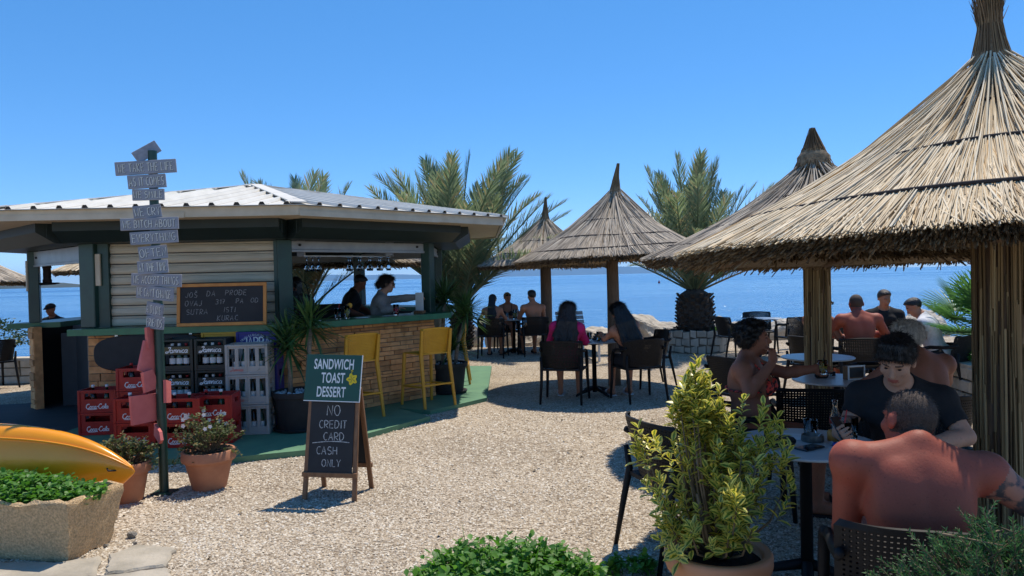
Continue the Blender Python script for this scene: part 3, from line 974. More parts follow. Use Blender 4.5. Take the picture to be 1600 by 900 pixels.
# closed shutter on the front, each slat real
sh = MB(); sh.T = face_m(0); sh.box(-half + .12, half - .22, AP - .09, AP - .075, CT + .035, BT + .01)
shutter = sh.build('shutter', MT['dark_in'], kiosk)
z = CT + .04
while z < BT:
    m_ = MB(); m_.T = face_m(0); y0 = AP - .072
    pr = [(y0, z), (y0 + .012, z + .006), (y0 + .018, z + .03), (y0 + .018, z + .055), (y0 + .012, z + .080), (y0 - .002, z + .086), (y0 - .002, z + .094), (y0 + .006, z + .097), (y0 + .006, z + .105), (y0 - .002, z + .108)]
    u0, u1 = -half + .125, half - .225
    vs = [(u0, d, q) for d, q in pr] + [(u1, d, q) for d, q in pr]; n = len(pr)
    m_.add(vs, [(j, j + 1, n + j + 1, n + j) for j in range(n - 1)])
    m_.build('slat', MT['shutter'], shutter)
    z += .117
# rolled up shutters of the open sides: bottom bar and two slats
for k in (1, 2, 3, 4, 5, 6, 7):
    drop = .10 if k != 7 else .17
    m_ = MB(); m_.T = face_m(k); m_.cbox((0, AP - .06, BT - drop / 2 - .004), (2 * half - .16, .03, drop), None, .004)
    so = m_.build('rolled_shutter', MT['alu'], kiosk)
    m_ = MB(); m_.T = face_m(k); m_.cbox((0, AP - .055, BT - drop - .018), (2 * half - .16, .045, .03), None, .004); m_.build('bottom_bar', MT['alu'], so)
    for s_ in (-1, 1):
        m_ = MB(); m_.T = face_m(k); m_.cbox((s_ * (half - .22), AP - .04, BT - drop / 2), (.028, .03, .028), None, .006); m_.build('bolt', MT['dark_in'], so)
# ceiling / soffit and fascia
RA = 3.62
m_ = MB()
oc = octa(RA - .03)
m_.prism(oc, SOF + .012, SOF + .03)
m_.build('ceiling', MT['dark_in'], kiosk)
for k in range(8):
    m_ = MB(); m_.T = face_m(k)
    a1, a0 = RA - .035, AP + .02
    m_.add([(-a1 * T22, a1, SOF), (a1 * T22, a1, SOF), (a0 * T22, a0, SOF), (-a0 * T22, a0, SOF)], [(0, 1, 2, 3)])
    m_.build('soffit', MT['soffit'], kiosk)
    m_ = MB(); m_.T = face_m(k)
    m_.box(-RA * T22, RA * T22, RA - .03, RA - .002, SOF - .015, SOF + .085)
    fo = m_.build('fascia', MT['cream'], kiosk)
    m_ = MB(); m_.T = face_m(k)      # lapped lower board over part of the run
    m_.box(-RA * T22 * .25, RA * T22 - .01, RA - .001, RA + .006, SOF - .020, SOF + .034)
    m_.build('lap_board', MT['cream'], fo)
# ribbed roof sheets
PK = 3.07; ZE = SOF + .09
for k in range(8):
    F = face_m(k); a1 = RA + .05; hwid = a1 * T22
    rise = PK - ZE; sl = math.hypot(a1, rise); ny, nz = rise / sl, a1 / sl      # outward normal in (y,z)
    m_ = MB(); m_.T = F
    m_.add([(-hwid, a1, ZE), (hwid, a1, ZE), (0, 0.0, PK), (-hwid, a1, ZE - .006), (hwid, a1, ZE - .006)], [(0, 2, 1), (0, 1, 4, 3)])
    ro = m_.build('roof_panel', MT['roof_white'], kiosk)
    u = -hwid + .12
    while u < hwid - .05:
        tt = 1 - abs(u) / hwid - .02
        m_ = MB(); m_.T = F
        def pt(du, h, t):
            y = a1 * (1 - t); zz = ZE + rise * t
            return (u + du, y + ny * h, zz + nz * h)
        vs = []
        for t in (-.004, max(tt, .02)):
            vs += [pt(-.034, .002, t), pt(-.017, .032, t), pt(.017, .032, t), pt(.034, .002, t)]
        m_.add(vs, [(0, 1, 5, 4)[::-1], (1, 2, 6, 5)[::-1], (2, 3, 7, 6)[::-1]])
        m_.cur = 1  # dark end cap painted in for the shade inside the hollow rib
        w2 = [(p[0], p[1] - .012, p[2]) for p in vs[:4]]
        m_.add(w2, [(0, 1, 2, 3)])
        m_.build('rib', [MT['roof_white'], MT['dark_in']], ro)
        u += .245
    # hip flashing along the right-hand hip
    m_ = MB(); m_.T = F; m_.smooth = False
    p0, p1 = Vector((hwid, a1, ZE + .02)), Vector((0, .02, PK + .03))
    m_.bar(p0, p1, .16, .012, (0, 0, 1)); m_.build('hip_flashing', MT['roof_white'], ro)
m_ = MB(); m_.lathe([(.0, PK + .035), (.16, PK + .02), (.3, PK - .03)], 8); m_.build('roof_cap', MT['roof_white'], kiosk)
# dark back bar in the middle of the kiosk, hanging glass rack
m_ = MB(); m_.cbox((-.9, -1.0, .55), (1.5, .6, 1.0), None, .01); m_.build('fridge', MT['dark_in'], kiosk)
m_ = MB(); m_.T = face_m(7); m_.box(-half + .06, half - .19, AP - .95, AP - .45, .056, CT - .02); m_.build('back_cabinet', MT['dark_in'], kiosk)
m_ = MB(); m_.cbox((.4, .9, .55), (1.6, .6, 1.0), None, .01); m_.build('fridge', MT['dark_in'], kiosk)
m_ = MB(); m_.T = face_m(1)
for j in range(3): m_.box(-.85, .55, AP - .50 - j * .07, AP - .488 - j * .07, 1.955, 1.965)
for s_ in (-.84, .54): m_.box(s_, s_ + .012, AP - .65, AP - .48, 1.965, SOF)
rack = m_.build('glass_rack', MT['steel'], kiosk)

def wine_glass_mesh():
    m_ = MB(); m_.smooth = True      # hanging upside down: foot at top
    m_.lathe([(.001, 0), (.032, -.004), (.005, -.012), (.004, -.08), (.012, -.09), (.032, -.115), (.036, -.15), (.031, -.185), (.029, -.185), (.034, -.15), (.03, -.118), (.001, -.095)], 12)
    return m_.mesh('hanging_glass', MT['glass'])
wg = wine_glass_mesh()
Fk = Matrix.Translation((KC[0], KC[1], 0)) @ Matrix.Rotation(KR, 4, 'Z') @ face_m(1)
for j in range(9):
    p = Fk @ Vector((-.78 + j * .082, AP - .53 - .07 * (j % 2), 1.953))
    o = link('wine_glass', wg, None, p)
    tag(o, 'clear stemmed glass hanging upside down, one of the long row under the bar shutter', 'glass', 'glasses hanging over the bar')
for j in range(3):
    p = Fk @ Vector((.32 + j * .085, AP - .53, 1.953))
    o = link('wine_glass', wg, None, p)
    tag(o, 'clear stemmed glass hanging apart in the set of three above the fan', 'glass', 'three glasses hanging above the fan')
# ================================================================ thatched parasols
def parasol(loc, Rr, ez, nz, tz, label, style='straw', n=3000, pole_r=.12, reed_pole=True, rlo=.0045, rhi=.008, tilt=(0, 0), lean=(0, 0), ropes=(.24, .5, .8), seed=1, under=True, knot='waist'):
    """Rr eave radius, ez eave height, nz neck height, tz tuft top"""
    r_ = np.random.default_rng(seed)
    t = empty('thatched_parasol', loc, 0, label, 'parasol', 'thatched parasols on the terrace')
    neck = .046 * Rr
    def zr(rr):        # thatch surface height over radius: straight skirt, concave towards the neck
        q = np.asarray(rr, float) / Rr
        hf = np.interp(q, [.041, .082, .135, .19, .251, .35, .454, .62, .8, 1.0], [1, .90, .79, .705, .635, .53, .43, .285, .145, 0])
        return ez + .07 + (nz - ez - .07) * hf
    def tl(p):         # tilt of the whole hat
        p = np.asarray(p, float).copy()
        p[:, 2] += p[:, 0] * tilt[0] + p[:, 1] * tilt[1]
        hfrac = np.clip((p[:, 2] - ez) / (tz - ez), 0, 1.2)
        p[:, 0] += lean[0] * hfrac ** 2; p[:, 1] += lean[1] * hfrac ** 2
        return p
    # core shell
    nn = 40; prof = [(Rr * .95, ez + .012), (Rr * .955, ez + .045)] + [(rr, float(zr(rr)) - .022) for rr in np.concatenate([np.linspace(Rr * .94, Rr * .3, 9), np.linspace(Rr * .25, neck, 8)])]
    prof = [(neck * .5, nz - .55), (Rr * .5, ez + (nz - ez) * .30), (Rr * .90, ez + .015)] + prof + [(neck * .6, nz + .1)]
    m_ = MB(); m_.smooth = True; m_.lathe(prof, nn)
    v = tl([tuple(p) for p in m_.v]); m_.v = [Vector(p) for p in v]
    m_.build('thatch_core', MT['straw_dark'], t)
    # laid straws
    A, B, rad = [], [], []
    k = r_.random(n)
    r0 = neck + (Rr * .97 - neck) * k ** .62 * .92
    L = r_.uniform(.35, .85, n) * Rr / 1.7
    r1 = np.minimum(r0 + L, Rr * r_.uniform(.985, 1.02, n))
    th = r_.uniform(0, 2 * math.pi, n); dth = (r_.normal(0, .022, n) + .03) * np.clip(.5 + r0 / Rr, .5, 1.2)
    up = r_.uniform(-.010, .012, n)
    A = np.stack([r0 * np.cos(th), r0 * np.sin(th), zr(r0) + up], 1)
    B = np.stack([r1 * np.cos(th + dth), r1 * np.sin(th + dth), zr(r1) + up + r_.uniform(-.012, .006, n)], 1)
    rad = r_.uniform(rlo, rhi, n) * 1.15
    # ragged eave: butt ends, several layers deep
    ne = int(n * .75)
    th2 = r_.uniform(0, 2 * math.pi, ne); lay = r_.random(ne)
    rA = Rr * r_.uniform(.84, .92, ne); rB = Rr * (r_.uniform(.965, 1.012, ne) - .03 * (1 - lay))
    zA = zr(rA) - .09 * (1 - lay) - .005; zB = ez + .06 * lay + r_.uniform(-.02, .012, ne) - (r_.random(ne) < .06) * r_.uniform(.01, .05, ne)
    d2 = r_.normal(0, .012, ne)
    A2 = np.stack([rA * np.cos(th2), rA * np.sin(th2), zA], 1); B2 = np.stack([rB * np.cos(th2 + d2), rB * np.sin(th2 + d2), zB], 1)
    v1, f1, k1 = straws(tl(A), tl(B), rad, rad * .8)
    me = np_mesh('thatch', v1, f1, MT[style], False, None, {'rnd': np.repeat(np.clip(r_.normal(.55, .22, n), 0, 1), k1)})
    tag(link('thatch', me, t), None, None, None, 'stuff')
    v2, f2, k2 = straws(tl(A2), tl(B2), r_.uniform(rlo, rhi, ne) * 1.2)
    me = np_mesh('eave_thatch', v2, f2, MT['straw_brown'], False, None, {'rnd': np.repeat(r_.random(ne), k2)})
    tag(link('eave_thatch', me, t), None, None, None, 'stuff')
    # tied tuft on top
    nt_ = 420
    th3 = r_.uniform(0, 2 * math.pi, nt_); lo = r_.uniform(0, .5, nt_)
    waist = nz + (tz - nz) * (.38 if knot == 'waist' else .25)
    wr = {'waist': 1.0, 'cone': 1.1, 'knot': 1.9}[knot]; bw = {'waist': 1.5, 'cone': 1.5, 'knot': 2.6}[knot]
    rb = neck * r_.uniform(.7, bw, nt_); z0 = nz - .12 + lo * .1 
    Aa = np.stack([rb * np.cos(th3), rb * np.sin(th3), z0 - .04], 1); rw = neck * r_.uniform(.35, .75, nt_) * wr
    Ww = np.stack([rw * np.cos(th3), rw * np.sin(th3), np.full(nt_, waist)], 1)
    rt = neck * r_.uniform(.1, 1.15, nt_) * (1 if knot == 'waist' else .3)
    Tt = np.stack([rt * np.cos(th3), rt * np.sin(th3), tz - r_.random(nt_) ** 2 * (tz - waist) * .6], 1)
    va, fa, ka = straws(tl(Aa), tl(Ww), rlo * 1.2); vb, fb, kb = straws(tl(Ww), tl(Tt), rlo * 1.2, rlo * .4)
    me = np_mesh('tuft', np.concatenate([va, vb]), [fa, fb + len(va)], MT['straw_brown'], False, None, {'rnd': np.concatenate([np.repeat(r_.random(nt_), ka), np.repeat(r_.random(nt_), kb)])})
    tag(link('tuft', me, t), None, None, None, 'stuff')
    m_ = MB(); m_.smooth = True
    m_.v = []
    m_.lathe([(neck * 2.0, nz - .2), (neck * (1.0 if knot != 'knot' else 2.0), nz), (neck * .65 * wr, waist), (neck * .7 * (1 if knot == 'waist' else .6), waist + (tz - waist) * .4), (.01, tz - .05)], 14)
    m_.v = [Vector(p) for p in tl([tuple(p) for p in m_.v])]
    m_.build('tuft_core', MT['straw_dark'], t)
    # binding ropes
    for q in ropes:
        rr = neck + (Rr - neck) * q
        pts = []
        for i in range(61):
            a = 2 * math.pi * i / 60
            r2 = rr * (1 + .012 * math.sin(a * 3 + q * 9)); pts.append((r2 * math.cos(a), r2 * math.sin(a), float(zr(r2)) + .02 + .006 * math.sin(a * 5)))
        m_ = MB(); m_.smooth = True; m_.tube(tl(pts), .010 if Rr > 1.7 else .008, 6, False)
        m_.build('rope', MT['rope'], t)
    # post
    top = ez + .30
    m_ = MB(); m_.smooth = True
    m_.tube([(0, 0, -.05), (0.0, 0, .6), (.006, 0, 1.2), (0, .004, top)], [pole_r * .88, pole_r * .86, pole_r * .85, pole_r * .84] if reed_pole else [pole_r, pole_r * .97, pole_r * .95, pole_r * .9], 16)
    po = m_.build('pole', MT['wood_g'], t)
    if reed_pole:
        npz = 260
        a = r_.uniform(0, 2 * math.pi, npz); z0 = r_.uniform(0, 1.0, npz) ** 1.4 * (top - .5); z1 = np.minimum(z0 + r_.uniform(.5, 1.1, npz), top)
        rr = pole_r * r_.uniform(.86, .98, npz); da = r_.normal(0, .07, npz)
        Aa = np.stack([rr * np.cos(a), rr * np.sin(a), z0], 1); Bb = np.stack([rr * np.cos(a + da), rr * np.sin(a + da), z1], 1)
        v_, f_, k_ = straws(Aa, Bb, r_.uniform(.005, .009, npz))
        me = np_mesh('reed_wrap', v_, f_, MT['pole_reed'], False, None, {'rnd': np.repeat(r_.random(npz), k_)})
        tag(link('reed_wrap', me, po), None, None, None, 'stuff')
    if under:          # rafters below the thatch
        for i in range(8):
            a = 2 * math.pi * i / 8 + .2
            m_ = MB(); m_.smooth = True
            p = tl([(pole_r * math.cos(a), pole_r * math.sin(a), ez + (nz - ez) * .22), (Rr * .9 * math.cos(a), Rr * .9 * math.sin(a), ez + .02)])
            m_.tube(p, .022, 7); m_.build('rafter', MT['wood_g'], t)
    return t

parasol((2.85, 4.30, 0), 1.83, 1.71, 2.90, 3.27, 'large pale golden thatched parasol in front with a thick reed covered pole', 'straw', 17000, .142, True, .0030, .0054, (.012, -.028), (-.05, 0), (.20, .46, .77), 3)
parasol((2.86, 6.90, 0), 1.60, 1.71, 2.70, 2.97, 'thatched parasol half hidden behind the large one, with a shaggy top knot', 'straw_grey', 6000, .118, True, .004, .0065, (0, 0), (-.02, 0), (.3, .6, .85), 5, True, 'knot')
parasol((1.49, 10.9, 0), 1.44, 1.82, 2.93, 3.28, 'weathered grey thatched parasol over the two young women', 'straw_grey', 5500, .095, False, .0045, .007, (.03, 0), (.12, 0), (.35, .62, .85), 7, True, 'cone')
parasol((.75, 16.3, 0), 1.52, 1.80, 2.98, 3.38, 'smaller looking grey thatched parasol farthest back in the middle', 'straw_grey', 3600, .13, False, .006, .009, (0, 0), (.04, 0), (.4, .7), 9, True, 'cone')
parasol((-3.18, 15.4, 0), 1.50, 1.90, 2.85, 3.2, 'thatched parasol behind the kiosk seen through the serving opening', 'straw_grey', 1800, .12, False, .007, .010, (0, 0), (0, 0), (.5,), 11)
parasol((-10.9, 14.0, 0), 1.60, 1.70, 2.8, 3.1, 'grey thatched parasol cut off by the left edge of the picture', 'straw_grey', 2200, .12, False, .007, .010, (0, 0), (0, 0), (.5,), 13)
parasol((-7.75, 15.2, 0), 1.48, 1.88, 2.85, 3.2, 'sunlit thatched parasol seen through the kiosk doorway', 'straw', 1500, .12, False, .007, .010, (0, 0), (0, 0), (.5,), 15)

# ================================================================ palms and other plants
MT['frond'] = M_leaf('palm_frond', (.10, .15, .075), (.25, .30, .17), None, .42, .32, .7, (.34, .28, .15))
MT['frond_dry'] = M_leaf('drying_frond', (.17, .14, .065), (.30, .22, .11), None, .25, .6, .3)
MT['yucca'] = M_leaf('yucca_leaf', (.035, .085, .025), (.085, .17, .05), None, .3, .4, .5)
MT['euonymus'] = M_leaf('variegated_leaf', (.07, .14, .022), (.17, .25, .035), ((.62, .58, .15), (.80, .66, .12)), .35, .35, .5)
MT['herb'] = M_leaf('herb_leaf', (.06, .17, .025), (.14, .31, .05), None, .4, .5, .4)
MT['shrub_leaf'] = M_leaf('dusty_shrub_leaf', (.05, .075, .025), (.13, .165, .06), None, .3, .55, .3, (.26, .20, .09))
MT['juniper'] = M_leaf('juniper_needle', (.03, .095, .035), (.085, .19, .06), None, .25, .6, .3)
MT['fan'] = M_leaf('fan_palm_leaf', (.05, .14, .035), (.12, .25, .07), None, .35, .4, .5)
MT['hedge'] = M_leaf('hedge_leaf', (.02, .045, .015), (.06, .1, .03), None, .25, .5, .4)
MT['petal'] = M('white_petal', (.75, .72, .68), .7, (.7, .66, .6), 8)
MT['bark_palm'] = M('palm_stump_bark', (.085, .058, .040), .95, (.04, .028, .02), 14, .9, 40, bdist=.02)
MT['bark_yucca'] = M('yucca_trunk_bark', (.30, .25, .19), .9, (.19, .155, .115), 30, .8, 60, stretch=(1, 1, 2.5), bdist=.01)
MT['twig'] = M('twig', (.20, .145, .085), .85, (.13, .09, .05), 20)

def frond_mesh(seed, L=2.6, droop=.45, mat='frond', wl=.36, npair=58, stiff=1.0):
    """a feather leaf along +Y rising from the origin, z up"""
    r_ = np.random.default_rng(seed)
    ts = np.linspace(0, 1, 30)
    ax = np.stack([.06 * L * np.sin(ts * 2 + seed) * ts, L * (ts - .12 * ts ** 3), L * (-droop * ts ** 2.2)], 1)
    m_ = MB(); m_.smooth = True
    m_.tube(ax, list(.020 * (1 - ts) ** .8 + .003), 5, False)
    nv = len(m_.v)
    t = np.linspace(.20, .985, npair); t = np.concatenate([t, t + .006])
    side = np.concatenate([np.ones(npair), -np.ones(npair)])
    idx = np.clip(t * 29, 0, 28.99); i0 = idx.astype(int); fr = idx - i0
    P_ = ax[i0] * (1 - fr)[:, None] + ax[i0 + 1] * fr[:, None]
    T_ = ax[i0 + 1] - ax[i0]; T_ /= np.linalg.norm(T_, axis=1, keepdims=True)
    X_ = np.cross(T_, np.array([[0, 0, 1.]])); X_ /= np.linalg.norm(X_, axis=1, keepdims=True); N_ = np.cross(X_, T_)
    ang = np.radians(62 - 34 * t + r_.normal(0, 5, len(t)))
    lift = np.radians(28 + r_.normal(0, 9, len(t)))
    D = T_ * np.cos(ang)[:, None] + (X_ * side[:, None] * np.cos(lift)[:, None] + N_ * np.sin(lift)[:, None]) * np.sin(ang)[:, None]
    ll = wl * (np.sin(np.clip(t, .05, 1) * math.pi * .86 + .35) ** .7) * r_.uniform(.85, 1.1, len(t)) + .05
    v, f, a = blades(P_, D, N_, ll, .0095, [(0, .5, 0), (.4, 1, 0), (1, .05, 0)], .10, .3)
    rv = [tuple(p) for p in m_.v]
    allv = np.concatenate([np.array(rv), v])
    ff = np.array(m_.f)
    me = np_mesh('frond', allv, [ff, f + nv], MT[mat], False, None, {'rnd': np.concatenate([np.full(nv, .5), a['rnd']]), 'edge': np.zeros(len(allv))})
    return me
FM = [frond_mesh(1, 2.5, .06), frond_mesh(2, 2.5, .16), frond_mesh(3, 2.4, .26), frond_mesh(4, 2.5, .11)]
FD = [frond_mesh(6, 2.3, .16, 'frond_dry', .26, 40), frond_mesh(7, 2.1, .08, 'frond_dry', .22, 27)]

def palm(loc, trunk_h, trunk_r, nf, size, label, seed, minel=8, stump=True):
    r_ = random.Random(seed)
    t = empty('date_palm', loc, 0, label, 'palm tree', 'date palms by the shore')
    # stump of old leaf bases
    m_ = MB(); m_.smooth = True
    m_.lathe([(trunk_r * .8, -.05), (trunk_r * 1.05, trunk_h * .25), (trunk_r * 1.1, trunk_h * .6), (trunk_r * .85, trunk_h), (trunk_r * .3, trunk_h + .12)], 18)
    tr = m_.build('trunk', MT['bark_palm'], t)
    m_ = MB()
    rows = max(5, int(trunk_h / .075))
    for i in range(rows):
        for j in range(11):
            a = 2 * math.pi * (j + .5 * (i % 2)) / 11 + r_.uniform(-.08, .08); z = trunk_h * (i + .3) / rows
            rr = trunk_r * (.95 + .12 * math.sin(math.pi * z / trunk_h))
            o = Vector((rr * math.cos(a), rr * math.sin(a), z)); d = Vector((math.cos(a), math.sin(a), 1.1)).normalized()
            m_.bar(o - d * .04, o + d * r_.uniform(.05, .09), .085, .03, (math.cos(a), math.sin(a), 0))
    m_.build('leaf_bases', MT['bark_palm'], tr)
    for i in range(nf):
        q = (i + .5) / nf
        el = 86 - (86 - minel) * q ** 1.05 + r_.uniform(-5, 5)
        az = i * 137.5 + r_.uniform(-14, 14)
        dry = q > .55 and r_.random() < .22
        me = r_.choice(FD) if dry else (FM[0] if q < .3 else r_.choice((FM[0], FM[3], FM[1])) if q < .65 else r_.choice((FM[1], FM[2], FM[3])))
        f = link('frond', me, t, (0, 0, trunk_h))
        f.rotation_euler = Euler((R(el), r_.uniform(-.3, .3), R(az)), 'XYZ')
        s_ = size / 2.45 * r_.uniform(.86, 1.06) * (.9 + .15 * (1 - q))
        f.scale = (s_, s_, s_)
    return t
palm((-1.18, 16.9, 0), .95, .22, 68, 3.85, 'big feathery date palm rising behind the kiosk roof end and the potted yucca', 21, 43)
palm((3.82, 15.4, .30), .90, .34, 58, 3.0, 'date palm with a stubby dark trunk in the round stone planter', 22, 27)
palm((-4.5, 15.8, 0), .9, .2, 24, 3.5, 'date palm behind the kiosk with only its leaf tips above the white roof', 23, 42)

# round dry-stone planter of palm
pl = empty('round_planter', (3.82, 15.4, 0), 0, 'low round planter of fitted pale stones around the stubby palm', 'planter')
m_ = MB(); m_.lathe([(.64, 0), (.64, .44), (.54, .44), (.54, .3)], 36); m_.build('planter_core', MT['mortar'], pl)
m_ = MB(); m_.lathe([(.001, .34), (.55, .30)], 24); m_.build('soil', MT['soil'], pl)
r_ = random.Random(4)
for i in range(3):
    a = r_.uniform(0, 1)
    while a < 2 * math.pi + .05:
        da = r_.uniform(.18, .36)
        z0, z1 = .01 + i * .15, .01 + (i + 1) * .15
        rr = .645 + r_.uniform(.006, .02); n = 4
        a0, a1 = a + .012, a + da - .012
        vs = []
        j0, j1, j2, j3 = (r_.uniform(-.025, .025) for _ in range(4))
        for rr_, e in ((.62, 0), (rr, .006)):
            for k in range(n + 1):
                t_ = k / n; an = a0 + e + (a1 - a0 - 2 * e) * t_
                zb, zt = z0 + .008 + e + j0 * (1 - t_) + j1 * t_, z1 - .008 - e + j2 * (1 - t_) + j3 * t_
                vs += [(rr_ * math.cos(an), rr_ * math.sin(an), max(zb, .005)), (rr_ * math.cos(an), rr_ * math.sin(an), zt)]
        fs = [(10 + 2 * k, 12 + 2 * k, 13 + 2 * k, 11 + 2 * k) for k in range(n)] + [(2 * k, 2 * k + 2, 12 + 2 * k, 10 + 2 * k) for k in range(n)] + [(2 * k + 1, 11 + 2 * k, 13 + 2 * k, 2 * k + 3) for k in range(n)] + [(0, 10, 11, 1), (8, 9, 19, 18)]
        m_ = MB(); m_.add(vs, fs); m_.build('stone', MT['stone_pale'], pl)
        a += da

def herb_clump(n, rx, ry, h, seed, leaf=(.022, .010), zb=0.0, flat=.6):
    """low leafy herbs: n sprigs of small leaves; local verts"""
    r_ = np.random.default_rng(seed)
    a = r_.uniform(0, 2 * math.pi, n); q = np.sqrt(r_.random(n))
    sx, sy = rx * q * np.cos(a), ry * q * np.sin(a)
    hh = h * (1 - .55 * q ** 2) * r_.uniform(.6, 1.1, n)
    O, D, U, L = [], [], [], []
    for k in range(11):
        t = .35 + .65 * (k + r_.random(n)) / 11
        lean = np.stack([sx * .25 * t, sy * .25 * t, hh * t], 1)
        O.append(np.stack([sx, sy, np.full(n, zb)], 1) + lean + r_.normal(0, .012, (n, 3)))
        d = unit_rand(n); d[:, 2] = np.abs(d[:, 2]) * .5 + .12; D.append(d)
        u = unit_rand(n) * .6; u[:, 2] += 1; U.append(u)
        L.append(r_.uniform(.7, 1.3, n) * leaf[0] * 2)
    O, D, U, L = np.concatenate(O), np.concatenate(D), np.concatenate(U), np.concatenate(L)
    return blades(O, D, U, L, L * leaf[1] / leaf[0] * .6, LEAFP, .15, .2)

def strap_rosettes(heads, n, L, W_, seed, el0=-35):
    r_ = np.random.default_rng(seed); O, D, U, LL = [], [], [], []
    for (c, sc_) in heads:
        z = np.sin(np.radians(r_.uniform(el0, 88, n))); a = r_.uniform(0, 6.28, n); s_ = np.sqrt(1 - z * z)
        D.append(np.stack([s_ * np.cos(a), s_ * np.sin(a), z], 1)); O.append(np.tile(np.array(c, float), (n, 1)) + r_.normal(0, .012, (n, 3)))
        u = np.tile(np.array([[0, 0, 1.]]), (n, 1)) + r_.normal(0, .2, (n, 3)); U.append(u); LL.append(L * sc_ * r_.uniform(.75, 1.1, n))
    O, D, U, LL = (np.concatenate(x) for x in (O, D, U, LL))
    return blades(O, D, U, LL, W_, STRAPP, r_.uniform(.02, .32, len(O)), .35)

def black_pot(parent, r, h):
    m_ = MB(); m_.smooth = True
    m_.lathe([(r * .75, 0), (r * .78, .03), (r * .93, h - .06), (r * 1.0, h - .055), (r * 1.02, h), (r * .93, h), (r * .9, h - .05), (.001, h - .05)], 30)
    o = m_.build('pot', MT['black_matt'], parent); autosmooth(o, 35)
    m_ = MB(); m_.lathe([(r * .7, 0), (r * .95, .012), (r * .98, .035), (r * .9, .035), (r * .8, .02)], 30); m_.build('saucer', MT['black_matt'], parent)

def yucca(loc, stems, heads, label, seed, r=.26, h=.40, L=.42):
    t = empty('potted_yucca', loc, 0, label, 'potted plant', 'yuccas in black pots by the bar')
    black_pot(t, r, h)
    for st in stems:
        m_ = MB(); m_.smooth = True; m_.tube(st, [.026] * len(st), 9); m_.build('trunk', MT['bark_yucca'], t)
    v, f, a = strap_rosettes(heads, 70, L, .013, seed)
    tag(link('leaves', np_mesh('leaves', v, f, MT['yucca'], False, None, a), t), None, None, None, 'stuff')
    r_ = np.random.default_rng(seed)
    m_ = MB()
    for i in range(46):
        an, q = r_.uniform(0, 6.28), math.sqrt(r_.random()) * r * .85
        m_.cbox((q * math.cos(an), q * math.sin(an), h - .035 + r_.uniform(0, .012)), tuple(r_.uniform(.02, .045, 3)), Euler(tuple(r_.uniform(0, 3, 3))).to_matrix(), .008)
    tag(m_.build('white_pebbles', MT['white_pebble'], t), None, None, None, 'stuff')
    return t
yucca((-2.34, 7.92, .055), [[(-.08, 0, .3), (-.07, 0, .62), (-.09, 0, .86)], [(.10, .02, .3), (.12, .02, .7), (.15, .03, 1.08)]],
      [((-.09, 0, .86), 1.0), ((-.09, 0, .98), .8), ((.15, .03, 1.08), 1.0), ((.15, .03, 1.18), .8)], 'yucca with two pale trunks in a black pot next to the grey crates', 31, .27, .42, .46)
yucca((-.93, 10.25, .05), [[(-.06, 0, .3), (-.05, 0, .8), (-.02, 0, 1.25)], [(.10, 0, .3), (.16, 0, .7), (.28, .02, 1.05)], [(.02, .05, .3), (.05, .05, .5)]],
      [((-.02, 0, 1.25), 1.0), ((-.02, 0, 1.36), .9), ((.28, .02, 1.05), .9), ((.08, .05, .60), .9), ((.28, .02, 1.15), .8)], 'tall yucca in a black pot among the yellow stools below the palm', 33, .28, .42, .48)

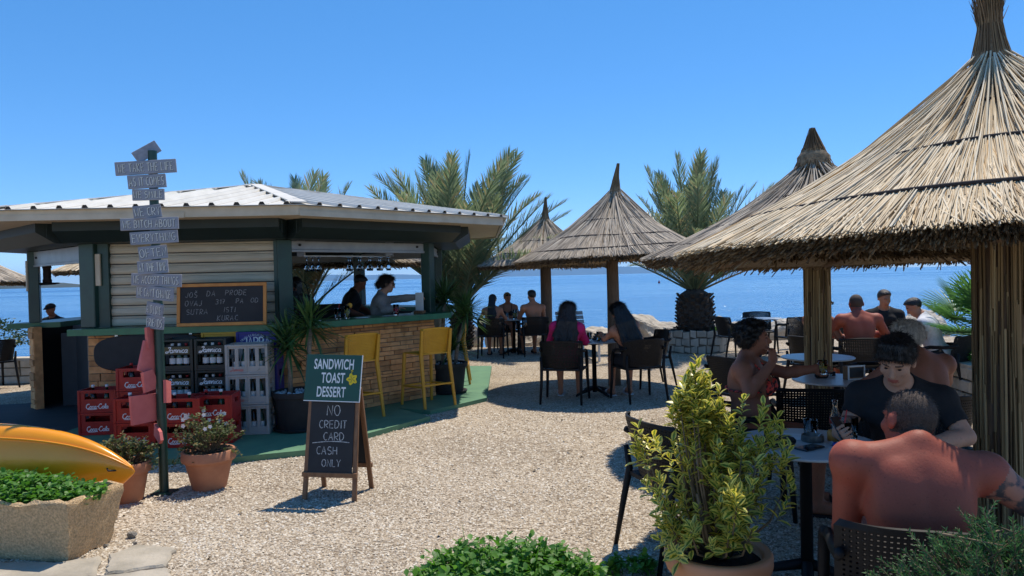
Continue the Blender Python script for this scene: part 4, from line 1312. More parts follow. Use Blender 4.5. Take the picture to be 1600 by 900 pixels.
# variegated shrub in the terracotta pot
def shrub_pot():
    t = empty('variegated_shrub', (.90, 3.3, 0), 0, 'yellow and green variegated shrub in a wide terracotta pot', 'potted plant')
    m_ = MB(); m_.smooth = True
    m_.lathe([(.145, 0), (.15, .02), (.205, .30), (.228, .315), (.238, .345), (.238, .385), (.228, .40), (.205, .40), (.195, .385), (.19, .35), (.001, .35)], 40)
    m_.build('pot', MT['terracotta_f'], t)
    m_ = MB(); m_.smooth = True; m_.lathe([(.195, .352), (.1, .362), (.001, .365)], 24); m_.build('soil', MT['soil'], t)
    r_ = np.random.default_rng(5)
    O, D, U, L = [], [], [], []
    stems = MB(); stems.smooth = True
    # leading shoots: (x, y, z) of tips; irregular outline as in the picture
    tips = []
    def inside(z):      # half width of the crown at height z
        return np.interp(z, [.50, .58, .70, .80, .90, .97, 1.05, 1.12, 1.22], [.12, .26, .325, .335, .30, .23, .15, .09, .05])
    for i in range(64):
        z = r_.uniform(.56, 1.14); w_ = inside(z); a = i * 2.4 + r_.normal(0, .3); q = r_.uniform(.45, 1.08) if i % 4 else r_.uniform(.1, .5)
        cx = -.02 - .06 * np.interp(z, [.5, .9, 1.2], [0, .2, .7])
        c = np.array([cx + w_ * q * math.cos(a) * 1.05, w_ * q * math.sin(a) * .85, z + .06 * (1 - q)])
        out = np.array([math.cos(a) * .5, math.sin(a) * .5, 1.0]); out /= np.linalg.norm(out)
        for k_ in range(int(r_.integers(3, 8))):
            tips.append(tuple(c - out * .035 * k_ * r_.uniform(.5, 1.3) + r_.normal(0, .022 + .006 * k_, 3)))
    tips += [(-.31, 0, .90), (-.35, .0, .88), (-.345, .02, .95), (-.28, -.02, .92), (.20, -.02, 1.0), (.22, 0, 1.04), (.25, 0, .96), (-.09, 0, 1.22), (-.07, .02, 1.25), (-.12, 0, 1.18), (-.05, 0, 1.16), (.31, 0, .80), (.33, .0, .72), (-.20, 0, 1.03), (.27, -.1, .62), (-.24, -.05, .62), (-.37, 0, .86), (-.36, .02, .91), (-.33, -.03, .84), (.30, .0, .93), (.29, .02, .98), (-.17, 0, 1.08), (.02, 0, 1.12), (.34, 0, .66)]
    for i, p in enumerate(tips):
        p = np.array(p); base = np.array([p[0] * .12, p[1] * .12, .36])
        mid = base + (p - base) * .55 + np.array([p[0] * .12, p[1] * .12, -.04])
        if i % 5 == 0: stems.tube([base, mid, p], [.008, .005, .0025], 5)
        ax = p - mid; ax /= np.linalg.norm(ax)
        for k in range(9):         # leaves whorled round the shoot tip
            t_ = k / 9
            o = p - ax * .085 * t_
            an = k * 2.4 + i; e1 = np.cross(ax, [0.3, .2, 1.]); e1 /= np.linalg.norm(e1); e2 = np.cross(ax, e1)
            out = e1 * math.cos(an) + e2 * math.sin(an)
            d = ax * (.95 - .75 * t_) + out * (.45 + .55 * t_) + r_.normal(0, .12, 3)
            O.append(o); D.append(d); U.append(ax + r_.normal(0, .15, 3)); L.append(r_.uniform(.040, .074) * (.75 + .35 * t_))
    L = np.array(L)
    v, f, a = blades(np.array(O), np.array(D), np.array(U), L, L * .24, LEAFP, .18, .35, False)
    tag(link('leaves', np_mesh('leaves', v, f, MT['euonymus'], False, None, a), t), None, None, None, 'stuff')
    stems.build('stems', MT['twig'], t)
    # a second layer of low twigs
    m_ = MB(); m_.smooth = True
    for i in range(9):
        a_ = r_.uniform(0, 6.28); m_.tube([(.03 * math.cos(a_), .03 * math.sin(a_), .35), (.1 * math.cos(a_), .1 * math.sin(a_), .5), (.16 * math.cos(a_), .14 * math.sin(a_), .68)], [.011, .009, .006], 6)
    m_.build('branches', MT['twig'], t)
shrub_pot()

def flower_pot(loc, r, h, label, seed, spread, ph, dry=False):
    t = empty('flower_pot', loc, 0, label, 'potted plant', 'terracotta pots beside the signpost')
    m_ = MB(); m_.smooth = True
    m_.lathe([(r * .62, 0), (r * .64, .01), (r * .88, h * .72), (r * .98, h * .73), (r * 1.02, h * .78), (r * 1.0, h * .98), (r * .98, h), (r * .9, h), (r * .86, h * .9), (.001, h * .9)], 34)
    o = m_.build('pot', MT['terracotta'], t); autosmooth(o, 30)
    m_ = MB(); m_.lathe([(r * .87, h * .905), (.001, h * .93)], 20); m_.build('soil', MT['soil'], t)
    r_ = np.random.default_rng(seed)
    tw = MB(); tw.smooth = True
    O, D, U, L = [], [], [], []
    for i in range(85):
        a = r_.uniform(0, 6.28); q = math.sqrt(r_.random()); z = h + ph * (1 - .65 * q * q) * r_.uniform(.45, 1.08)
        p = np.array([spread * q * math.cos(a), spread * .8 * q * math.sin(a), z]); b = np.array([.03 * math.cos(a), .03 * math.sin(a), h * .92])
        if q > .85 and r_.random() < .5: p[2] = h * r_.uniform(.6, 1.0)     # trailing shoots
        m = (p + b) / 2 + np.array([p[0] * .25, p[1] * .25, .06])
        tw.tube([b, m, p], [.004, .003, .0015], 4, False)
        for k in range(17):
            t_ = r_.uniform(.3, 1.0); o = (b * (1 - t_) ** 2 + 2 * m * t_ * (1 - t_) + p * t_ ** 2) + r_.normal(0, .008, 3)
            O.append(o); d = r_.normal(0, 1, 3); d[2] = abs(d[2]) * .7 + .1; D.append(d); U.append(r_.normal(0, .5, 3) + [0, 0, 1]); L.append(r_.uniform(.022, .042))
    L = np.array(L)
    v, f, a_ = blades(np.array(O), np.array(D), np.array(U), L, L * .24, LEAFP, .2, .3)
    if dry: a_['rnd'] = .35 + .65 * a_['rnd']
    tag(link('leaves', np_mesh('leaves', v, f, MT['shrub_leaf'], False, None, a_), t), None, None, None, 'stuff')
    tw.build('twigs', MT['twig'], t)
    if not dry:
        O = []; D = []
        for i in range(13):
            a = r_.uniform(0, 6.28); c = np.array([spread * .55 * math.cos(a), spread * .55 * math.sin(a) - .05, h + ph * r_.uniform(.6, 1.0)])
            for k in range(5):
                an = k * 1.257 + i; O.append(c); D.append((math.cos(an), -.35, math.sin(an)))
        m_v, m_f, m_a = blades(np.array(O), np.array(D), np.tile([[0, -1., 0]], (len(O), 1)), .019, .007, LEAFP, .05, .1, False)
        tag(link('blossoms', np_mesh('blossoms', m_v, m_f, MT['petal'], False, None, m_a), t), None, None, None, 'stuff')
    return t
flower_pot((-2.98, 5.62, 0), .165, .30, 'terracotta pot of dry brownish twiggy shrub behind the kayak tip', 41, .25, .24, True)
flower_pot((-2.48, 5.92, 0), .205, .31, 'terracotta pot of green shrub with small white flowers right of the signpost', 42, .29, .33)

# herbs at the bottom edge
def herbs(name, loc, n, rx, ry, h, label, cat, seed, grass=0, zb=0.0, leaf=(.022, .010)):
    t = empty(name, loc, 0, label, cat)
    v, f, a = herb_clump(n, rx, ry, h, seed, leaf, zb)
    tag(link('leaves', np_mesh('leaves', v, f, MT['herb'], False, None, a), t), None, None, None, 'stuff')
    m_ = MB(); m_.smooth = True
    r_ = np.random.default_rng(seed)
    for i in range(int(n * .5)):
        an, q = r_.uniform(0, 6.28), math.sqrt(r_.random()); x, y = rx * q * math.cos(an), ry * q * math.sin(an); hh = h * (1 - .55 * q * q) * r_.uniform(.5, .95)
        m_.tube([(x, y, zb), (x * 1.12, y * 1.12, zb + hh * .6), (x * 1.25, y * 1.25, zb + hh)], [.003, .0025, .0015], 3, False)
    tag(m_.build('stems', MT['herb'], t), None, None, None, 'stuff')
    if grass:
        a_ = r_.uniform(0, 6.28, grass); q = np.sqrt(r_.random(grass)); O = np.stack([rx * .8 * q * np.cos(a_), ry * .8 * q * np.sin(a_), np.full(grass, zb + .05)], 1)
        D = r_.normal(0, .35, (grass, 3)); D[:, 2] = 1
        v, f, at = blades(O, D, r_.normal(0, 1, (grass, 3)), r_.uniform(.8, 1.15, grass) * h * 1.15, .007, STRAPP + [], r_.uniform(.15, .7, grass), .3)
        tag(link('grass_blades', np_mesh('grass_blades', v, f, MT['herb'], False, None, at), t), None, None, None, 'stuff')
    return t
herbs('herb_clump', (-.06, 3.74, 0), 400, .41, .28, .30, 'bright green leafy herb clump with a few grass blades on the gravel', 'plant', 51, 26)
herbs('weed_sprig', (.62, 4.02, 0), 26, .12, .08, .10, 'small sparse weed growing between the herb clump and the chair leg', 'plant', 52, 2)

# juniper close to the camera
def juniper():
    t = empty('juniper_bush', (1.19, 1.84, 0), 0, 'dark green feathery juniper in front of the shirtless man', 'bush')
    r_ = np.random.default_rng(61)
    O, D, L, A_, B_ = [], [], [], [], []
    for i in range(680):
        a = r_.uniform(0, 6.28); q = math.sqrt(r_.random())
        top = np.interp(q, [0, .5, .8, 1], [1.04, .99, .88, .70]) + r_.normal(0, .03)
        p = np.array([.36 * q * math.cos(a), .24 * q * math.sin(a), top * r_.uniform(.80, 1.0)])
        d = np.array([math.cos(a) * (.35 + .8 * q), math.sin(a) * (.3 + .6 * q), 1.0]) + r_.normal(0, .35, 3); d /= np.linalg.norm(d)
        ln = r_.uniform(.07, .14); b = p - d * ln
        A_.append(b - d * .05); B_.append(p)
        for k in range(30):
            t_ = k / 30; o = b + d * ln * t_; an = k * 2.4
            e1 = np.cross(d, [.1, .3, 1.]); e1 /= np.linalg.norm(e1); e2 = np.cross(d, e1)
            O.append(o); D.append(d * .75 + (e1 * math.cos(an) + e2 * math.sin(an)) * .85); L.append(.019 * (1.15 - .5 * t_))
    v, f, a = blades(np.array(O), np.array(D), unit_rand(len(O)), np.array(L), .0030, [(0, 1, 0), (1, .1, 0)], 0, .2)
    tag(link('needles', np_mesh('needles', v, f, MT['juniper'], False, None, a), t), None, None, None, 'stuff')
    vs, fs, k = straws(A_, B_, .0035, .0015, 4)
    tag(link('twigs', np_mesh('twigs', vs, fs, MT['twig']), t), None, None, None, 'stuff')
    m_ = MB(); m_.smooth = True
    for i in range(12):
        a = i * .52; m_.tube([(.04 * math.cos(a), .03 * math.sin(a), 0), (.1 * math.cos(a), .08 * math.sin(a), .4), (.22 * math.cos(a), .15 * math.sin(a), .8)], [.02, .014, .006], 6)
    m_.build('branches', MT['twig'], t)
juniper()

# fan palm in the raised bed at the right
def fan_palm(loc, label, seed, n=20, sc_=1.0):
    t = empty('fan_palm', loc, 0, label, 'palm')
    r_ = np.random.default_rng(seed)
    m_ = MB(); m_.smooth = True; m_.lathe([(.12, -.05), (.14, .1), (.1, .28), (.03, .36)], 12); m_.build('trunk', MT['bark_palm'], t)
    for i in range(n):
        az = i * 2.4 + r_.normal(0, .2); el = R(np.interp(i / n, [0, 1], [80, 8])) + r_.normal(0, .1)
        d = np.array([math.cos(az) * math.cos(el), math.sin(az) * math.cos(el), math.sin(el)])
        s0 = np.array([0, 0, .26]); pl_ = .55 * sc_ * r_.uniform(.8, 1.1); c = s0 + d * pl_ + np.array([0, 0, -.05])
        k = 22; e1 = np.cross(d, [0, 0, 1.]); e1 /= np.linalg.norm(e1) + 1e-6; nrm = np.cross(e1, d)
        an = np.linspace(-2.0, 2.0, k); D = np.outer(np.cos(an), d) + np.outer(np.sin(an), e1) + nrm * .12
        v, f, a = blades(np.tile(c, (k, 1)), D, np.tile(nrm, (k, 1)), .40 * sc_ * (1 - .22 * (np.abs(an) / 2.0) ** 2) * r_.uniform(.92, 1.05, k), .013 * sc_, [(0, .35, 0), (.45, 1, 0), (.8, .6, 0), (1, .04, 0)], .10, .5)
        vs, fs, kk = straws([s0], [c], .008, .005, 5)
        me = np_mesh('fan_leaf', np.concatenate([v, vs]), [f, fs + len(v)], MT['fan'], False, None, {'rnd': np.concatenate([a['rnd'], np.full(len(vs), .5)]), 'edge': np.zeros(len(v) + len(vs))})
        link('fan_leaf', me, t)
    return t
fan_palm((6.05, 9.2, .42), 'bright green fan palm in the raised bed seen left of the thick reed pole', 71, 28, 1.3)
fan_palm((7.25, 9.0, .42), 'fan palm showing right of the thick reed pole at the picture edge', 72, 20, 1.2)

# raised bed with a wall of fitted stones
bed = empty('raised_bed', (0, 0, 0), 0, 'raised bed edged with a wall of fitted pale stones behind the reed pole', 'planter')
def stone_wall(parent, a, b, h, th, rows, seed, mat='stone_pale', Lr=(.2, .38)):
    r_ = random.Random(seed); a, b = Vector((*a, 0)), Vector((*b, 0)); d = b - a; Ln = d.length; d.normalize(); nrm = Vector((d.y, -d.x, 0))
    Mx = Matrix((( d.x, nrm.x, 0, a.x), (d.y, nrm.y, 0, a.y), (0, 0, 1, 0), (0, 0, 0, 1)))
    m_ = MB(); m_.T = Mx; m_.box(0, Ln, -th, -.02, -.02, h - .02); core = m_.build('bedding', MT['mortar'], parent)
    z = 0
    for i in range(rows):
        hh = h / rows; u = 0
        while u < Ln - .02:
            L = min(r_.uniform(*Lr), Ln - u)
            if Ln - u - L < .1: L = Ln - u
            j = [r_.uniform(-.018, .018) for _ in range(8)]
            d_ = r_.uniform(.005, .03); e = .008
            q = [(u + e + j[0], z + e), (u + L - e + j[1], z + e), (u + L - e + j[2], z + hh - e + j[3] * .3), (u + e + j[4], z + hh - e + j[5] * .3)]
            c = (sum(p[0] for p in q) / 4, sum(p[1] for p in q) / 4)
            q2 = [(c[0] + (p[0] - c[0]) * .9, c[1] + (p[1] - c[1]) * .88) for p in q]
            vs = [(p[0], -.03, p[1]) for p in q] + [(p[0], d_ * .6, p[1]) for p in q] + [(p[0], d_ + .008, p[1]) for p in q2]
            m_ = MB(); m_.T = Mx
            m_.add(vs, [(8, 9, 10, 11)] + [(k0 + k, k0 + (k + 1) % 4, k0 + 4 + (k + 1) % 4, k0 + 4 + k) for k0 in (0, 4) for k in range(4)])
            m_.build('stone', MT[mat], parent)
            u += L
        z += hh
    m_ = MB(); m_.T = Mx; m_.box(-.02, Ln + .02, -th - .03, .02, h - .018, h + .025, .004); m_.build('coping', MT['stone_pale'], parent)
stone_wall(bed, (5.28, 8.2), (9.3, 6.9), .46, .2, 3, 81)
stone_wall(bed, (5.55, 10.7), (5.28, 8.2), .46, .2, 3, 82)
m_ = MB(); m_.prism([(5.33, 8.3), (9.3, 7.05), (10.5, 11), (5.6, 10.8)], .0, .42); m_.build('bed_soil', MT['gravel'], bed)

def bush(name, loc, rx, ry, h, label, cat, seed, n=1400, mat='hedge', leaf=.05):
    t = empty(name, loc, 0, label, cat)
    r_ = np.random.default_rng(seed)
    d = unit_rand(n, -.2); q = r_.uniform(.55, 1.02, n) ** .6
    lump = 1 + .16 * np.sin(d[:, 0] * 5 + seed) * np.cos(d[:, 1] * 4) + .1 * np.sin(d[:, 2] * 9 + d[:, 0] * 7)
    O = np.stack([d[:, 0] * rx * q * lump, d[:, 1] * ry * q * lump, h * .45 + d[:, 2] * h * .55 * q * lump], 1)
    O[:, 2] = np.maximum(O[:, 2], .03)
    D = d + r_.normal(0, .6, (n, 3))
    L = r_.uniform(.7, 1.3, n) * leaf
    v, f, a = blades(O, D, r_.normal(0, .7, (n, 3)) + [0, 0, .8], L, L * .28, LEAFP, .2, .25)
    tag(link('leaves', np_mesh('leaves', v, f, MT[mat], False, None, a), t), None, None, None, 'stuff')
    m_ = MB(); m_.smooth = True
    for i in range(7):
        a_ = i * .9; m_.tube([(0, 0, 0), (.3 * rx * math.cos(a_), .3 * ry * math.sin(a_), h * .4), (.6 * rx * math.cos(a_), .6 * ry * math.sin(a_), h * .75)], [.02, .013, .005], 5)
    m_.build('branches', MT['twig'], t)
    return t
bush('hedge_shrub', (-9.7, 13.2, .3), .9, .6, .9, 'dark round shrub behind the low wall left of the kiosk', 'shrub', 91, 2200)
bush('hedge_shrub', (-11.2, 13.4, .3), .9, .6, .85, 'dark shrub at the left picture edge below the thatch', 'shrub', 92, 1800)
bush('planter_tuft', (4.28, 15.25, .28), .28, .2, .22, 'small green tuft on the rim of the round palm planter', 'plant', 93, 260, 'herb', .05)
bush('bed_tuft', (5.72, 8.9, .40), .2, .16, .2, 'small bright green tuft under the fan palm', 'plant', 94, 240, 'herb', .05)
lw = empty('garden_wall', (0, 0, 0), 0, 'low dry stone wall in front of the dark shrubs at the left', 'wall')
stone_wall(lw, (-13.0, 12.6), (-8.2, 12.6), .42, .25, 3, 83)
# ================================================================ signs, crates, kayak, stools, bar things
# ---- A-board
def a_board():
    t = empty('sandwich_board', (-1.375, 5.66, 0), R(-11), 'wooden A-frame chalkboard with a green sandwich, toast and dessert panel', 'sign')
    W_, H_ = .40, .80; lean = .17
    def leaf(sgn, name):
        m_ = MB()
        for s_ in (-1, 1): m_.bar((s_ * W_ / 2, sgn * (lean), 0), (s_ * (W_ / 2 - .015), sgn * .02, H_ + .02), .036, .022, (0, 1, 0), .003)
        z = .19; y = lean * (1 - z / H_) + .02
        m_.cbox((0, sgn * (y + .004), z), (W_ + .036, .028, .035), None, .003)
        m_.cbox((0, sgn * .03, H_ - .02), (W_ - .05, .02, .03), None, .003)
        f = m_.build(name, MT['wood_b'], t)
        th = math.atan2(lean - .02, H_)
        b = MB(); b.T = Matrix.Translation((0, sgn * (lean * .5 + .01), .5)) @ Matrix.Rotation(sgn * th, 4, 'X')
        b.cbox((0, 0, 0), (W_ - .045, .008, .60), None, .001)
        bd = b.build('chalkboard', MT['chalkboard'], f)
        return bd, b.T
    bd, _ = leaf(1, 'rear_frame')
    bd, T_ = leaf(-1, 'front_frame')
    T2 = T_ @ Matrix.Translation((0, -.0065, 0)) @ Matrix.Rotation(R(90), 4, 'X')
    ls = []
    for s_, h, x, y in (('NO', .075, .01, .125), ('CREDIT', .056, .01, .03), ('CARD', .056, .02, -.06), ('CASH', .056, -.03, -.165), ('ONLY', .052, .01, -.255)):
        ls += line_text(s_, h, x, y, jit=.02, gap=.22)
    ls.append([(-.15 + .3 * i / 12, -.083 + .014 * math.sin(i / 12 * 2.6)) for i in range(13)])
    writing('chalk_writing', ls, .0058, MT['chalk'], bd, T2)
    # printed panel fixed over the top
    tp = Matrix.Translation((.005, -.052, .905)) @ Matrix.Rotation(-math.atan2(lean, H_), 4, 'X') @ Matrix.Rotation(R(1.2), 4, 'Y')
    m_ = MB(); m_.T = tp; m_.cbox((0, .0, 0), (.455, .006, .355), None, .001)
    pn = m_.build('printed_panel', MT['sign_green'], t)
    m_ = MB(); m_.T = tp
    m_.cbox((0, -.0005, -.176), (.456, .008, .006)); m_.cbox((.2255, -.0005, 0), (.005, .0075, .355))
    m_.build('panel_edge', MT['white_print'], pn)
    base = tp @ Matrix.Translation((0, -.0045, 0)) @ Matrix.Rotation(R(90), 4, 'X')
    for s_, x, y in (('SANDWICH', 0, .068), ('TOAST', .0, -.036), ('DESSERT', -.008, -.142)):
        me = font_mesh(s_, .108, .55, .0020, 1.04); me.materials.append(MT['white_print'])
        o = link('lettering', me, pn); o.matrix_local = base @ Matrix.Translation((x, y, 0))
    # yellow hibiscus
    m_ = MB(); m_.T = base @ Matrix.Translation((.155, -.006, .0004))
    for k in range(5):
        a0 = R(90 + 72 * k + 20); c = (.022 * math.cos(a0), .022 * math.sin(a0))
        poly = []
        for i in range(18):
            an = 2 * math.pi * i / 18
            rr = .020 * (1 + .12 * math.cos(3 * an) + .06 * math.sin(7 * an))
            px_, py_ = rr * 1.1 * math.cos(an), rr * .92 * math.sin(an)
            poly.append((c[0] + px_ * math.cos(a0) - py_ * math.sin(a0), c[1] + px_ * math.sin(a0) + py_ * math.cos(a0), .0004 * k))
        m_.add(poly, [tuple(range(18))])
    vs, fs = ribbons([[(0, 0), (-.006, .03), (-.004, .058)]], .005, .003); m_.add(vs, fs)
    for (x, y) in ((-.004, .062), (.002, .066), (-.009, .066), (-.003, .071), (.003, .06)): m_.add([(x + .0032 * math.cos(i), y + .0032 * math.sin(i), .0032) for i in range(6)], [tuple(range(6))])
    m_.cur = 1
    for k in range(5):
        a0 = R(90 + 72 * k + 20); vs, fs = ribbons([[(.006 * math.cos(a0), .006 * math.sin(a0)), (.02 * math.cos(a0 + .12), .02 * math.sin(a0 + .12)), (.029 * math.cos(a0), .029 * math.sin(a0))]], .0035, .0036); m_.add(vs, fs)
    m_.build('flower_emblem', [MT['flower_print'], MT['sign_green']], pn)
a_board()

# ---- finger signpost
def signpost():
    t = empty('finger_signpost', (-2.79, 5.80, 0), 0, 'tall dark green signpost stacked with grey lettered planks and pink arrows', 'signpost')
    m_ = MB(); m_.smooth = True; m_.tube([(0, 0, -.03), (-.003, 0, 1.4), (-.01, 0, 2.70)], [.036, .036, .034], 14)
    autosmooth(m_.build('pole', MT['green_dark'], t), 40)
    m_ = MB(); m_.cbox((0, 0, .006), (.16, .16, .012), None, .003); m_.build('base_plate', MT['green_dark'], t)
    S_ = 5.76 / 1150
    rows = [  # centre px relative to pole at that height (x), z, width, height, yaw, roll, text
        (-.045, 2.690, .20, .095, 38, 34, ''), (-.035, 2.565, .45, .105, 8, 4.5, 'WE TAKE THE LIFE'), (-.03, 2.455, .275, .105, 14, 5, 'AS IT COMES'), (-.022, 2.352, .24, .088, 4, 1.5, 'WE SMILE'),
        (-.035, 2.22, .20, .10, 20, 7, 'WE CRY'), (-.020, 2.125, .435, .095, 5, 2, 'WE BITCH ABOUT'), (.012, 2.018, .35, .10, 9, 4, 'EVERYTHING'), (.0, 1.90, .205, .105, 24, 7, 'OFTEN'),
        (-.005, 1.787, .225, .105, 8, 4, 'AT THE TIME'), (.02, 1.685, .42, .098, -8, -2, 'WE ACCEPT THINGS'), (.005, 1.583, .335, .105, -14, -5, "WE CAN'T CHANGE"), (.0, 1.455, .165, .105, -22, -9, 'AND LOVE'), (.0, 1.352, .15, .10, -12, -5, 'FRIENDS')]
    for i, (x, z, wd, h, yaw, roll, tx) in enumerate(rows):
        Tm = Matrix.Translation((x - .004, -.05, z)) @ Matrix.Rotation(R(yaw), 4, 'Z') @ Matrix.Rotation(R(-roll + 1.0), 4, 'Y')
        if i == 0: Tm = Matrix.Translation((x, -.02, z)) @ Matrix.Rotation(R(yaw), 4, 'Z') @ Matrix.Rotation(R(-roll), 4, 'Y')
        m_ = MB(); m_.T = Tm; m_.cbox((0, 0, 0), (wd, .020, h), None, .0025)
        p = m_.build('plank', MT['plank_grey'], t)
        if tx:
            p['label'] = 'grey plank reading ' + tx.lower()
            st, L = strokes_text(tx, 1.0, .26, .02, 0, .42)
            hh = h * .60; sx = min(hh, (wd * .90) / L)
            ln = [[((q[0] - L / 2) * sx, (q[1] - .5) * hh) for q in s_] for s_ in st]
            dk = [[(q[0] + .0022, q[1] - .0022) for q in s_] for s_ in ln]
            writing('letter_edge', dk, .0068, MT['letter_dark'], p, Tm @ Matrix.Translation((0, -.0106, 0)) @ Matrix.Rotation(R(90), 4, 'X'), .1)
            writing('lettering', ln, .0050, MT['letter'], p, Tm @ Matrix.Translation((0, -.0116, 0)) @ Matrix.Rotation(R(90), 4, 'X'), .15)
    pk = [(-.055, -.03, 1.235, .10, .17, 80, 3), (-.065, -.05, 1.075, .16, .26, 66, -14), (-.05, -.08, .905, .13, .16, 72, 8), (-.09, -.09, .69, .25, .25, 64, 6), (.0, -.06, .475, .22, .10, -52, -14), (.035, .03, .80, .14, .20, 100, 0)]
    for i, (x, y, z, wd, h, yaw, roll) in enumerate(pk):
        Tm = Matrix.Translation((x, y, z)) @ Matrix.Rotation(R(yaw), 4, 'Z') @ Matrix.Rotation(R(-roll), 4, 'Y')
        m_ = MB(); m_.T = Tm
        a, b = wd / 2, h / 2          # arrow-ended board
        poly = [(-a, -b), (a * .55, -b), (a, 0), (a * .55, b), (-a, b)] if i % 2 == 0 else [(-a, -b * .8), (a * .9, -b), (a, b * .7), (-a * .9, b)]
        n = len(poly)
        vs = [(p[0], -.011, p[1]) for p in poly] + [(p[0], .011, p[1]) for p in poly]
        m_.add(vs, [tuple(range(n)), tuple(range(n, 2 * n))[::-1]] + [(k, n + k, n + (k + 1) % n, (k + 1) % n) for k in range(n)])
        p = m_.build('arrow_board', MT['plank_pink'], t); p['label'] = 'pink painted arrow board'
signpost()

# ---- chalkboard on the counter
def wall_board():
    t = empty('menu_chalkboard', (-3.175, 8.03, 1.185), KR, 'black chalkboard in an orange wooden frame leaning on the closed shutter', 'chalkboard')
    tl_ = Matrix.Rotation(R(-5), 4, 'X')
    W_, H_, f = .965, .465, .036
    m_ = MB(); m_.T = tl_; m_.cbox((0, 0, H_ / 2), (W_ - .04, .012, H_ - .04), None, .001); b = m_.build('board', MT['chalkboard'], t)
    for c, d in (((0, -.003, f / 2), (W_, .026, f)), ((0, -.003, H_ - f / 2), (W_, .026, f)), ((-W_ / 2 + f / 2, -.0035, H_ / 2), (f, .025, H_ - 2 * f - .001)), ((W_ / 2 - f / 2, -.0035, H_ / 2), (f, .025, H_ - 2 * f - .001))):
        m_ = MB(); m_.T = tl_; m_.cbox(c, d, None, .003); m_.build('frame_bar', MT['wood_o'], t)
    ls = []
    for s_, x, y, h in (('JO$', -.33, .315, .055), ('DA', -.12, .325, .058), ('PRO#E', .15, .33, .056), ('OVAJ', -.31, .222, .056), ('317', -.02, .235, .052), ('PA', .19, .24, .052), ('OD', .35, .245, .05), ('SUTRA', -.27, .128, .056), ('ISTI', .08, .145, .054), ('KURAC', .06, .055, .055)):
        ls += line_text(s_, h, x, y, slant=.12, jit=.035, gap=.3)
    writing('chalk_writing', ls, .0058, MT['chalk_dim'], b, tl_ @ Matrix.Translation((0, -.0085, 0)) @ Matrix.Rotation(R(90), 4, 'X'))
wall_board()

# ---- black oval tub hung under the counter
def oval_tub():
    t = empty('oval_tub', (-3.95, 8.03, 0), KR, 'long black oval tub standing on its side under the counter front', 'tub')
    n = 48
    def ring(a, b, y):
        out = []
        for i in range(n):
            an = 2 * math.pi * i / n; c, s_ = math.cos(an), math.sin(an)
            out.append((a * math.copysign(abs(c) ** .55, c), y, .905 + b * math.copysign(abs(s_) ** .7, s_)))
        return out
    m_ = MB(); m_.smooth = True
    rs = [ring(.50, .12, .14), ring(.55, .165, .13), ring(.59, .19, .03), ring(.61, .20, .0), ring(.615, .202, -.012), ring(.60, .19, -.016), ring(.56, .165, .03), ring(.50, .12, .09), ring(.01, .01, .095)]
    vs = [p for r_ in rs for p in r_]
    m_.add(vs, [(i * n + k, i * n + (k + 1) % n, (i + 1) * n + (k + 1) % n, (i + 1) * n + k) for i in range(len(rs) - 1) for k in range(n)])
    # flat base closes the front
    m_.build('tub_shell', MT['black_matt'], t)
    m_ = MB(); m_.smooth = False; r0 = ring(.598, .188, -.020); m_.add(r0, [tuple(range(n))]); m_.build('lid', MT['black_matt'], t)
    for s_ in (-1, 1):
        m_ = MB(); m_.cbox((s_ * .4, .06, 1.105), (.03, .02, .03)); m_.build('hook', MT['steel'], t)
oval_tub()

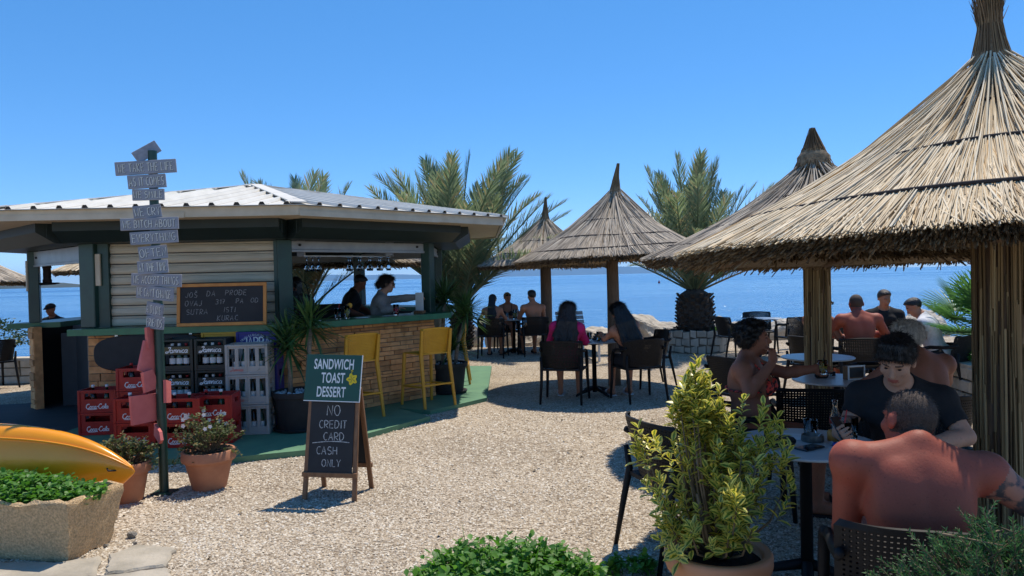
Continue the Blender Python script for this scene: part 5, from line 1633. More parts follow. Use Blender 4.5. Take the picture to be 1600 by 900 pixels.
# ---- bottle crates
def crate_parts(kind):
    """meshes of one crate: local origin at bottom centre, front towards -y; w x d x h"""
    spec = {'red': (.40, .30, .24, 'red'), 'olive': (.33, .28, .335, 'dgreen_crate'), 'dark': (.33, .28, .335, 'dgreen_crate'), 'grey': (.43, .30, .315, 'grey_crate'), 'blue': (.43, .28, .36, 'blue_crate'), 'yellow': (.40, .28, .36, 'yellow_crate')}[kind]
    w, d, h, mat = spec; t = .018
    parts = {}
    m_ = MB(); m_.box(-w / 2 + .004, w / 2 - .004, -d / 2 + .004, d / 2 - .004, 0, .012)
    m_.box(-w / 2 + t, w / 2 - t, d / 2 - t, d / 2, 0.012, h); 
    parts['crate_back'] = (m_.mesh('crate_back', MT[mat]))
    def panel(x0, x1, z0, z1, y, holes):
        """solid panel with holes (polygons x0,x1,z0,z1 in a grid): built from strips"""
        mm = MB()
        xs = sorted({x0, x1} | {v for hh in holes for v in hh[:2]}); zs = sorted({z0, z1} | {v for hh in holes for v in hh[2:]})
        for i in range(len(xs) - 1):
            for j in range(len(zs) - 1):
                cx, cz = (xs[i] + xs[i + 1]) / 2, (zs[j] + zs[j + 1]) / 2
                if any(hh[0] < cx < hh[1] and hh[2] < cz < hh[3] for hh in holes): continue
                mm.box(xs[i], xs[i + 1], y, y + t, zs[j], zs[j + 1])
        return mm
    if kind == 'red': holes = [(-w / 2 + .07, w / 2 - .07, h * .60, h * .86)]
    elif kind in ('olive', 'dark'): holes = [(-w / 2 + .03, w / 2 - .03, h * .78, h * .93), (-w / 2 + .03, w / 2 - .03, h * .17, h * .52)]
    elif kind == 'grey': holes = [(-w / 2 + .035 + i * .098 + (.0 if i < 2 else .012), -w / 2 + .035 + i * .098 + .062 + (.0 if i < 2 else .012), h * .27, h * .86) for i in range(4)]
    else: holes = [(-.08, .08, h * .30, h * .45)]
    fp = panel(-w / 2, w / 2, 0, h, -d / 2, holes)
    parts['front_panel'] = fp.mesh('front_panel', MT[mat])
    for s_ in (-1, 1):
        mm = panel(-d / 2 + t, d / 2 - t, 0.0, h, 0, [(-.06, .06, h * .62, h * .82)] + ([(-.07, .07, h * .2, h * .5)] if kind in ('grey', 'olive', 'dark') else []))
        mm.v = [Vector((s_ * (w / 2) - (t if s_ > 0 else 0) + p.y, p.x, p.z)) for p in mm.v]
        parts['side_panel%d' % s_] = mm.mesh('side_panel', MT[mat])
    mm = MB()
    for s_ in (-1, 1):
        mm.cbox((s_ * (w / 2 - .011), -d / 2 - .003, h / 2), (.026, .012, h - .004), None, .002)
    mm.cbox((0, -d / 2 - .003, h - .012), (w - .05, .012, .02), None, .002); mm.cbox((0, -d / 2 - .003, .012), (w - .05, .012, .02), None, .002)
    if kind == 'grey': mm.cbox((.006, -d / 2 - .0015, h / 2), (.006, .008, h - .05), None, .001)
    parts['edge_ribs'] = mm.mesh('edge_ribs', MT[mat])
    return spec, parts
CR = {k: crate_parts(k) for k in ('red', 'olive', 'dark', 'grey', 'blue', 'yellow')}
def logo_mesh(kind):
    mm = MB()
    w, d, h, _ = CR[kind][0]
    B_ = Matrix.Rotation(R(90), 4, 'X')
    y = -d / 2 - .0022
    if kind == 'red':
        st, L = strokes_text('\x02oca-\x02ola', 1.0, .02, 0, .18, .3)
        s_ = .235 / L
        ln = [[((p[0] - L / 2) * s_, p[1] * s_ * 1.05 + h * .18) for p in q] for q in st]
        ln.append([(-.10, h * .15), (-.05, h * .14), (.0, h * .165)])
        wd, mat = .0088, 'white_print'
    elif kind in ('olive', 'dark'):
        st, L = strokes_text('\x01amnica', 1.0, .03, 0, .30, .3)
        s_ = .225 / L
        ln = [[((p[0] - L / 2) * s_, p[1] * s_ * 1.0 + h * .585) for p in q] for q in st]
        wd, mat = .0085, 'white_print'
    elif kind == 'grey':
        st, L = strokes_text('\x01amnica', 1.0, .03, 0, .3, .3)
        s_ = .13 / L
        ln = [[((p[0] - L / 2) * s_ - .10, p[1] * s_ + h * .12) for p in q] for q in st]
        wd, mat = .005, 'plank_pink'
    else:
        st, L = strokes_text('JARRA', 1.0, .18, 0, 0)
        s_ = .28 / L
        ln = [[((p[0] - L / 2) * s_, p[1] * s_ * 1.25 + h * .55) for p in q] for q in st]
        wd, mat = .016, 'white_print'
        txt = 'TRADICIONALNO PIVO'; 
        for i, ch in enumerate(txt):
            if ch == ' ': continue
            an = R(148 - 116 * i / (len(txt) - 1)); cx, cz = .175 * math.cos(an), h * .50 + .125 * math.sin(an) + .01
            ca, sa = math.cos(an - R(90)), math.sin(an - R(90))
            for q in GL[ch]: ln.append([(cx + (p[0] - .3) * .020 * ca - p[1] * .022 * sa, cz + (p[0] - .3) * .020 * sa + p[1] * .022 * ca) for p in q])
        vs, fs = ribbons([l for l in ln if len(l)], .016)
        big = ln[:sum(len(GL[c]) for c in 'JARRA')]; small = ln[len(big):]
        m2 = MB(); m2.T = Matrix.Translation((0, y, 0)) @ B_
        vs, fs = ribbons(big, .015); m2.add(vs, fs); vs, fs = ribbons(small, .0042); m2.add(vs, fs)
        return m2.mesh('lettering', MT['white_print'])
    mm.T = Matrix.Translation((0, y, 0)) @ B_
    vs, fs = ribbons(ln, wd, 0, .3); mm.add(vs, fs)
    return mm.mesh('lettering', MT[mat])
LOGO = {k: logo_mesh(k) for k in ('red', 'olive', 'dark', 'grey', 'blue')}
bt = MB(); bt.smooth = True
bt.lathe([(.001, 0), (.030, 0), (.032, .01), (.032, .14), (.026, .175), (.013, .21), (.0125, .25), (.015, .252), (.015, .27), (.001, .272)], 12)
BOT = {'g': bt.mesh('bottle', MT['bottle_g']), 'b': bt.mesh('bottle', MT['bottle_b'])}
mm = MB(); mm.smooth = True; mm.lathe([(.0165, .248), (.0165, .274), (.001, .276)], 10); CAP = {c: mm.mesh('cap', MT[c]) for c in ('white_print', 'red')}
mm = MB(); mm.lathe([(.0328, .06), (.0328, .12)], 12); LAB = mm.mesh('paper_label', MT['paper'])

def crate(kind, x, y, z, label, rz=0.0, bottles=0, yellow_label=False):
    (w, d, h, _), parts = CR[kind]
    t = empty('bottle_crate', (x, y, z), KR + rz, label, 'crate', 'bottle crates in front of the bar')
    for k, me in parts.items(): link(k.rstrip('-1'), me, t)
    if kind in LOGO: link('lettering', LOGO[kind], t)
    if kind == 'olive':
        m_ = MB(); m_.box(-w / 2 + .032, w / 2 - .032, -d / 2 - .0018, -d / 2 + .001, h * .54, h * .76); m_.build('olive_band', MT['olive'], t)
    for i in range(bottles):
        lx = -w / 2 + .055 + (w - .11) * (i + .5) / bottles
        Mx = Matrix.Translation((x, y, z)) @ Matrix.Rotation(KR + rz, 4, 'Z')
        p = Mx @ Vector((lx, -d / 2 + .07, .014))
        b = link('bottle', BOT['g' if i % 2 else 'b'], None, p)
        tag(b, 'capped bottle inside the ' + label, 'bottle', 'bottles in the crates')
        c = link('cap', CAP['white_print' if (i + int(x * 10)) % 3 else 'red'], b)
        if kind != 'red': link('paper_label', LAB, b)
PZ = .0552
crate('red', -4.47, 8.00, PZ, 'red crate lowest in the leftmost stack of two')
crate('red', -4.47, 8.00, PZ + .242, 'red crate topmost in the leftmost stack of two', 0, 2)
for i, l in enumerate(('red crate at the bottom behind the low front pair', 'red crate in the middle behind the low front pair', 'red crate highest of all, right under the black tub')):
    crate('red', -3.98, 7.86, PZ + .242 * i, l, .04, 2 if i == 2 else 0)
crate('red', -3.74, 7.36, PZ, 'red crate on the floor directly left of the signpost behind the dry plant', -.02, 0)
crate('red', -3.74, 7.36, PZ + .242, 'red crate topping the front pair left of the signpost', -.02, 2)
crate('red', -3.27, 7.30, PZ, 'red crate on the floor just right of the signpost', -.03)
crate('red', -3.27, 7.30, PZ + .242, 'red crate on top of the pair just right of the signpost', -.03, 2)
for i, l in enumerate(('dark green crate at the bottom of the left mineral water stack', 'olive banded water crate, middle of its stack near the signpost', 'olive banded water crate, topmost of its stack near the signpost')):
    crate('olive', -3.56, 7.90, PZ + .337 * i, l, 0, 3 if i else 0)
for i, l in enumerate(('dark green crate at the bottom of the right mineral water stack', 'dark green water crate, middle of its stack behind red crates', 'dark green water crate topmost in its stack, bottle necks showing')):
    crate('dark', -3.21, 7.90 + .01, PZ + .337 * i, l, 0, 3 if i else 0)
for i, l in enumerate(('grey slotted crate lowest of its stack of three', 'grey slotted crate in the middle of its stack of three', 'grey slotted crate topmost of its stack of three')):
    crate('grey', -2.80, 7.82, PZ + .317 * i, l, .03, 4)
crate('yellow', -3.22, 8.20, .752, 'yellow crate with only its top edge showing under the counter')
crate('blue', -2.80, 8.14, .752, 'blue crate with white lettering peeking over the grey crates')
crate('blue', -2.80, 8.14, .388, 'blue crate in the middle of the stack behind the grey crates')
crate('blue', -2.80, 8.14, PZ - .03, 'blue crate at the bottom of the stack behind the grey crates')
# second red stack in front of the water crates
crate('red', -3.02, 7.44, PZ, 'red crate on the floor behind the white flowered pot plant', .02)
crate('red', -3.02, 7.44, PZ + .242, 'red crate on top behind the white flowered pot plant', .02, 2)

# ---- yellow kayak lying on its side
def kayak():
    t = empty('kayak', (-2.60, 4.98, 0), R(-3), 'bright yellow plastic kayak lying on its side behind the stone trough', 'kayak')
    m_ = MB(); m_.smooth = True
    n = 40; rows = []
    for i in range(34):
        s_ = 3.6 * (i / 33) ** 1.7
        b = .365 * (1 - math.exp(-(s_ + .02) / .36)); dp = .17 * (1 - math.exp(-(s_ + .02) / .5))
        ring = []
        for k in range(n):
            an = 2 * math.pi * k / n; c, q = math.cos(an), math.sin(an)
            yy = dp * math.copysign(abs(c) ** .8, c); zz = b * math.copysign(abs(q) ** .75, q)
            if abs(q) > .88: yy *= 1.0
            ring.append((-s_, yy * 1.0, .385 + zz - .02 * s_ * .2))
        rows.append(ring)
    vs = [(.012, 0, .385)] + [p for r_ in rows for p in r_]
    fs = [(0, 1 + k, 1 + (k + 1) % n) for k in range(n)] + [(1 + i * n + k, 1 + (i + 1) * n + k, 1 + (i + 1) * n + (k + 1) % n, 1 + i * n + (k + 1) % n) for i in range(33) for k in range(n)]
    m_.add(vs, fs); m_.build('hull', MT['kayak'], t)
    for sgn in (-1, 1):      # moulded seam ridge near the upper gunwale
        pts = []
        for i in range(1, 34):
            s_ = 3.6 * (i / 33) ** 1.7; b = .365 * (1 - math.exp(-(s_ + .02) / .36)); dp = .17 * (1 - math.exp(-(s_ + .02) / .5))
            pts.append((-s_, sgn * dp * .80, .385 + b * .80 - .004 * s_))
        m_ = MB(); m_.smooth = True; m_.tube(pts, .007, 6); m_.build('seam_ridge', MT['kayak'], t)
    m_ = MB(); m_.smooth = True; m_.tube([(-.10, -.03, .40), (-.13, -.075, .41), (-.16, -.04, .42)], .006, 6); m_.build('toggle', MT['black_matt'], t)
kayak()

# ---- rough stone trough with herbs
def trough():
    yaw = R(-11); c, s_ = math.cos(yaw), math.sin(yaw)
    L, D0, D1, Hh = 1.35, .36, .46, .36
    cx, cy = -2.69 - (L / 2) * c - (-.18) * (-s_), 4.37 - (L / 2) * s_ + .18 * c
    t = empty('stone_trough', (cx, cy, 0), yaw, 'rough cast stone trough with a flaring rim, full of herbs', 'planter')
    import bmesh
    bm = bmesh.new()
    n, mz = 26, 9
    prof = [(0, 0), (.12, .0), (.3, .0), (.55, 0), (.8, 0), (.93, 0), (1.0, 0)]
    def pt(u, v, z):      # u,v in -1..1
        k = z / Hh; l2 = L / 2 + .06 * k; d2 = (D0 + (D1 - D0) * k) / 2
        return (u * l2, v * d2, z)
    loop = [(-1 + 2 * i / n, -1) for i in range(n)] + [(1, -1 + 2 * i / 8) for i in range(8)] + [(1 - 2 * i / n, 1) for i in range(n)] + [(-1, 1 - 2 * i / 8) for i in range(8)]
    r_ = random.Random(3)
    rows = []
    zs = [0, .05, .11, .17, .23, .28, .32, .345, .36]
    for z in zs:
        rows.append([tuple(a + b for a, b in zip(pt(u, v, z), (r_.gauss(0, .004), r_.gauss(0, .004), r_.gauss(0, .005) + (.012 * math.sin(u * 9) if z > .33 else 0)))) for u, v in loop])
    for k, z in ((.93, .37), (.86, .36), (.82, .30)):
        rows.append([tuple(a + b for a, b in zip(pt(u * (1 - (1 - k) * .35), v * k, z), (r_.gauss(0, .003), r_.gauss(0, .003), r_.gauss(0, .006) + .012 * math.sin(u * 9)))) for u, v in loop])
    N = len(loop); vs = [p for q in rows for p in q]
    m_ = MB(); m_.smooth = True
    m_.add(vs, [(i * N + k, i * N + (k + 1) % N, (i + 1) * N + (k + 1) % N, (i + 1) * N + k) for i in range(len(rows) - 1) for k in range(N)])
    autosmooth(m_.build('trough_body', MT['concrete'], t), 50)
    m_ = MB(); m_.box(-L / 2 + .03, L / 2 - .03, -D1 / 2 + .05, D1 / 2 - .05, .2, .315); m_.build('soil', MT['soil'], t)
    return (cx, cy, yaw)
tx, ty, tyaw = trough()
hb = herbs('trough_herbs', (tx, ty, 0), 520, .64, .19, .155, 'bright green parsley like herbs filling the stone trough', 'plant', 55, 0, .31, (.018, .010))
hb.rotation_euler = (0, 0, tyaw)
for i, (x, y, s_) in enumerate(((-2.52, 4.78, .035), (-2.60, 4.62, .022), (-2.44, 4.66, .018))):
    o = link('stone', BM_[i], None, (x, y, s_ * .5)); o.scale = (s_, s_ * .8, s_ * .7)
    tag(o, ('fist sized dark stone on the gravel beside the trough', 'small pebble stone against the foot of the trough', 'small lone stone right of the trough')[i], 'stone', 'loose stones by the trough')

# ================================================================ perforated plastic furniture
def perforated(surf, nu, nv, hole, th, nrm_sign=1, solid=None):
    """sheet surf(u,v)->Vector with a hole in every cell; returns MB"""
    m_ = MB()
    P_ = [[surf(i / nu, j / nv) for j in range(nv + 1)] for i in range(nu + 1)]
    def nrm(i, j):
        a = P_[min(i + 1, nu)][j] - P_[max(i - 1, 0)][j]; b = P_[i][min(j + 1, nv)] - P_[i][max(j - 1, 0)]
        return a.cross(b).normalized() * nrm_sign
    Nn = [[nrm(i, j) for j in range(nv + 1)] for i in range(nu + 1)]
    for i in range(nu):
        for j in range(nv):
            q = [P_[i][j], P_[i + 1][j], P_[i + 1][j + 1], P_[i][j + 1]]; nn = [Nn[i][j], Nn[i + 1][j], Nn[i + 1][j + 1], Nn[i][j + 1]]
            back = [a - b * th for a, b in zip(q, nn)]
            if i in (0, nu - 1) or j in (0, nv - 1) or (solid and solid(i, j)):
                m_.add(q + back, [(0, 1, 2, 3), (7, 6, 5, 4)]); continue
            c = sum(q, Vector()) / 4; cn = sum(nn, Vector()).normalized()
            inn = [c + (a - c) * hole for a in q]; ib = [p - cn * th for p in inn]
            m_.add(q + inn + back + ib, [(0, 1, 5, 4), (1, 2, 6, 5), (2, 3, 7, 6), (3, 0, 4, 7), (8, 12, 13, 9), (9, 13, 14, 10), (10, 14, 15, 11), (11, 15, 12, 8), (4, 5, 13, 12), (5, 6, 14, 13), (6, 7, 15, 14), (7, 4, 12, 15)])
    # rim
    bd = [(i, 0) for i in range(nu)] + [(nu, j) for j in range(nv)] + [(i, nv) for i in range(nu, 0, -1)] + [(0, j) for j in range(nv, 0, -1)]
    for k in range(len(bd)):
        a, b = bd[k], bd[(k + 1) % len(bd)]
        pa, pb, na, nb = P_[a[0]][a[1]], P_[b[0]][b[1]], Nn[a[0]][a[1]], Nn[b[0]][b[1]]
        m_.add([pa, pb, pb - nb * th, pa - na * th], [(0, 3, 2, 1)])
    return m_

def chair_meshes():
    out = {}
    def back(u, v):       # u across (-1..1), v up
        x = (u * 2 - 1); z = .455 + .345 * v + .015 * (1 - x * x) * v
        y = -.215 - .085 * v + .10 * abs(x) ** 2.6
        w = .265 + .012 * v - .02 * (v > .97) * abs(x)
        return Vector((x * w, y, z))
    out['backrest'] = perforated(back, 30, 19, .42, .012, -1).mesh('backrest', MT['black'])
    def seat(u, v):
        x = (u * 2 - 1); y = -.225 + .45 * v
        z = .445 - .022 * (1 - x * x) * math.sin(math.pi * min(1, v * 1.05)) - .03 * max(0, v - .85) ** 1.2 * 4
        return Vector((x * (.245 + .01 * v), y, z))
    out['seat'] = perforated(seat, 26, 24, .42, .014, 1).mesh('seat', MT['black'])
    for s_ in (-1, 1):
        m_ = MB(); m_.smooth = True
        m_.tube([(s_ * .285, .245, 0), (s_ * .270, .225, .30), (s_ * .268, .205, .55), (s_ * .268, .17, .635), (s_ * .270, .08, .66)], [.015, .021, .023, .023, .022], 8)
        m_.tube([(s_ * .270, .08, .66), (s_ * .272, -.08, .665), (s_ * .272, -.20, .68), (s_ * .268, -.235, .70)], [.022, .022, .022, .018], 8, True, .75)
        out['front_leg%d' % s_] = m_.mesh('front_leg', MT['black'])
        m_ = MB(); m_.smooth = True
        m_.tube([(s_ * .265, -.315, 0), (s_ * .255, -.255, .30), (s_ * .258, -.215, .46), (s_ * .262, -.235, .60)], [.014, .02, .022, .016], 8)
        out['rear_leg%d' % s_] = m_.mesh('rear_leg', MT['black'])
    m_ = MB()
    m_.bar((-.26, .20, .42), (.26, .20, .42), .03, .02); m_.bar((-.25, -.21, .43), (.25, -.21, .43), .03, .02)
    for s_ in (-1, 1): m_.bar((s_ * .253, -.21, .43), (s_ * .262, .20, .43), .03, .02)
    out['seat_frame'] = m_.mesh('seat_frame', MT['black'])
    return out
CHM = chair_meshes()
def chair(x, y, rz, label, z=0.0):
    """faces +y before rotation"""
    t = empty('armchair', (x, y, z), R(rz), label, 'chair', 'black perforated plastic armchairs')
    for k, me in CHM.items(): link(k.replace('-1', '').rstrip('1'), me, t)
    return t

def stool(x, y, rz, label):
    t = empty('bar_stool', (x, y, .055), R(rz), label, 'stool', 'mustard yellow bar stools')
    if 'STOOL' not in MT:
        o = {}
        def back(u, v):
            q = (u * 2 - 1); return Vector((q * (.205 + .01 * v), -.195 - .06 * v + .05 * abs(q) ** 3, .665 + .31 * v + .012 * (1 - q * q) * v))
        o['backrest'] = perforated(back, 24, 18, .42, .012, -1).mesh('backrest', MT['stool'])
        def seat(u, v):
            q = (u * 2 - 1); return Vector((q * .205, -.205 + .41 * v, .665 - .018 * (1 - q * q) * math.sin(math.pi * v)))
        o['seat'] = perforated(seat, 20, 20, .42, .014, 1).mesh('seat', MT['stool'])
        for s_ in (-1, 1):
            m_ = MB(); m_.tube([(s_ * .225, .245, 0), (s_ * .200, .195, .66)], [.018, .024], 6); o['front_leg%d' % s_] = m_.mesh('front_leg', MT['stool'])
            m_ = MB(); m_.tube([(s_ * .225, -.285, 0), (s_ * .205, -.195, .64), (s_ * .212, -.24, .96)], [.018, .026, .020], 6); o['rear_leg%d' % s_] = m_.mesh('rear_leg', MT['stool'])
        for nm, a, b in (('footrest', (-.215, .228, .24), (.215, .228, .24)), ('stretcher', (-.215, -.25, .28), (.215, -.25, .28)), ('stretcher1', (-.216, -.25, .26), (-.214, .225, .24)), ('stretcher2', (.216, -.25, .26), (.214, .225, .24))):
            m_ = MB(); m_.bar(a, b, .034, .018); o[nm] = m_.mesh(nm.rstrip('12'), MT['stool'])
        MT['STOOL'] = o
    for k, me in MT['STOOL'].items(): link(k.replace('-1', '').rstrip('12'), me, t)
    return t
stool(-1.88, 8.58, 43, 'yellow bar stool half hidden behind the green sandwich sign')
stool(-1.10, 9.28, 40, 'yellow bar stool standing clear in front of the stone clad bar')
stool(-.95, 11.15, 92, 'yellow bar stool farthest back behind the potted yucca')

def table(x, y, label, r=.35, h=.74, mat='tabletop'):
    t = empty('cafe_table', (x, y, 0), rnd.uniform(0, 1), label, 'table', 'round cafe tables on the terrace')
    m_ = MB(); m_.smooth = True; m_.lathe([(.001, h - .014), (r - .004, h - .014), (r, h - .010), (r, h - .004), (r - .004, h), (.001, h)], 44); autosmooth(m_.build('table_top', MT[mat], t), 30)
    m_ = MB(); m_.smooth = True; m_.lathe([(.032, .04), (.03, h - .06), (.08, h - .045), (.20, h - .03), (.20, h - .0145), (.001, h - .0145)], 16); m_.build('column', MT['black'], t)
    for k in range(4):
        a = k * math.pi / 2 + .4; m_ = MB(); m_.smooth = True
        m_.tube([(.02 * math.cos(a), .02 * math.sin(a), .10), (.18 * math.cos(a), .18 * math.sin(a), .06), (.31 * math.cos(a), .31 * math.sin(a), .018)], [.03, .024, .016], 8); m_.build('foot', MT['black'], t)
    return t
table(1.52, 3.85, 'round pale table between the variegated shrub and the shirtless man', .37)
table(2.66, 6.05, 'round pale table in front of the reed covered pole', .35)
table(3.15, 7.62, 'white round table partly behind the reed covered pole', .36)
table(1.10, 10.05, 'round table between the two young women', .35)
table(.02, 15.6, 'round table of the group of three at the back', .36)
table(4.75, 9.75, 'round table of the group behind the white haired man', .37)
table(4.75, 14.0, 'pale round table between the empty chairs by the palm', .36)

# chairs: yaw 0 faces away from the camera (+y)
CHS = [
 (.66, 9.62, -14, 'black chair of the woman in the pink blouse'), (1.62, 9.60, 16, 'black chair of the woman with long black hair'), (1.98, 10.75, 100, 'empty black chair right behind the woman with long black hair'),
 (-.42, 15.1, -8, 'black chair of the dark haired woman at the far table'), (.42, 15.25, 12, 'black chair of the shirtless man at the far table'), (-.12, 16.35, 175, 'black chair of the woman facing us at the far table'),
 (4.10, 13.75, -75, 'empty black chair side-on just right of the round palm planter'), (5.1, 13.3, 10, 'empty black chair back-on behind the woman in the red bikini'), (4.95, 14.75, 178, 'empty dark chair facing us behind the pale table by the palm'), (5.75, 13.1, 35, 'empty black chair just left of the reed covered pole'),
 (1.64, 5.10, -104, 'black chair of the woman in the red bikini'), (2.20, 5.42, -12, 'large empty black chair back-on in front of the round pale table'), (3.55, 7.3, 75, 'empty chair with a sunlit rim behind the napkin holder'), (2.28, 7.35, -60, 'empty black chair hidden beyond the bikini woman'),
 (4.25, 9.05, -10, 'black chair of the bald man'), (3.85, 9.35, -70, 'black chair of the man half behind the reed pole'), (5.35, 9.1, 40, 'black chair of the person in white'), (5.25, 10.4, 155, 'black chair of the person in the black top'),
 (2.74, 4.98, 14, 'black chair of the white haired man'), (2.13, 4.05, 150, 'black chair of the young man in the black shirt'), (1.40, 2.60, -16, 'black chair of the big shirtless man in front'),
 (.98, 4.32, -72, 'empty black chair tucked behind the variegated shrub'),
 (-9.38, 15.0, 170, 'dark chair of the person in the cap beyond the doorway'),
 (-8.6, 12.1, 60, 'black chair leg showing at the left picture edge beside the kiosk')]
for c in CHS: chair(*c)
# ================================================================ people
def skin(name, c, red=(.5, .14, .09)):
    m, t, b, out = nodes(name)
    b.inputs['Roughness'].default_value = .6
    b.inputs['Specular IOR Level'].default_value = .3
    b.inputs['Subsurface Weight'].default_value = .12
    b.inputs['Subsurface Radius'].default_value = (.012, .004, .002)
    b.inputs['Subsurface Scale'].default_value = 1
    v = coords(t)
    f = noise(t, v, 7, 4)
    col = ramp(t, f, [(.30, tuple(x * .86 for x in c)), (.55, c), (.75, tuple(.75 * x + .25 * y for x, y in zip(c, red)))])
    sp = ramp(t, noise(t, v, 95, 3, .7), [(.30, (.55, .5, .48)), (.40, (1, 1, 1)), (.7, (1.05, .97, .95))])
    mx = t.nodes.new('ShaderNodeMix'); mx.data_type = 'RGBA'; mx.blend_type = 'MULTIPLY'; mx.inputs['Factor'].default_value = .8
    t.links.new(col, mx.inputs['A']); t.links.new(sp, mx.inputs['B'])
    t.links.new(mx.outputs['Result'], b.inputs['Base Color'])
    bump(t, b, noise(t, v, 120, 5), .25, .003)
    return m
SK = {'burnt': skin('sunburnt_skin', (.33, .082, .048), (.36, .045, .03)), 'tan': skin('tanned_skin', (.42, .19, .11)), 'deep': skin('deep_tan_skin', (.30, .12, .07)), 'fair': skin('fair_skin', (.50, .28, .19))}
def hairm(name, c, sc_=60):
    return M(name, c, .45, tuple(x * .45 for x in c), sc_, .9, sc_ * 1.6, stretch=(1, 1, .12), bdist=.012, spec=.5)
HR = {'black': hairm('black_hair', (.010, .008, .008)), 'brown': hairm('dark_brown_hair', (.035, .02, .013)), 'buzz': M('short_cropped_hair', (.075, .048, .036), .8, (.04, .026, .02), 240, .6, 300), 'white': hairm('white_hair', (.78, .72, .64)), 'blond': hairm('blond_hair', (.30, .18, .08))}
def cloth(name, c, c2=None, sc_=30):
    return M(name, c, .9, c2, sc_, .35, 25, bdist=.012)
CL = {'black': cloth('black_cotton', (.012, .012, .014)), 'pink': cloth('magenta_cotton', (.72, .018, .15)), 'grey': cloth('stone_grey_knit', (.30, .265, .24)), 'white': cloth('white_cotton', (.68, .68, .70)), 'green': cloth('dark_green_swim_cloth', (.012, .10, .065)), 'navy': cloth('navy_cloth', (.02, .024, .045)), 'dgrey': cloth('charcoal_cotton', (.05, .05, .055)),
      'bikini': M('red_floral_swimwear', (.80, .055, .035), .7, (.03, .012, .012), 34, lo=.46, hi=.50), 'print': M('black_white_print', (.03, .03, .03), .8, (.55, .5, .48), 26, lo=.38, hi=.42)}
MT['tattoo'] = M('tattooed_skin', (.34, .14, .09), .6, (.045, .04, .045), 22, lo=.44, hi=.54)
MT['lip'] = M('lips', (.38, .11, .08), .5); MT['brow'] = M('eyebrow', (.025, .017, .013), .8); MT['eye'] = M('dark_eye', (.02, .014, .012), .2); MT['lens'] = M('dark_lens', (.012, .012, .014), .12)

A3 = lambda *a: np.array(a, float)
def unit(v): v = np.asarray(v, float); return v / (np.linalg.norm(v) + 1e-9)
def rotm(ax, deg): return np.array(Matrix.Rotation(R(deg), 3, ax))

def hand(pr, w, d, n, curl, s, k=1.0):
    """wrist w, finger direction d, palm normal n, thumb on side s"""
    d = unit(d); n = unit(np.asarray(n, float) - d * np.dot(n, d)); a = np.cross(d, n)
    Rm = np.stack([a, n, d], 1)
    pr.append(('ell', '+', .012 * k, w + d * .048 * k, A3(.041, .017, .056) * k, Rm))
    for i, L in enumerate((.070, .080, .075, .058)):
        b = w + d * (.088 - .004 * abs(i - 1.3)) * k + a * (-.030 + .020 * i) * k * s
        c1 = R(curl * .8 + 4 * i); d1 = d * math.cos(c1) + n * math.sin(c1); m = b + d1 * L * .5 * k
        c2 = R(curl * 1.9 + 6 * i); d2 = d * math.cos(c2) + n * math.sin(c2); e = m + d2 * L * .55 * k
        pr.append(('cone', '+', .006 * k, b, m, .0098 * k, .0088 * k)); pr.append(('cone', '+', .004 * k, m, e, .0088 * k, .0075 * k))
    b = w + d * .025 * k - a * .034 * k * s; m = b + unit(d * .7 - a * .55 * s + n * .45) * .042 * k; e = m + unit(d * .85 + a * .05 * s + n * .5) * .034 * k
    pr.append(('cone', '+', .010 * k, b, m, .014 * k, .0105 * k)); pr.append(('cone', '+', .005 * k, m, e, .0105 * k, .0085 * k))

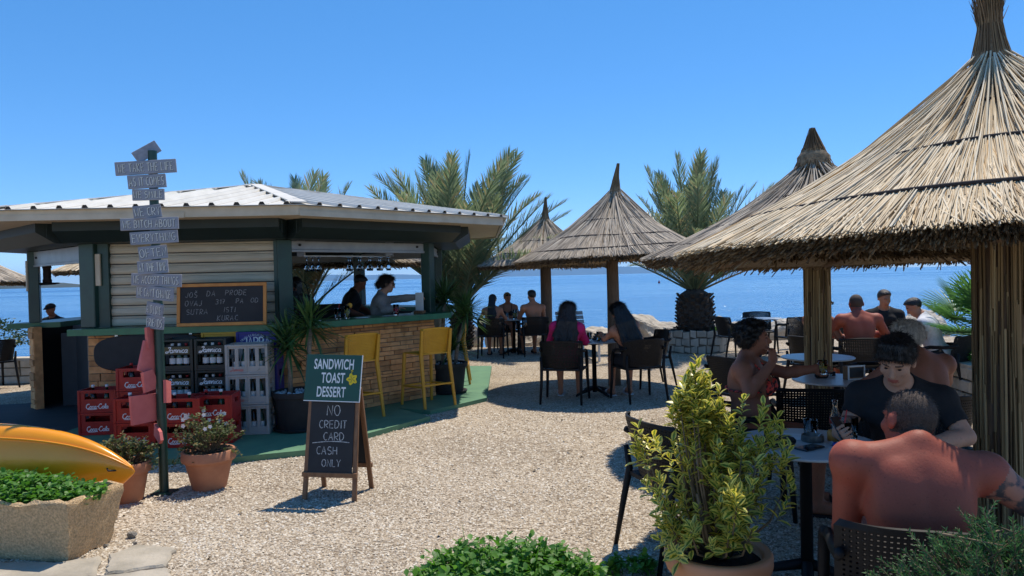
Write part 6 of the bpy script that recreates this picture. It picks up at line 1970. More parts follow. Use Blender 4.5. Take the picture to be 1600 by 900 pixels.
def person(loc, yaw, label, skin_='tan', S=1.0, fat=1.0, female=False, pel=(0, -.07, .53), lean=6, side=0, twist=0, sh=.178, head=(0, 0, 0), arms=None, legs='sit', hair='short', hairc='black', wear=(), vox=.012, group=None, face=False, tattoo=False, world_arms=True, shades=False, feetwear='black', shz=.0, hz=.70, hy=.032):
    Wm = Matrix.Translation(loc) @ Matrix.Rotation(R(yaw), 4, 'Z'); Wi = Wm.inverted()
    pel = A3(*pel)
    Tr = rotm('Z', twist) @ rotm('Y', side) @ rotm('X', -lean)
    tp = lambda x, y, z: pel + Tr @ (A3(x, y, z) * S)
    f = fat; k = S
    tor = [('ell', '+', .05, tp(0, 0, .02), A3(.165 * f, .128 * f, .11) * k, Tr), ('ell', '+', .06, tp(0, .012 + .02 * (f - 1), .17), A3(.142 * f, .112 * f, .15) * k, Tr), ('ell', '+', .06, tp(0, 0, .355), A3(.162 * (1 + (f - 1) * .5), .118 * (1 + (f - 1) * .5), .165) * k, Tr), ('ell', '+', .05, tp(0, -.03, .43), A3(.145, .078, .10) * k, Tr)]
    for s in (-1, 1):
        tor += [('cone', '+', .05, tp(0, -.012, .468 + shz * .6), tp(s * sh, -.012, .452 + shz), .070 * k, .060 * k), ('ell', '+', .05, tp(s * sh, -.012, .448 + shz), A3(.060, .060, .064) * k * (1 + (f - 1) * .2), Tr),
                ('cone', '+', .03, tp(0, -.025, .560), tp(s * .13, -.02, .485 + shz * .8), .043 * k, .040 * k), ('ell', '+', .03, tp(s * .085, -.065, .0), A3(.095, .085, .095) * k * f, Tr), ('ell', '+', .06, tp(s * .085, -.075, .37), A3(.06, .04, .10) * k, Tr)]
        tor.append(('ell', '+', .03, tp(s * .08, .105 + .02 * (f - 1), .345), A3(.064, .062, .060) * k * (1 + (f - 1) * .6), Tr) if female else ('ell', '+', .03, tp(s * .075, .085, .395), A3(.078, .040, .058) * k, Tr))
    if not female:
        tor.append(('cone', '-', .035, tp(0, -.150 * (1 + (f - 1) * .6), .02), tp(0, -.150, .42), .010, .008))
    neck = [('cone', '+', .03, tp(0, -.015, .50), tp(0, hy - .014, hz - .08), .058 * k * (1 if female else 1.1), .050 * k * (1 if female else 1.12))]
    hc = tp(0, hy, hz)
    Hm = Tr @ rotm('Z', head[0]) @ rotm('X', -head[1]) @ rotm('Y', head[2])
    hp = lambda x, y, z: hc + Hm @ (A3(x, y, z) * k)
    hd = [('ell', '+', .02, hp(0, -.012, .022), A3(.076, .096, .088) * k, Hm), ('ell', '+', .03, hp(0, .028, -.048), A3(.058, .062, .066) * k, Hm), ('ell', '+', .015, hp(0, .062, -.095), A3(.026, .022, .018) * k, Hm), ('ell', '+', .012, hp(0, .074, .028), A3(.052, .018, .012) * k, Hm),
          ('cone', '+', .010, hp(0, .086, .012), hp(0, .108, -.026), .008 * k, .0125 * k), ('ell', '+', .008, hp(0, .100, -.032), A3(.017, .010, .008) * k, Hm)]
    for s in (-1, 1):
        hd += [('ell', '+', .006, hp(s * .079, -.012, -.012), A3(.011, .021, .031) * k, Hm), ('ell', '+', .02, hp(s * .043, .058, -.022), A3(.022, .02, .02) * k, Hm), ('ell', '-', .008, hp(s * .031, .096, .006), A3(.017, .012, .009) * k, Hm)]
    hd += [('ell', '+', .006, hp(0, .086, -.061), A3(.023, .010, .0055) * k, Hm), ('ell', '+', .006, hp(0, .084, -.072), A3(.019, .010, .006) * k, Hm)]
    limb, armp, legp = [], {}, {}
    shd = {s: tp(s * sh, -.012, .448 + shz) for s in (-1, 1)}
    arms = arms or {}
    for s, nm in ((-1, 'L'), (1, 'R')):
        a = arms.get(nm)
        if a is None: a = dict(e=(s * .27, .10, .78), w=(s * .16, .34, .77), loc=True)
        e, w_ = A3(*a['e']), A3(*a['w'])
        if world_arms and not a.get('loc'): e, w_ = np.array(Wi @ Vector(e)), np.array(Wi @ Vector(w_))
        # keep bone lengths human
        e = shd[s] + unit(e - shd[s]) * min(np.linalg.norm(e - shd[s]), .31 * k); w_ = e + unit(w_ - e) * min(np.linalg.norm(w_ - e), .265 * k)
        g = (.92 if female else 1.08) * (1 + (f - 1) * .6) * k
        up = [('cone', '+', .025, shd[s], e, .053 * g, .040 * g)]; fo = [('cone', '+', .015, e, e + (w_ - e) * .35, .040 * g, .041 * g), ('cone', '+', .015, e + (w_ - e) * .35, w_, .041 * g, .027 * g)]
        armp[s] = (up, fo, shd[s], e, w_)
        limb += up + fo
        d = a.get('d'); d = unit(w_ - e) if d is None else unit(np.array(Wi.to_3x3() @ Vector(d)) if not a.get('loc') else A3(*d))
        n = a.get('n', (0, 0, -1)); n = np.array(Wi.to_3x3() @ Vector(n)) if not a.get('loc') else A3(*n)
        if abs(np.dot(unit(n), d)) > .95: n = A3(0, 1, 0)
        hand(limb, w_, d, n, a.get('c', 18), s, (.92 if female else 1.02) * k)
    hip = {s: tp(s * .092, -.01, -.01) for s in (-1, 1)}
    for s in (-1, 1):
        if legs == 'sit': kn, an, toe = A3(s * .13, .36, .505), A3(s * .125, .37, .085), A3(s * .14, .55, .035)
        elif legs == 'stand': kn, an, toe = hip[s] * A3(1.1, 1, 0) + A3(0, .03, .49), hip[s] * A3(1.1, 1, 0) + A3(0, -.02, .085), hip[s] * A3(1.2, 1, 0) + A3(0, .17, .03)
        else: kn, an, toe = (A3(*q) for q in legs[0 if s < 0 else 1])
        g = (1 + (f - 1) * .7) * k
        th = [('cone', '+', .03, hip[s], kn, .088 * g, .056 * g)]
        sh_ = unit(an - kn); back = np.cross(sh_, A3(1, 0, 0)); calf = kn + (an - kn) * .3
        lo = [('cone', '+', .02, kn, calf, .055 * g, .055 * g), ('cone', '+', .02, calf, an, .055 * g, .036 * k)]
        ft = [('cone', '+', .015, an + A3(0, -.03, -.035), toe, .036 * k, .026 * k), ('cone', '+', .015, an, an + (toe - an) * .55 + A3(0, 0, .005), .034 * k, .030 * k)]
        for j in range(5):
            tb = toe + A3(s * (-.028 + .015 * j), -.01, -.004); ft.append(('cone', '+', .004, tb, tb + A3(0, .032 - .004 * j, -.004), .010 * k, .0085 * k))
        legp[s] = (th, lo, hip[s], kn, an, toe)
        limb += th + lo + ft
    prims = tor + neck + limb + hd
    def bounds(ps, pad=.05):
        lo, hi = np.full(3, 9.), np.full(3, -9.)
        for p in ps:
            if p[0] == 'cone': q = [np.array(p[3]) - max(p[5], p[6]), np.array(p[4]) - max(p[5], p[6]), np.array(p[3]) + max(p[5], p[6]), np.array(p[4]) + max(p[5], p[6])]
            elif p[0] == 'ell': q = [np.array(p[3]) - np.max(p[4]), np.array(p[3]) + np.max(p[4])]
            else: continue
            for v in q: lo, hi = np.minimum(lo, v), np.maximum(hi, v)
        return lo - pad, hi + pad
    mats = [SK[skin_], MT['lip'], MT['brow'], MT['tattoo'], HR['buzz']]
    def regions(c):
        idx = np.zeros(len(c), int)
        h = ((c - hc) @ Hm) / k
        idx[(np.abs(h[:, 0]) < .025) & (h[:, 1] > .075) & (h[:, 2] < -.054) & (h[:, 2] > -.08)] = 1
        idx[(np.abs(np.abs(h[:, 0]) - .034) < .019) & (h[:, 1] > .068) & (np.abs(h[:, 2] - .028) < .0038)] = 2
        if hair == 'buzz': idx[(h[:, 2] > -.045 - .25 * np.maximum(0, -h[:, 1])) & (np.linalg.norm(h - A3(0, -.012, .015), axis=1) < .122) & (h[:, 2] > -.07) & (h[:, 1] < .055 + .25 * (h[:, 2] - .06)) & ((np.abs(h[:, 0]) < .081) | (h[:, 2] > .03)) & (h[:, 2] > -.085) & ~((h[:, 1] > .02) & (h[:, 2] < .03)) & ~((np.abs(h[:, 0]) > .074) & (h[:, 2] < .022))] = 4
        if tattoo:
            _, _, a0, a1, _w = armp[1]; d_ = a1 - a0; t = ((c - a0) @ d_) / (d_ @ d_); ds = np.linalg.norm(c - a0 - np.clip(t, 0, 1)[:, None] * d_, axis=1)
            idx[(t > .12) & (t < 1.05) & (ds < .075)] = 3
        return idx
    lo, hi = bounds(prims)
    me = field_mesh('person', prims, lo, hi, vox, mats, 1, regions)
    o = link('person', me); o.matrix_world = Wm
    tag(o, label, 'person', group or 'people on the terrace')
    def infl(ps, e): return [(p[0], p[1], p[2], p[3], p[4], p[5] + e, p[6] + e) if p[0] == 'cone' else (p[0], p[1], p[2], p[3], np.array(p[4]) + e, p[5]) for p in ps if p[1] == '+']
    def strands(me_, mat, n, L, r, drop, sel=None):
        nv = len(me_.vertices); co = np.zeros(nv * 3, np.float32); no = np.zeros(nv * 3, np.float32)
        me_.vertices.foreach_get('co', co); me_.vertex_normals.foreach_get('vector', no)
        co, no = co.reshape(-1, 3), no.reshape(-1, 3)
        ids = np.arange(nv) if sel is None else np.where(sel(co))[0]
        if not len(ids): return
        pk = rng.choice(ids, n); P_ = co[pk] + rng.normal(0, vox * .4, (n, 3)); N_ = no[pk]
        dn = np.tile(drop, (n, 1)); tg = dn - N_ * (dn * N_).sum(1, keepdims=True); tg /= np.linalg.norm(tg, axis=1, keepdims=True) + 1e-6
        D = tg + N_ * rng.uniform(.15, .7, n)[:, None] + rng.normal(0, .35, (n, 3)); D /= np.linalg.norm(D, axis=1, keepdims=True)
        ln = L * rng.uniform(.5, 1.2, n)
        v_, f_, k_ = straws(P_ - N_ * .002, P_ + D * ln[:, None], r, r * .3)
        tag(link('hair_strands', np_mesh('hair_strands', v_, f_, mat), o), None, None, None, 'stuff')
    def child(name, ps, mat, v=None, clip=(), relax=1):
        lo_, hi_ = bounds(ps)
        m_ = field_mesh(name, list(ps) + list(clip), lo_, hi_, v or vox, mat, relax)
        return link(name, m_, o)
    tpn = lambda v: Tr @ A3(*v); hpn = lambda v: Hm @ A3(*v)
    # ---- clothes
    for wname, mat in wear:
        if wname in ('tshirt', 'sweater'):
            ps = infl(tor, .012) 
            for s in (-1, 1):
                up, fo, a0, e, w_ = armp[s]
                if wname == 'tshirt':
                    q = a0 + (e - a0) * .62; ps += [('cone', '+', .02, a0, q, .066 * k * (1 + (f - 1) * .5), .060 * k)]
                else:
                    ps += infl(up, .014) + infl(fo, .016)
            ps.append(('ell', '-', .006, tp(0, hy - .01, .60), A3(.082, .085, .085) * k, Tr))
            cl = [('plane', '&', .01, tp(0, 0, -.06), tpn((0, 0, -1)))]
            if wname == 'tshirt':
                for s in (-1, 1):
                    up, fo, a0, e, w_ = armp[s]; ps.append(('ell', '-', .004, a0 + (e - a0) * .62 + unit(e - a0) * .075, A3(.085, .085, .085), None))
            child('shirt', ps, mat, None, cl)
        elif wname == 'blouse':
            ps = infl(tor, .016)
            for s in (-1, 1):
                up, fo, a0, e, w_ = armp[s]; ps += infl(up, .02) + [('cone', '+', .02, e, e + (w_ - e) * .55, .055, .062)]
            ps.append(('ell', '-', .006, tp(0, hy - .01, .60), A3(.085, .09, .09) * k, Tr))
            child('blouse', ps, mat, None, [('plane', '&', .01, tp(0, 0, -.1), tpn((0, 0, -1)))])
        elif wname == 'dress':      # low back
            ps = infl(tor, .010)
            child('dress', ps, mat, None, [('plane', '&', .01, tp(0, -.05, .22), tpn((0, -.75, 1)))])
            ps = []
            for s in (-1, 1):
                th, lo_, a0, kn, an, toe = legp[s]; ps += [('cone', '+', .04, a0, a0 + (kn - a0) * .7, .115 * k, .09 * k)]
            child('skirt', ps + infl(tor[:1], .012), mat)
        elif wname in ('shorts', 'trousers'):
            ps = infl(tor[:1], .014) + infl([p for p in tor[4:] if p[0] == 'ell' and abs(((np.array(p[3]) - pel) @ Tr)[2]) < .05], .010)
            for s in (-1, 1):
                th, lo_, a0, kn, an, toe = legp[s]
                if wname == 'shorts': ps.append(('cone', '+', .04, a0, a0 + (kn - a0) * .72, .104 * k * f, .080 * k * f))
                else: ps += infl(th, .016) + infl(lo_, .014)
            child('shorts' if wname == 'shorts' else 'trousers', ps, mat, None, [('plane', '&', .01, tp(0, 0, .10), tpn((0, 0, 1)))])
        elif wname == 'bikini':
            for s in (-1, 1):
                child('bikini_cup', infl(tor, .006), mat, vox * .8, [('ell', '&', .01, tp(s * .082, .125, .345), A3(.062, .08, .058) * k, Tr)])
            m_ = MB(); m_.smooth = True
            for s in (-1, 1):
                m_.tube([tp(s * .085, .155, .395), tp(s * .095, .10, .47), tp(s * .085, .02, .535), tp(s * .05, -.06, .55)], .006, 6)
            pts = [tp(.175 * f * math.sin(a), .128 * f * math.cos(a), .325) for a in np.linspace(.7, 2 * math.pi - .7, 24)]
            m_.tube(pts, .007, 6); m_.build('straps', mat, o)
        elif wname == 'bottoms':
            child('bikini_bottom', infl(tor[:1], .010) + infl([p for p in tor[4:] if p[0] == 'ell' and abs(((np.array(p[3]) - pel) @ Tr)[2]) < .05], .008), mat, None, [('plane', '&', .01, tp(0, 0, .07), tpn((0, 0, 1)))])
        elif wname == 'straps':
            m_ = MB(); m_.smooth = True
            pts = [tp(.168 * math.sin(a), .122 * math.cos(a) - .005, .325) for a in np.linspace(0, 2 * math.pi, 32)]
            m_.tube(pts, .008, 6)
            for s in (-1, 1): m_.tube([tp(s * .085, .14, .38), tp(s * .085, .05, .50), tp(s * .07, -.07, .50), tp(s * .07, -.125, .34)], .006, 6)
            m_.build('top_straps', mat, o)
    # ---- footwear
    if feetwear:
        for s in (-1, 1):
            th, lo_, a0, kn, an, toe = legp[s]; d = toe - an; m_ = MB(); m_.T = Matrix.Translation((an[0] + d[0] * .42, an[1] + d[1] * .42, 0)) @ Matrix.Rotation(math.atan2(-d[0], d[1]), 4, 'Z')
            m_.prism([(-.045, -.11), (-.03, -.135), (.03, -.135), (.045, -.11), (.05, .08), (.03, .145), (-.02, .15), (-.05, .09)], .002, .016)
            m_.smooth = True; m_.tube([(-.05, .05, .012), (-.03, .04, .06), (.0, .035, .072), (.03, .04, .06), (.05, .05, .012)], [.010] * 5, 6, True, 2.0)
            m_.build('sandal', CL[feetwear], o)
    # ---- hair
    hm = HR[hairc]; hv = max(.006, vox * .75)
    cap = [('ell', '+', .02, hp(0, -.016, .028), A3(.086, .104, .094) * k, Hm)]
    facecut = [('plane', '&', .01, hp(0, .045, .055), hpn((0, .72, -.69))), ('plane', '&', .01, hp(0, -.06, -.075), hpn((0, -.1, -1)))]
    if hair == 'short':
        child('hair', cap + [('ell', '+', .02, hp(0, .02, .075), A3(.07, .07, .045) * k, Hm)], hm, hv, facecut)
    elif hair == 'fringe':        # thick top and fringe, short sides
        ps = [('ell', '+', .02, hp(0, -.01, .045), A3(.088, .108, .088) * k, Hm)]
        rr = random.Random(5)
        for i in range(26):
            a = rr.uniform(-1, 1); ps.append(('cone', '+', .01, hp(a * .055, .05, .125), hp(a * .075, .108 - .02 * a * a, .048 + rr.uniform(-.012, .012)), .016 * k, .009 * k))
        for i in range(40):
            a = rr.uniform(0, 6.28); q = rr.uniform(.2, .85); ps.append(('ell', '+', .008, hp(.075 * q * math.cos(a), .09 * q * math.sin(a), .10 + .028 * (1 - q)), A3(.022, .022, .018) * k, Hm))
        child('hair', ps, hm, .0055, [('plane', '&', .01, hp(0, .062, .045), hpn((0, .55, -.83))), ('plane', '&', .01, hp(0, -.06, -.06), hpn((0, -.1, -1)))])
    elif hair == 'curly':
        ps = list(cap); rr = random.Random(2)
        for i in range(110):
            d = unit(A3(rr.gauss(0, 1), rr.gauss(-.35, 1), rr.gauss(.35, 1)))
            if d[1] > .55 and d[2] < .45: continue
            ps.append(('ell', '+', .010, hp(d[0] * .088, -.018 + d[1] * .102, .032 + d[2] * .096), A3(.026, .026, .024) * k, None))
        child('hair', ps, hm, hv, [('plane', '&', .01, hp(0, .05, .045), hpn((0, .75, -.66))), ('plane', '&', .01, hp(0, -.06, -.085), hpn((0, -.1, -1)))])
    elif hair in ('long', 'longest', 'tail'):
        ps = [('ell', '+', .02, hp(0, -.018, .026), A3(.092, .110, .098) * k, Hm)]
        cut = [('plane', '&', .01, hp(0, .045, .06), hpn((0, .85, -.52)))]
        ob = child('hair', ps, hm, hv, cut)
        rr = random.Random(int(abs(loc[0]) * 100)); L = {'long': .36, 'longest': .50, 'tail': .34}[hair]
        st = []
        n = 60 if hair != 'tail' else 26
        for i in range(n):
            a = rr.uniform(-1, 1) * (1.0 if hair != 'tail' else .35); x0 = .082 * math.sin(a * 1.5); y0 = -.055 - .05 * math.cos(a * 1.5)
            p0 = hp(x0, y0, .02 + rr.uniform(-.03, .03)); 
            p1 = tp(x0 * 1.35 + rr.gauss(0, .01), -.105 - .02 * math.cos(a), .53 - .02 * rr.random()); p2 = tp(x0 * 1.5 + rr.gauss(0, .02), -.125 + rr.gauss(0, .012), .53 - L * rr.uniform(.45, .75)); p3 = tp(x0 * 1.3 + rr.gauss(0, .025), -.135 + rr.gauss(0, .012), .53 - L * rr.uniform(.8, 1.05))
            st += [('cone', '+', .012, p0, p1, .024, .022), ('cone', '+', .012, p1, p2, .021, .015), ('cone', '+', .008, p2, p3, .015, .005)]
        child('hair_lengths', st, hm, hv)
    elif hair == 'bun':
        child('hair', [('ell', '+', .02, hp(0, -.016, .028), A3(.088, .106, .096) * k, Hm), ('ell', '+', .015, hp(0, -.115, -.03), A3(.042, .038, .048) * k, Hm)], hm, hv, [('plane', '&', .01, hp(0, .045, .055), hpn((0, .8, -.6)))])
    elif hair == 'cap':
        child('cap', [('ell', '+', .02, hp(0, -.01, .05), A3(.09, .108, .078) * k, Hm), ('cone', '+', .01, hp(-.04, .10, .045), hp(.04, .10, .045), .02, .02), ('cone', '+', .01, hp(-.03, .14, .038), hp(.03, .14, .038), .014, .014)], CL['black'], hv, [('plane', '&', .01, hp(0, 0, .03), hpn((0, 0, -1)))])
    if vox < .0115:
        hobj = [c for c in o.children if c.name.split('.')[0] in ('hair', 'hair_lengths')]
        for c in hobj:
            nm = c.name.split('.')[0]
            strands(c.data, hm, 4200 if nm == 'hair' else 1800, .026 if hair in ('curly', 'short', 'fringe') else .05, .0011, -(Hm[:, 2]) if nm == 'hair' else -Tr[:, 2])
        if hair == 'buzz':
            strands(me, HR['buzz'], 5000, .007, .0007, -(Hm[:, 2]), lambda c: (regions(c) == 4))
    # ---- eyes and glasses
    if face:
        for s in (-1, 1):
            m_ = MB(); m_.smooth = True; m_.T = Matrix.Translation(hp(s * .031, .0795, .005)) @ Matrix(Hm.tolist()).to_4x4()
            m_.lathe([(.001, -.0035), (.007, -.0025), (.010, 0), (.007, .0025), (.001, .0035)], 10); m_.build('eye', MT['eye'], o)
    if shades:
        dz = .012 if shades != 'up' else .085; dy = .100 if shades != 'up' else .065
        m_ = MB(); m_.smooth = True
        for s in (-1, 1):
            m_.T = Matrix.Translation(hp(s * .034, dy, dz)) @ Matrix(Hm.tolist()).to_4x4()
            m_.cbox((0, 0, 0), (.056, .006, .040), None, .008)
            m_.T = Matrix.Identity(4); m_.tube([hp(s * .062, dy - .002, dz + .01), hp(s * .084, dy - .05, dz + .008), hp(s * .084, -.02, .0 if shades != 'up' else .05)], .003, 5)
        m_.tube([hp(-.012, dy + .002, dz + .006), hp(.012, dy + .002, dz + .006)], .003, 5)
        m_.build('sunglasses', MT['lens'], o)
    return o

person((1.40, 2.62, 0), -16, 'big sunburnt shirtless man with cropped hair, seen from behind in front', 'burnt', 1.03, 1.13, False, (0, -.11, .455), 12, 4, 4, .212, (22, 2, 2),
       {'L': dict(e=(-.20, .05, .68), w=(-.08, .27, .64), loc=True, d=(.4, 1, -.05), c=25), 'R': dict(e=(.43, .0, .79), w=(.62, .14, .72), loc=True, d=(.3, 1, -.2))}, 'sit', 'buzz', 'buzz', [('shorts', CL['green'])], .0075, None, False, True, shz=.03, hz=.640, hy=.08)
person((2.13, 4.02, 0), 152, 'young man in a black T-shirt with a thick dark fringe looking down at the table', 'fair', 1.0, 1.0, False, (0, -.02, .53), 22, 0, -6, .19, (-6, 8, -3),
       {'R': dict(e=(1.80, 3.98, .80), w=(1.66, 3.78, .80), d=(-.4, -1, .1), n=(.6, -.3, .5), c=35), 'L': dict(e=(2.26, 3.68, .79), w=(2.0, 3.60, .77), d=(-1, -.1, .1), n=(0, 0, -1), c=20)}, 'sit', 'fringe', 'black', [('tshirt', CL['black']), ('trousers', CL['dgrey'])], .0068, None, True)
person((2.74, 5.0, 0), 14, 'white haired tanned shirtless man seen from behind next to the young man', 'deep', 1.0, 1.10, False, (0, -.08, .50), 8, 0, 0, .205, (6, 4, 0),
       {'R': dict(e=(.33, .10, .84), w=(.20, .36, .78), loc=True), 'L': dict(e=(-.32, .12, .84), w=(-.16, .36, .78), loc=True)}, 'sit', 'short', 'white', [('shorts', CL['navy'])], .010, shz=.03, hz=.675, hy=.06)
person((1.68, 5.10, 0), -104, 'woman in a red and black bikini smoking with a glass in her hand', 'deep', .97, 1.22, True, (0, -.06, .52), 2, 0, -16, .172, (14, -4, 0),
       {'R': dict(e=(1.56, 4.88, .84), w=(1.735, 4.93, 1.03), d=(.25, .35, 1), n=(-.3, .9, .1), c=38), 'L': dict(e=(1.90, 5.13, .93), w=(2.08, 5.11, .955), d=(1, 0, .1), n=(0, -1, 0), c=42)}, 'sit', 'curly', 'black', [('bikini', CL['bikini']), ('bottoms', CL['black'])], .0078, None, True, hz=.68, shz=.02)
person((.68, 9.66, 0), -12, 'woman in a magenta blouse with long dark hair, seated with her back to us', 'tan', .95, 1.0, True, (0, -.06, .53), 12, 4, 0, .165, (-22, 8, 0),
       {'L': dict(e=(-.22, .16, .76), w=(-.06, .36, .77), loc=True), 'R': dict(e=(.25, .16, .76), w=(.18, .38, .77), loc=True)}, 'sit', 'long', 'brown', [('blouse', CL['pink']), ('shorts', CL['black'])], .011, None, False, False, True, False, 'white')
person((1.55, 9.62, 0), 16, 'woman with very long black hair in a low-backed black dress', 'tan', .94, .98, True, (0, -.06, .53), 10, -14, 0, .163, (20, 10, -4),
       {'L': dict(e=(-.34, .10, .80), w=(-.27, .33, .80), loc=True, d=(0, .6, .8), c=30), 'R': dict(e=(.20, .14, .78), w=(.02, .34, .77), loc=True)}, 'sit', 'longest', 'black', [('dress', CL['black'])], .011, None, False, False, True, False, 'white')
person((-.42, 15.12, 0), -6, 'dark haired woman with a bare back and thin straps at the far table', 'tan', .95, 1.0, True, (0, -.06, .53), 14, 0, 0, .165, (0, 10, 0), None, 'sit', 'tail', 'black', [('straps', CL['black']), ('bottoms', CL['black'])], .015)
person((-.10, 16.34, 0), 176, 'fair haired woman in a dark bikini top facing us at the far table', 'tan', .95, 1.0, True, (0, -.06, .53), 10, 0, 0, .165, (25, 12, 0), None, 'sit', 'bun', 'blond', [('bikini', CL['black']), ('bottoms', CL['black'])], .014, None, False, False, True, 'up')
person((.42, 15.26, 0), 14, 'shirtless man with short black hair seen from behind at the far table', 'tan', 1.02, 1.0, False, (0, -.07, .53), 8, 0, 0, .195, (10, 4, 0), None, 'sit', 'short', 'black', [('shorts', CL['navy'])], .014)
person((4.27, 9.08, 0), -8, 'bald sunburnt shirtless man with a broad back beyond the tables', 'burnt', 1.04, 1.16, False, (0, -.08, .52), 10, 0, 0, .20, (0, 6, 0), {'R': dict(e=(.36, .14, .82), w=(.22, .38, .78), loc=True), 'L': dict(e=(-.33, .14, .82), w=(-.18, .38, .78), loc=True)}, 'sit', 'buzz', 'buzz', [('shorts', CL['black'])], .013, shz=.03, hz=.68, hy=.05)
person((3.90, 9.40, 0), -72, 'man in sunglasses half hidden by the reed covered pole', 'deep', 1.02, 1.08, False, (0, -.06, .53), 10, 0, 0, .19, (0, 8, 0), None, 'sit', 'buzz', 'buzz', [('shorts', CL['navy'])], .013, None, False, False, True, True)
person((5.24, 10.38, 0), 160, 'person in a black top with dark hair at the back of the group', 'tan', 1.0, 1.0, False, (0, -.06, .53), 8, 0, 0, .185, (20, 14, 0), None, 'sit', 'short', 'brown', [('tshirt', CL['black']), ('shorts', CL['black'])], .014)
person((5.30, 9.18, 0), 48, 'dark haired person in a white shirt leaning over the table', 'tan', .97, 1.0, False, (0, -.04, .53), 24, 0, 0, .18, (20, 14, 0), None, 'sit', 'short', 'black', [('tshirt', CL['white']), ('shorts', CL['black'])], .013)
# behind the bar
person((-1.86, 9.98, 0), -84, 'woman in a grey sweater and sunglasses standing behind the bar counter', 'fair', .97, .98, True, (0, 0, .93), 12, 0, 0, .168, (0, 2, 0),
       {'L': dict(e=(-1.52, 10.02, 1.38), w=(-1.27, 9.94, 1.40), d=(1, -.1, 0), c=25), 'R': dict(e=(-1.70, 9.72, 1.24), w=(-1.55, 9.72, 1.26), c=15)}, 'stand', 'bun', 'brown', [('sweater', CL['grey']), ('trousers', CL['navy'])], .010, 'people at the bar', False, False, True, True)
person((-2.55, 11.15, 0), -70, 'barman in a black T-shirt bending over behind the bar', 'deep', 1.0, 1.05, False, (0, 0, .95), 18, 0, 0, .195, (0, 20, 0), {'L': dict(e=(-2.30, 11.3, 1.2), w=(-2.1, 11.1, 1.12)), 'R': dict(e=(-2.45, 10.85, 1.2), w=(-2.22, 10.85, 1.12))}, 'stand', 'short', 'black', [('tshirt', CL['black']), ('trousers', CL['black'])], .012, 'people at the bar')
person((-3.08, 10.45, 0), 10, 'dark figure in a grey top half hidden by the kiosk corner post', 'deep', .98, 1.0, False, (0, 0, .92), 6, 0, 0, .18, (0, 5, 0), None, 'stand', 'short', 'black', [('tshirt', CL['dgrey']), ('trousers', CL['black'])], .013, 'people at the bar')
person((-9.38, 15.0, 0), 170, 'person in a dark cap seated beyond the kiosk doorway', 'deep', 1.0, 1.0, False, (0, -.06, .50), 6, 0, 0, .185, (0, 6, 0), None, 'sit', 'cap', 'black', [('tshirt', CL['black']), ('shorts', CL['black'])], .016)
# ================================================================ things on tables and on the bar
def tumbler(x, y, z, label, r=.034, h=.11, drink=None, group='glasses on the tables', straw=None, slice_=False):
    t = empty('drinking_glass', (x, y, z), 0, label, 'glass', group)
    m_ = MB(); m_.smooth = True
    m_.lathe([(.001, .001), (r * .82, .001), (r * .86, .006), (r, h), (r * .93, h), (r * .80, .012), (.001, .012)], 20); m_.build('glass_body', MT['glass'], t)
    if drink:
        m_ = MB(); m_.smooth = True; m_.lathe([(.001, .0135), (r * .79, .0135), (r * .88, h * .6), (.001, h * .6)], 18); m_.build('drink', MT[drink], t)
    if straw:
        m_ = MB(); m_.smooth = True; m_.tube([(-.01, 0, .016), (.02, .005, h + .06)], .0032, 6); m_.build('straw', MT[straw], t)
    if slice_:
        m_ = MB(); m_.smooth = True; m_.T = Matrix.Translation((r, 0, h)) @ Matrix.Rotation(R(80), 4, 'X') @ Matrix.Rotation(R(20), 4, 'Y'); m_.lathe([(.001, -.003), (.027, -.003), (.03, 0), (.027, .003), (.001, .003)], 18); m_.build('orange_slice', MT['yellow_crate'], t)
    return t
MT['red_drink'] = M('red_drink', (.45, .02, .03), .15); MT['red_straw'] = M('red_plastic_straw', (.6, .03, .03), .4); MT['juice'] = M('lemon_drink', (.55, .42, .08), .2); MT['phone'] = M('phone_screen', (.012, .014, .018), .12); MT['blue_pack'] = M('blue_wrapper', (.02, .06, .35), .4); MT['olive_glass'] = M('ashtray_metal', (.20, .20, .19), .35, (.12, .12, .11), 20, metal=.6)
TZ = .7405
# near table
tumbler(1.60, 3.98, TZ, 'clear empty glass beside the menu sheet on the near table', .037, .095)
tumbler(1.70, 3.80, TZ, 'glass of dark cola with a red straw on the near table', .036, .115, 'cola', 'glasses on the tables', 'red_straw')
tumbler(1.78, 3.90, TZ, 'clear mug of water beside the cola bottle on the near table', .042, .12)
def cola_bottle(x, y, z):
    t = empty('glass_bottle', (x, y, z), 0, 'small clear glass cola bottle with red lettering on the near table', 'bottle')
    m_ = MB(); m_.smooth = True; m_.lathe([(.001, 0), (.027, 0), (.029, .01), (.026, .05), (.029, .085), (.026, .115), (.013, .155), (.0125, .185), (.014, .188), (.014, .195), (.009, .195), (.008, .16), (.02, .11), (.022, .012), (.001, .012)], 18); m_.build('bottle_body', MT['glass'], t)
    m_ = MB(); m_.smooth = True; m_.lathe([(.0292, .07), (.0296, .085), (.0288, .102)], 18); m_.build('printed_band', MT['red'], t)
cola_bottle(1.74, 3.99, TZ)
def ashtray(x, y, z, label):
    t = empty('ashtray', (x, y, z), 0, label, 'ashtray')
    m_ = MB(); m_.smooth = True; m_.lathe([(.001, .001), (.055, .001), (.058, .006), (.055, .035), (.050, .035), (.046, .008), (.001, .007)], 24); autosmooth(m_.build('bowl', MT['olive_glass'], t), 40)
    m_ = MB(); m_.smooth = True; m_.tube([(.02, .0, .012), (.052, .01, .038)], .004, 6); m_.build('cigarette_end', MT['paper'], t)
ashtray(1.57, 3.88, TZ, 'metal ashtray in the middle of the near table')
m_ = MB(); m_.cbox((0, 0, .005), (.075, .15, .009), None, .003)
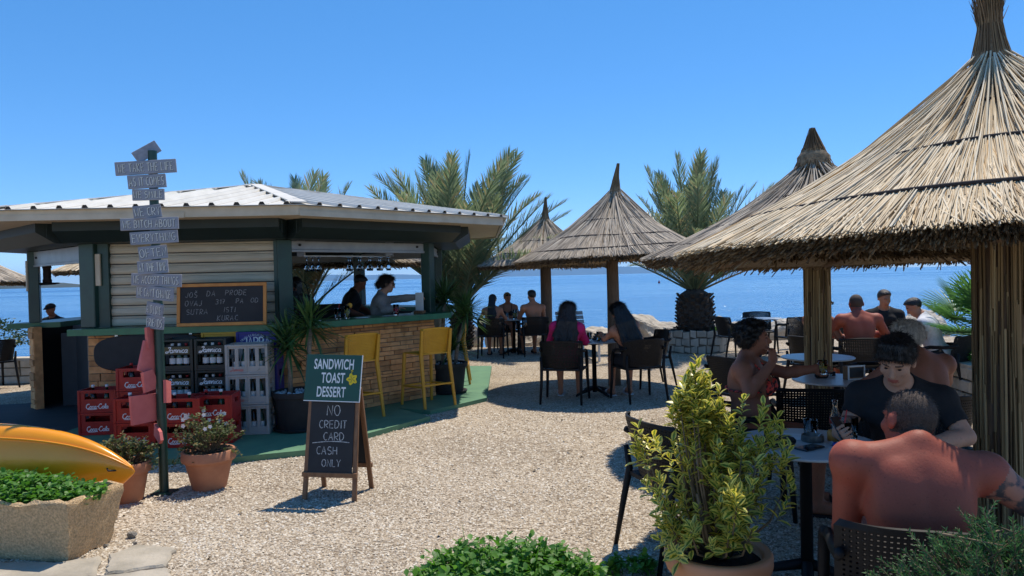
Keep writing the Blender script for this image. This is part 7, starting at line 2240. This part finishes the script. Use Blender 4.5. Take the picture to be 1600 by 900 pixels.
tag(m_.build('phone', MT['phone'], None, (1.49, 3.72, TZ), (0, 0, R(-58))), 'black phone lying near the front edge of the near table', 'phone')
m_ = MB(); m_.smooth = True; m_.cbox((0, 0, .022), (.17, .10, .044), None, .016)
tag(m_.build('pouch', MT['black_matt'], None, (1.36, 3.80, TZ), (0, 0, R(18))), 'black pouch beside the phone on the near table', 'pouch')
m_ = MB(); m_.cbox((0, 0, .002), (.21, .15, .003), None, .0008)
tag(m_.build('menu_sheet', MT['paper'], None, (1.50, 3.99, TZ), (0, 0, R(-20))), 'white menu sheet lying at the far side of the near table', 'menu')
m_ = MB(); m_.cbox((0, 0, .010), (.025, .085, .018), None, .004); m_.cur = 1; m_.cbox((0, .03, .012), (.026, .02, .019), None, .003)
tag(m_.build('lighter', [MT['blue_pack'], MT['steel']], None, (1.645, 3.745, TZ), (0, 0, R(25))), 'blue lighter near the front edge of the near table', 'lighter')
def jar(x, y):
    t = empty('spice_jar', (x, y, TZ), 0, 'small amber jar with a spoon handle on the near table', 'jar')
    m_ = MB(); m_.smooth = True; m_.lathe([(.001, 0), (.028, 0), (.03, .01), (.03, .045), (.024, .055), (.001, .055)], 16); m_.build('jar_body', MT['wood_o'], t)
    m_ = MB(); m_.smooth = True; m_.tube([(0, 0, .05), (.012, .0, .10)], .004, 6); m_.build('spoon_handle', MT['steel'], t)
jar(1.68, 3.88)
m_ = MB(); m_.cbox((0, 0, 0), (.072, .008, .145), None, .003)
tag(m_.build('phone', MT['phone'], None, (1.64, 3.70, .835), (R(-30), 0, R(35))), 'phone held in the hand of the young man in the black shirt', 'phone')
# glass and cigarette of the woman in the bikini
tumbler(2.145, 5.105, .915, 'clear glass with a straw held out by the woman in the red bikini', .034, .10, 'juice', 'glasses on the tables', 'black')
m_ = MB(); m_.smooth = True; m_.tube([(0, 0, 0), (.07, 0, .005)], .004, 6)
tag(m_.build('cigarette', MT['paper'], None, (1.80, 4.99, 1.105)), 'cigarette between the fingers of the woman in the red bikini', 'cigarette')
# middle table
def napkin_box(x, y, z, rz):
    t = empty('napkin_holder', (x, y, z), R(rz), 'white framed napkin and menu holder on the middle table', 'holder')
    m_ = MB(); m_.cbox((0, 0, .055), (.15, .07, .11), None, .003); m_.build('box', MT['wood_b'], t)
    m_ = MB()
    for c, d in (((0, -.037, .11), (.165, .010, .012)), ((0, -.037, .006), (.165, .010, .012)), ((-.077, -.037, .058), (.012, .010, .092)), ((.077, -.037, .058), (.012, .010, .092))): m_.cbox(c, d, None, .002)
    m_.build('frame', MT['white_print'], t)
    m_ = MB(); m_.box(-.065, .065, -.038, -.036, .02, .098); m_.build('card', MT['dark_in'], t)
napkin_box(2.78, 6.02, TZ, 16)
tumbler(2.90, 5.92, TZ, 'clear low glass with ice beside the napkin holder', .042, .085)
tumbler(2.97, 5.99, TZ, 'second clear low glass by the napkin holder at the table edge', .042, .08, 'red_drink')
def specs(x, y, z, rz, label):
    m_ = MB(); m_.smooth = True
    for s in (-1, 1):
        m_.cbox((s * .033, 0, .02), (.055, .006, .038), None, .008); m_.tube([(s * .062, 0, .03), (s * .066, .06, .028), (s * .05, .12, .006)], .003, 5)
    m_.tube([(-.012, 0, .026), (.012, 0, .026)], .003, 5)
    tag(m_.build('sunglasses', MT['lens'], None, (x, y, z), (0, 0, R(rz))), label, 'sunglasses')
specs(2.66, 6.20, TZ, 12, 'black sunglasses lying on the middle table left of the napkin holder')
m_ = MB(); m_.smooth = True; m_.cbox((0, 0, .02), (.10, .06, .04), None, .012)
tag(m_.build('purse', MT['black_matt'], None, (2.56, 6.12, TZ), (0, 0, R(-10))), 'small black purse on the middle table beside the sunglasses', 'purse')
# young women's table
tumbler(1.16, 9.98, TZ, 'tall glass of orange drink on the table of the young women', .032, .13, 'yellow_crate')
tumbler(1.05, 10.12, TZ, 'clear glass on the table of the young women', .034, .11)
m_ = MB()
for i in range(3): m_.cbox((0, 0, .012 + i * .03), (.24 - .03 * i, .16, .022), None, .004)
tag(m_.build('card_holder', [MT['dark_in']], None, (1.22, 10.2, TZ)), 'dark stacked holder at the back of the young women\'s table', 'holder')
# far table
tumbler(.05, 15.55, TZ, 'pitcher sized glass on the far table of three', .05, .20, 'juice')
tumbler(-.12, 15.68, TZ, 'clear glass left on the far table of three', .036, .13)
tumbler(.17, 15.66, TZ, 'glass right on the far table of three', .036, .12, 'cola')
m_ = MB(); m_.cbox((0, 0, .07), (.12, .05, .14), None, .004)
tag(m_.build('napkin_box', MT['paper'], None, (4.72, 9.70, TZ), (0, 0, .3)), 'white napkin box on the table behind the bald man', 'holder')

# a sun lounger stack and low table beyond the young women
def loungers():
    t = empty('beach_lounger', (1.25, 14.6, 0), R(6), 'white and grey slatted beach lounger with its back raised beyond the young women', 'lounger')
    m_ = MB()
    for s in (-1, 1): m_.cbox((s * .31, 0, .34), (.045, 1.8, .05), None, .006)
    m_.build('frame', MT['white_print'], t)
    for i in range(11):
        m_ = MB(); m_.cbox((0, -.86 + i * .11, .375), (.58, .085, .018), None, .003); m_.build('slat', MT['white_print'], t)
    for i in range(6):
        m_ = MB(); m_.T = Matrix.Translation((0, .36, .37)) @ Matrix.Rotation(R(52), 4, 'X'); m_.cbox((0, .06 + i * .11, 0), (.58, .085, .018), None, .003); m_.build('back_slat', MT['alu'], t)
    for x in (-.29, .29):
        for y in (-.75, .75):
            m_ = MB(); m_.cbox((x, y, .16), (.04, .05, .32), None, .005); m_.build('leg', MT['white_print'], t)
loungers()

# ---- on the bar counter
def on_bar(u, d, z=CT + .031): return tuple(Fk @ Vector((u, d, z)))
x, y, z = on_bar(.43, AP + .02); tumbler(x, y, z, 'cut glass tumbler with a red straw on the bar counter', .040, .13, None, 'drinks on the bar', 'red_straw')
x, y, z = on_bar(.27, AP - .02); tumbler(x, y, z, 'tall lemon drink with an orange slice on the bar counter', .036, .16, 'juice', 'drinks on the bar', None, True)
x, y, z = on_bar(-.45, AP + .02); tumbler(x, y, z, 'glass with a little red drink left on the bar counter', .038, .14, 'red_drink', 'drinks on the bar')
for i, (u, lb) in enumerate(((.10, 'folded white napkin next to the lemon drink on the bar'), (-.62, 'white paper sheet at the far end of the bar counter'), (-.30, 'white receipt paper between the glasses on the bar'), (.72, 'white leaflet on the bar above the potted yucca'))):
    m_ = MB(); m_.cbox((0, 0, .004), (.15, .09, .008 if i == 0 else .004), None, .001)
    tag(m_.build('paper', MT['paper'], None, on_bar(u, AP + .03), (0, 0, R(30 + 25 * i))), lb, 'paper', 'papers on the bar')
def menu_stand():
    t = empty('menu_stand', on_bar(-.88, AP - .02), R(-30), 'white menu card standing in a wooden block at the end of the bar', 'menu')
    m_ = MB(); m_.cbox((0, 0, .02), (.15, .07, .04), None, .004); m_.build('block', MT['wood_b'], t)
    m_ = MB(); m_.cbox((0, 0, .16), (.13, .006, .24), None, .001); m_.build('card', MT['paper'], t)
menu_stand()
def desk_fan():
    t = empty('desk_fan', on_bar(.80, AP - .25), R(-12), 'black desk fan turned sideways on the bar counter', 'fan')
    m_ = MB(); m_.smooth = True; m_.lathe([(.001, 0), (.10, 0), (.105, .012), (.04, .03), (.001, .032)], 24); m_.tube([(0, 0, .02), (0, 0, .26)], .014, 10); m_.build('stand', MT['black'], t)
    m_ = MB(); m_.smooth = True; m_.tube([(-.20, 0, .30), (-.17, 0, .30), (-.06, 0, .30), (-.02, 0, .30)], [.04, .058, .058, .04], 16); m_.build('motor', MT['black'], t)
    m_ = MB(); m_.smooth = True
    for xx, rr in ((-.02, .165), (.05, .165)):
        m_.tube([(xx, rr * math.cos(a), .30 + rr * math.sin(a)) for a in np.linspace(0, 2 * math.pi, 33)], .006, 6, False)
    for i in range(20):
        a = 2 * math.pi * i / 20; m_.tube([(-.02, .165 * math.cos(a), .30 + .165 * math.sin(a)), (.075, .03 * math.cos(a), .30 + .03 * math.sin(a))], .002, 4)
        m_.tube([(-.02, .165 * math.cos(a), .30 + .165 * math.sin(a)), (-.05, .03 * math.cos(a), .30 + .03 * math.sin(a))], .002, 4)
    m_.build('cage', MT['black'], t)
    for i in range(3):
        m_ = MB(); m_.smooth = True; m_.T = Matrix.Translation((.015, 0, .30)) @ Matrix.Rotation(2 * math.pi * i / 3, 4, 'X')
        m_.add([(-.012, -.02, .02), (.012, .03, .02), (.022, .06, .13), (-.006, -.05, .14), (0, -.02, .15)], [(0, 1, 2, 4, 3)]); m_.build('blade', MT['slate'], t)
desk_fan()
def coffee_machine():
    p = Matrix.Translation((KC[0], KC[1], 0)) @ Matrix.Rotation(KR, 4, 'Z') @ Vector((1.15, -.10, 0))
    t = empty('coffee_machine', (-2.62, 10.55, .86), R(20), 'black coffee machine behind the bar counter', 'coffee machine')
    m_ = MB(); m_.cbox((0, 0, .07), (.42, .40, .14), None, .02); m_.build('base', MT['black'], t)
    m_ = MB(); m_.cbox((0, .08, .25), (.40, .22, .24), None, .02); m_.build('column', MT['black'], t)
    m_ = MB(); m_.cbox((0, -.02, .40), (.42, .38, .10), None, .02); m_.build('head', MT['black'], t)
    m_ = MB(); m_.smooth = True; m_.tube([(-.08, -.15, .34), (-.08, -.30, .32)], [.018, .014], 8); m_.build('handle', MT['black_matt'], t)
coffee_machine()
def lantern():
    t = empty('wall_lantern', (-6.22, 9.86, 1.70), R(40), 'dark lantern on a bracket shelf inside the kiosk doorway', 'lantern')
    m_ = MB(); m_.cbox((0, 0, 0), (.26, .16, .02), None, .003); m_.build('shelf', MT['black'], t)
    m_ = MB(); m_.bar((.10, 0, -.01), (-.12, .05, -.02), .015, .015); m_.build('bracket', MT['black'], t)
    m_ = MB(); m_.smooth = True; m_.lathe([(.055, .01), (.055, .05), (.048, .055), (.048, .20), (.058, .205), (.05, .24), (.01, .27)], 12); m_.build('lamp_body', MT['rope'], t)
lantern()
# far things on the water
def buoy(x, y, label, col, s=1.0):
    m_ = MB(); m_.smooth = True; m_.lathe([(.001, -.3), (.4, -.1), (.45, .15), (.2, .6), (.05, 1.0), (.001, 1.05)], 14)
    o = m_.build('buoy', MT[col], None, (x, y, -2)); o.scale = (s, s, s); tag(o, label, 'buoy', 'buoys on the sea')
buoy(110, 175, 'small orange buoy floating far out to the right of the reed pole', 'yellow_crate')
buoy(52, 260, 'tiny red buoy far out behind the big parasol', 'red')
def motorboat():
    t = empty('motorboat', (-46, 165, -2), R(75), 'small white motorboat far out seen through the bar opening', 'boat')
    m_ = MB(); m_.smooth = True
    sec = [(-2.6, .9, .75), (-1, 1.0, .8), (1, .9, .85), (2.3, .4, 1.0), (2.9, .03, 1.1)]; vs = []
    for xx, b, h in sec: vs += [(xx, -b, h), (xx, -b * .75, -.1), (xx, 0, -.3), (xx, b * .75, -.1), (xx, b, h)]
    m_.add(vs, [(i * 5 + k, i * 5 + k + 1, (i + 1) * 5 + k + 1, (i + 1) * 5 + k) for i in range(4) for k in range(4)] + [(0, 1, 2, 3, 4)]); m_.build('hull', MT['white_print'], t)
    m_ = MB(); m_.add([vs[0], vs[4], vs[9], vs[14], vs[19], vs[24], vs[20], vs[15], vs[10], vs[5]], [tuple(range(10))]); m_.build('deck', MT['soffit'], t)
    m_ = MB(); m_.cbox((-.3, 0, 1.2), (1.3, 1.1, .7), None, .1); m_.build('cabin', MT['slate'], t)
motorboat()
# woman's second chair neighbours: hazy air over the sea
mb = MB(); mb.box(-32000, 32000, -400, 33000, -75, 470)
hm, ht, hb_, ho = nodes('sea_haze')
ht.nodes.remove(hb_)
pv_ = ht.nodes.new('ShaderNodeVolumePrincipled')
pv_.inputs['Color'].default_value = (.30, .60, 1.0, 1)
pv_.inputs['Density'].default_value = 4.0e-5
pv_.inputs['Anisotropy'].default_value = 0.2
ht.links.new(pv_.outputs[0], ho.inputs['Volume'])
hz = mb.build('haze', hm); tag(hz, 'pale blue haze over the sea', None, None, 'stuff')
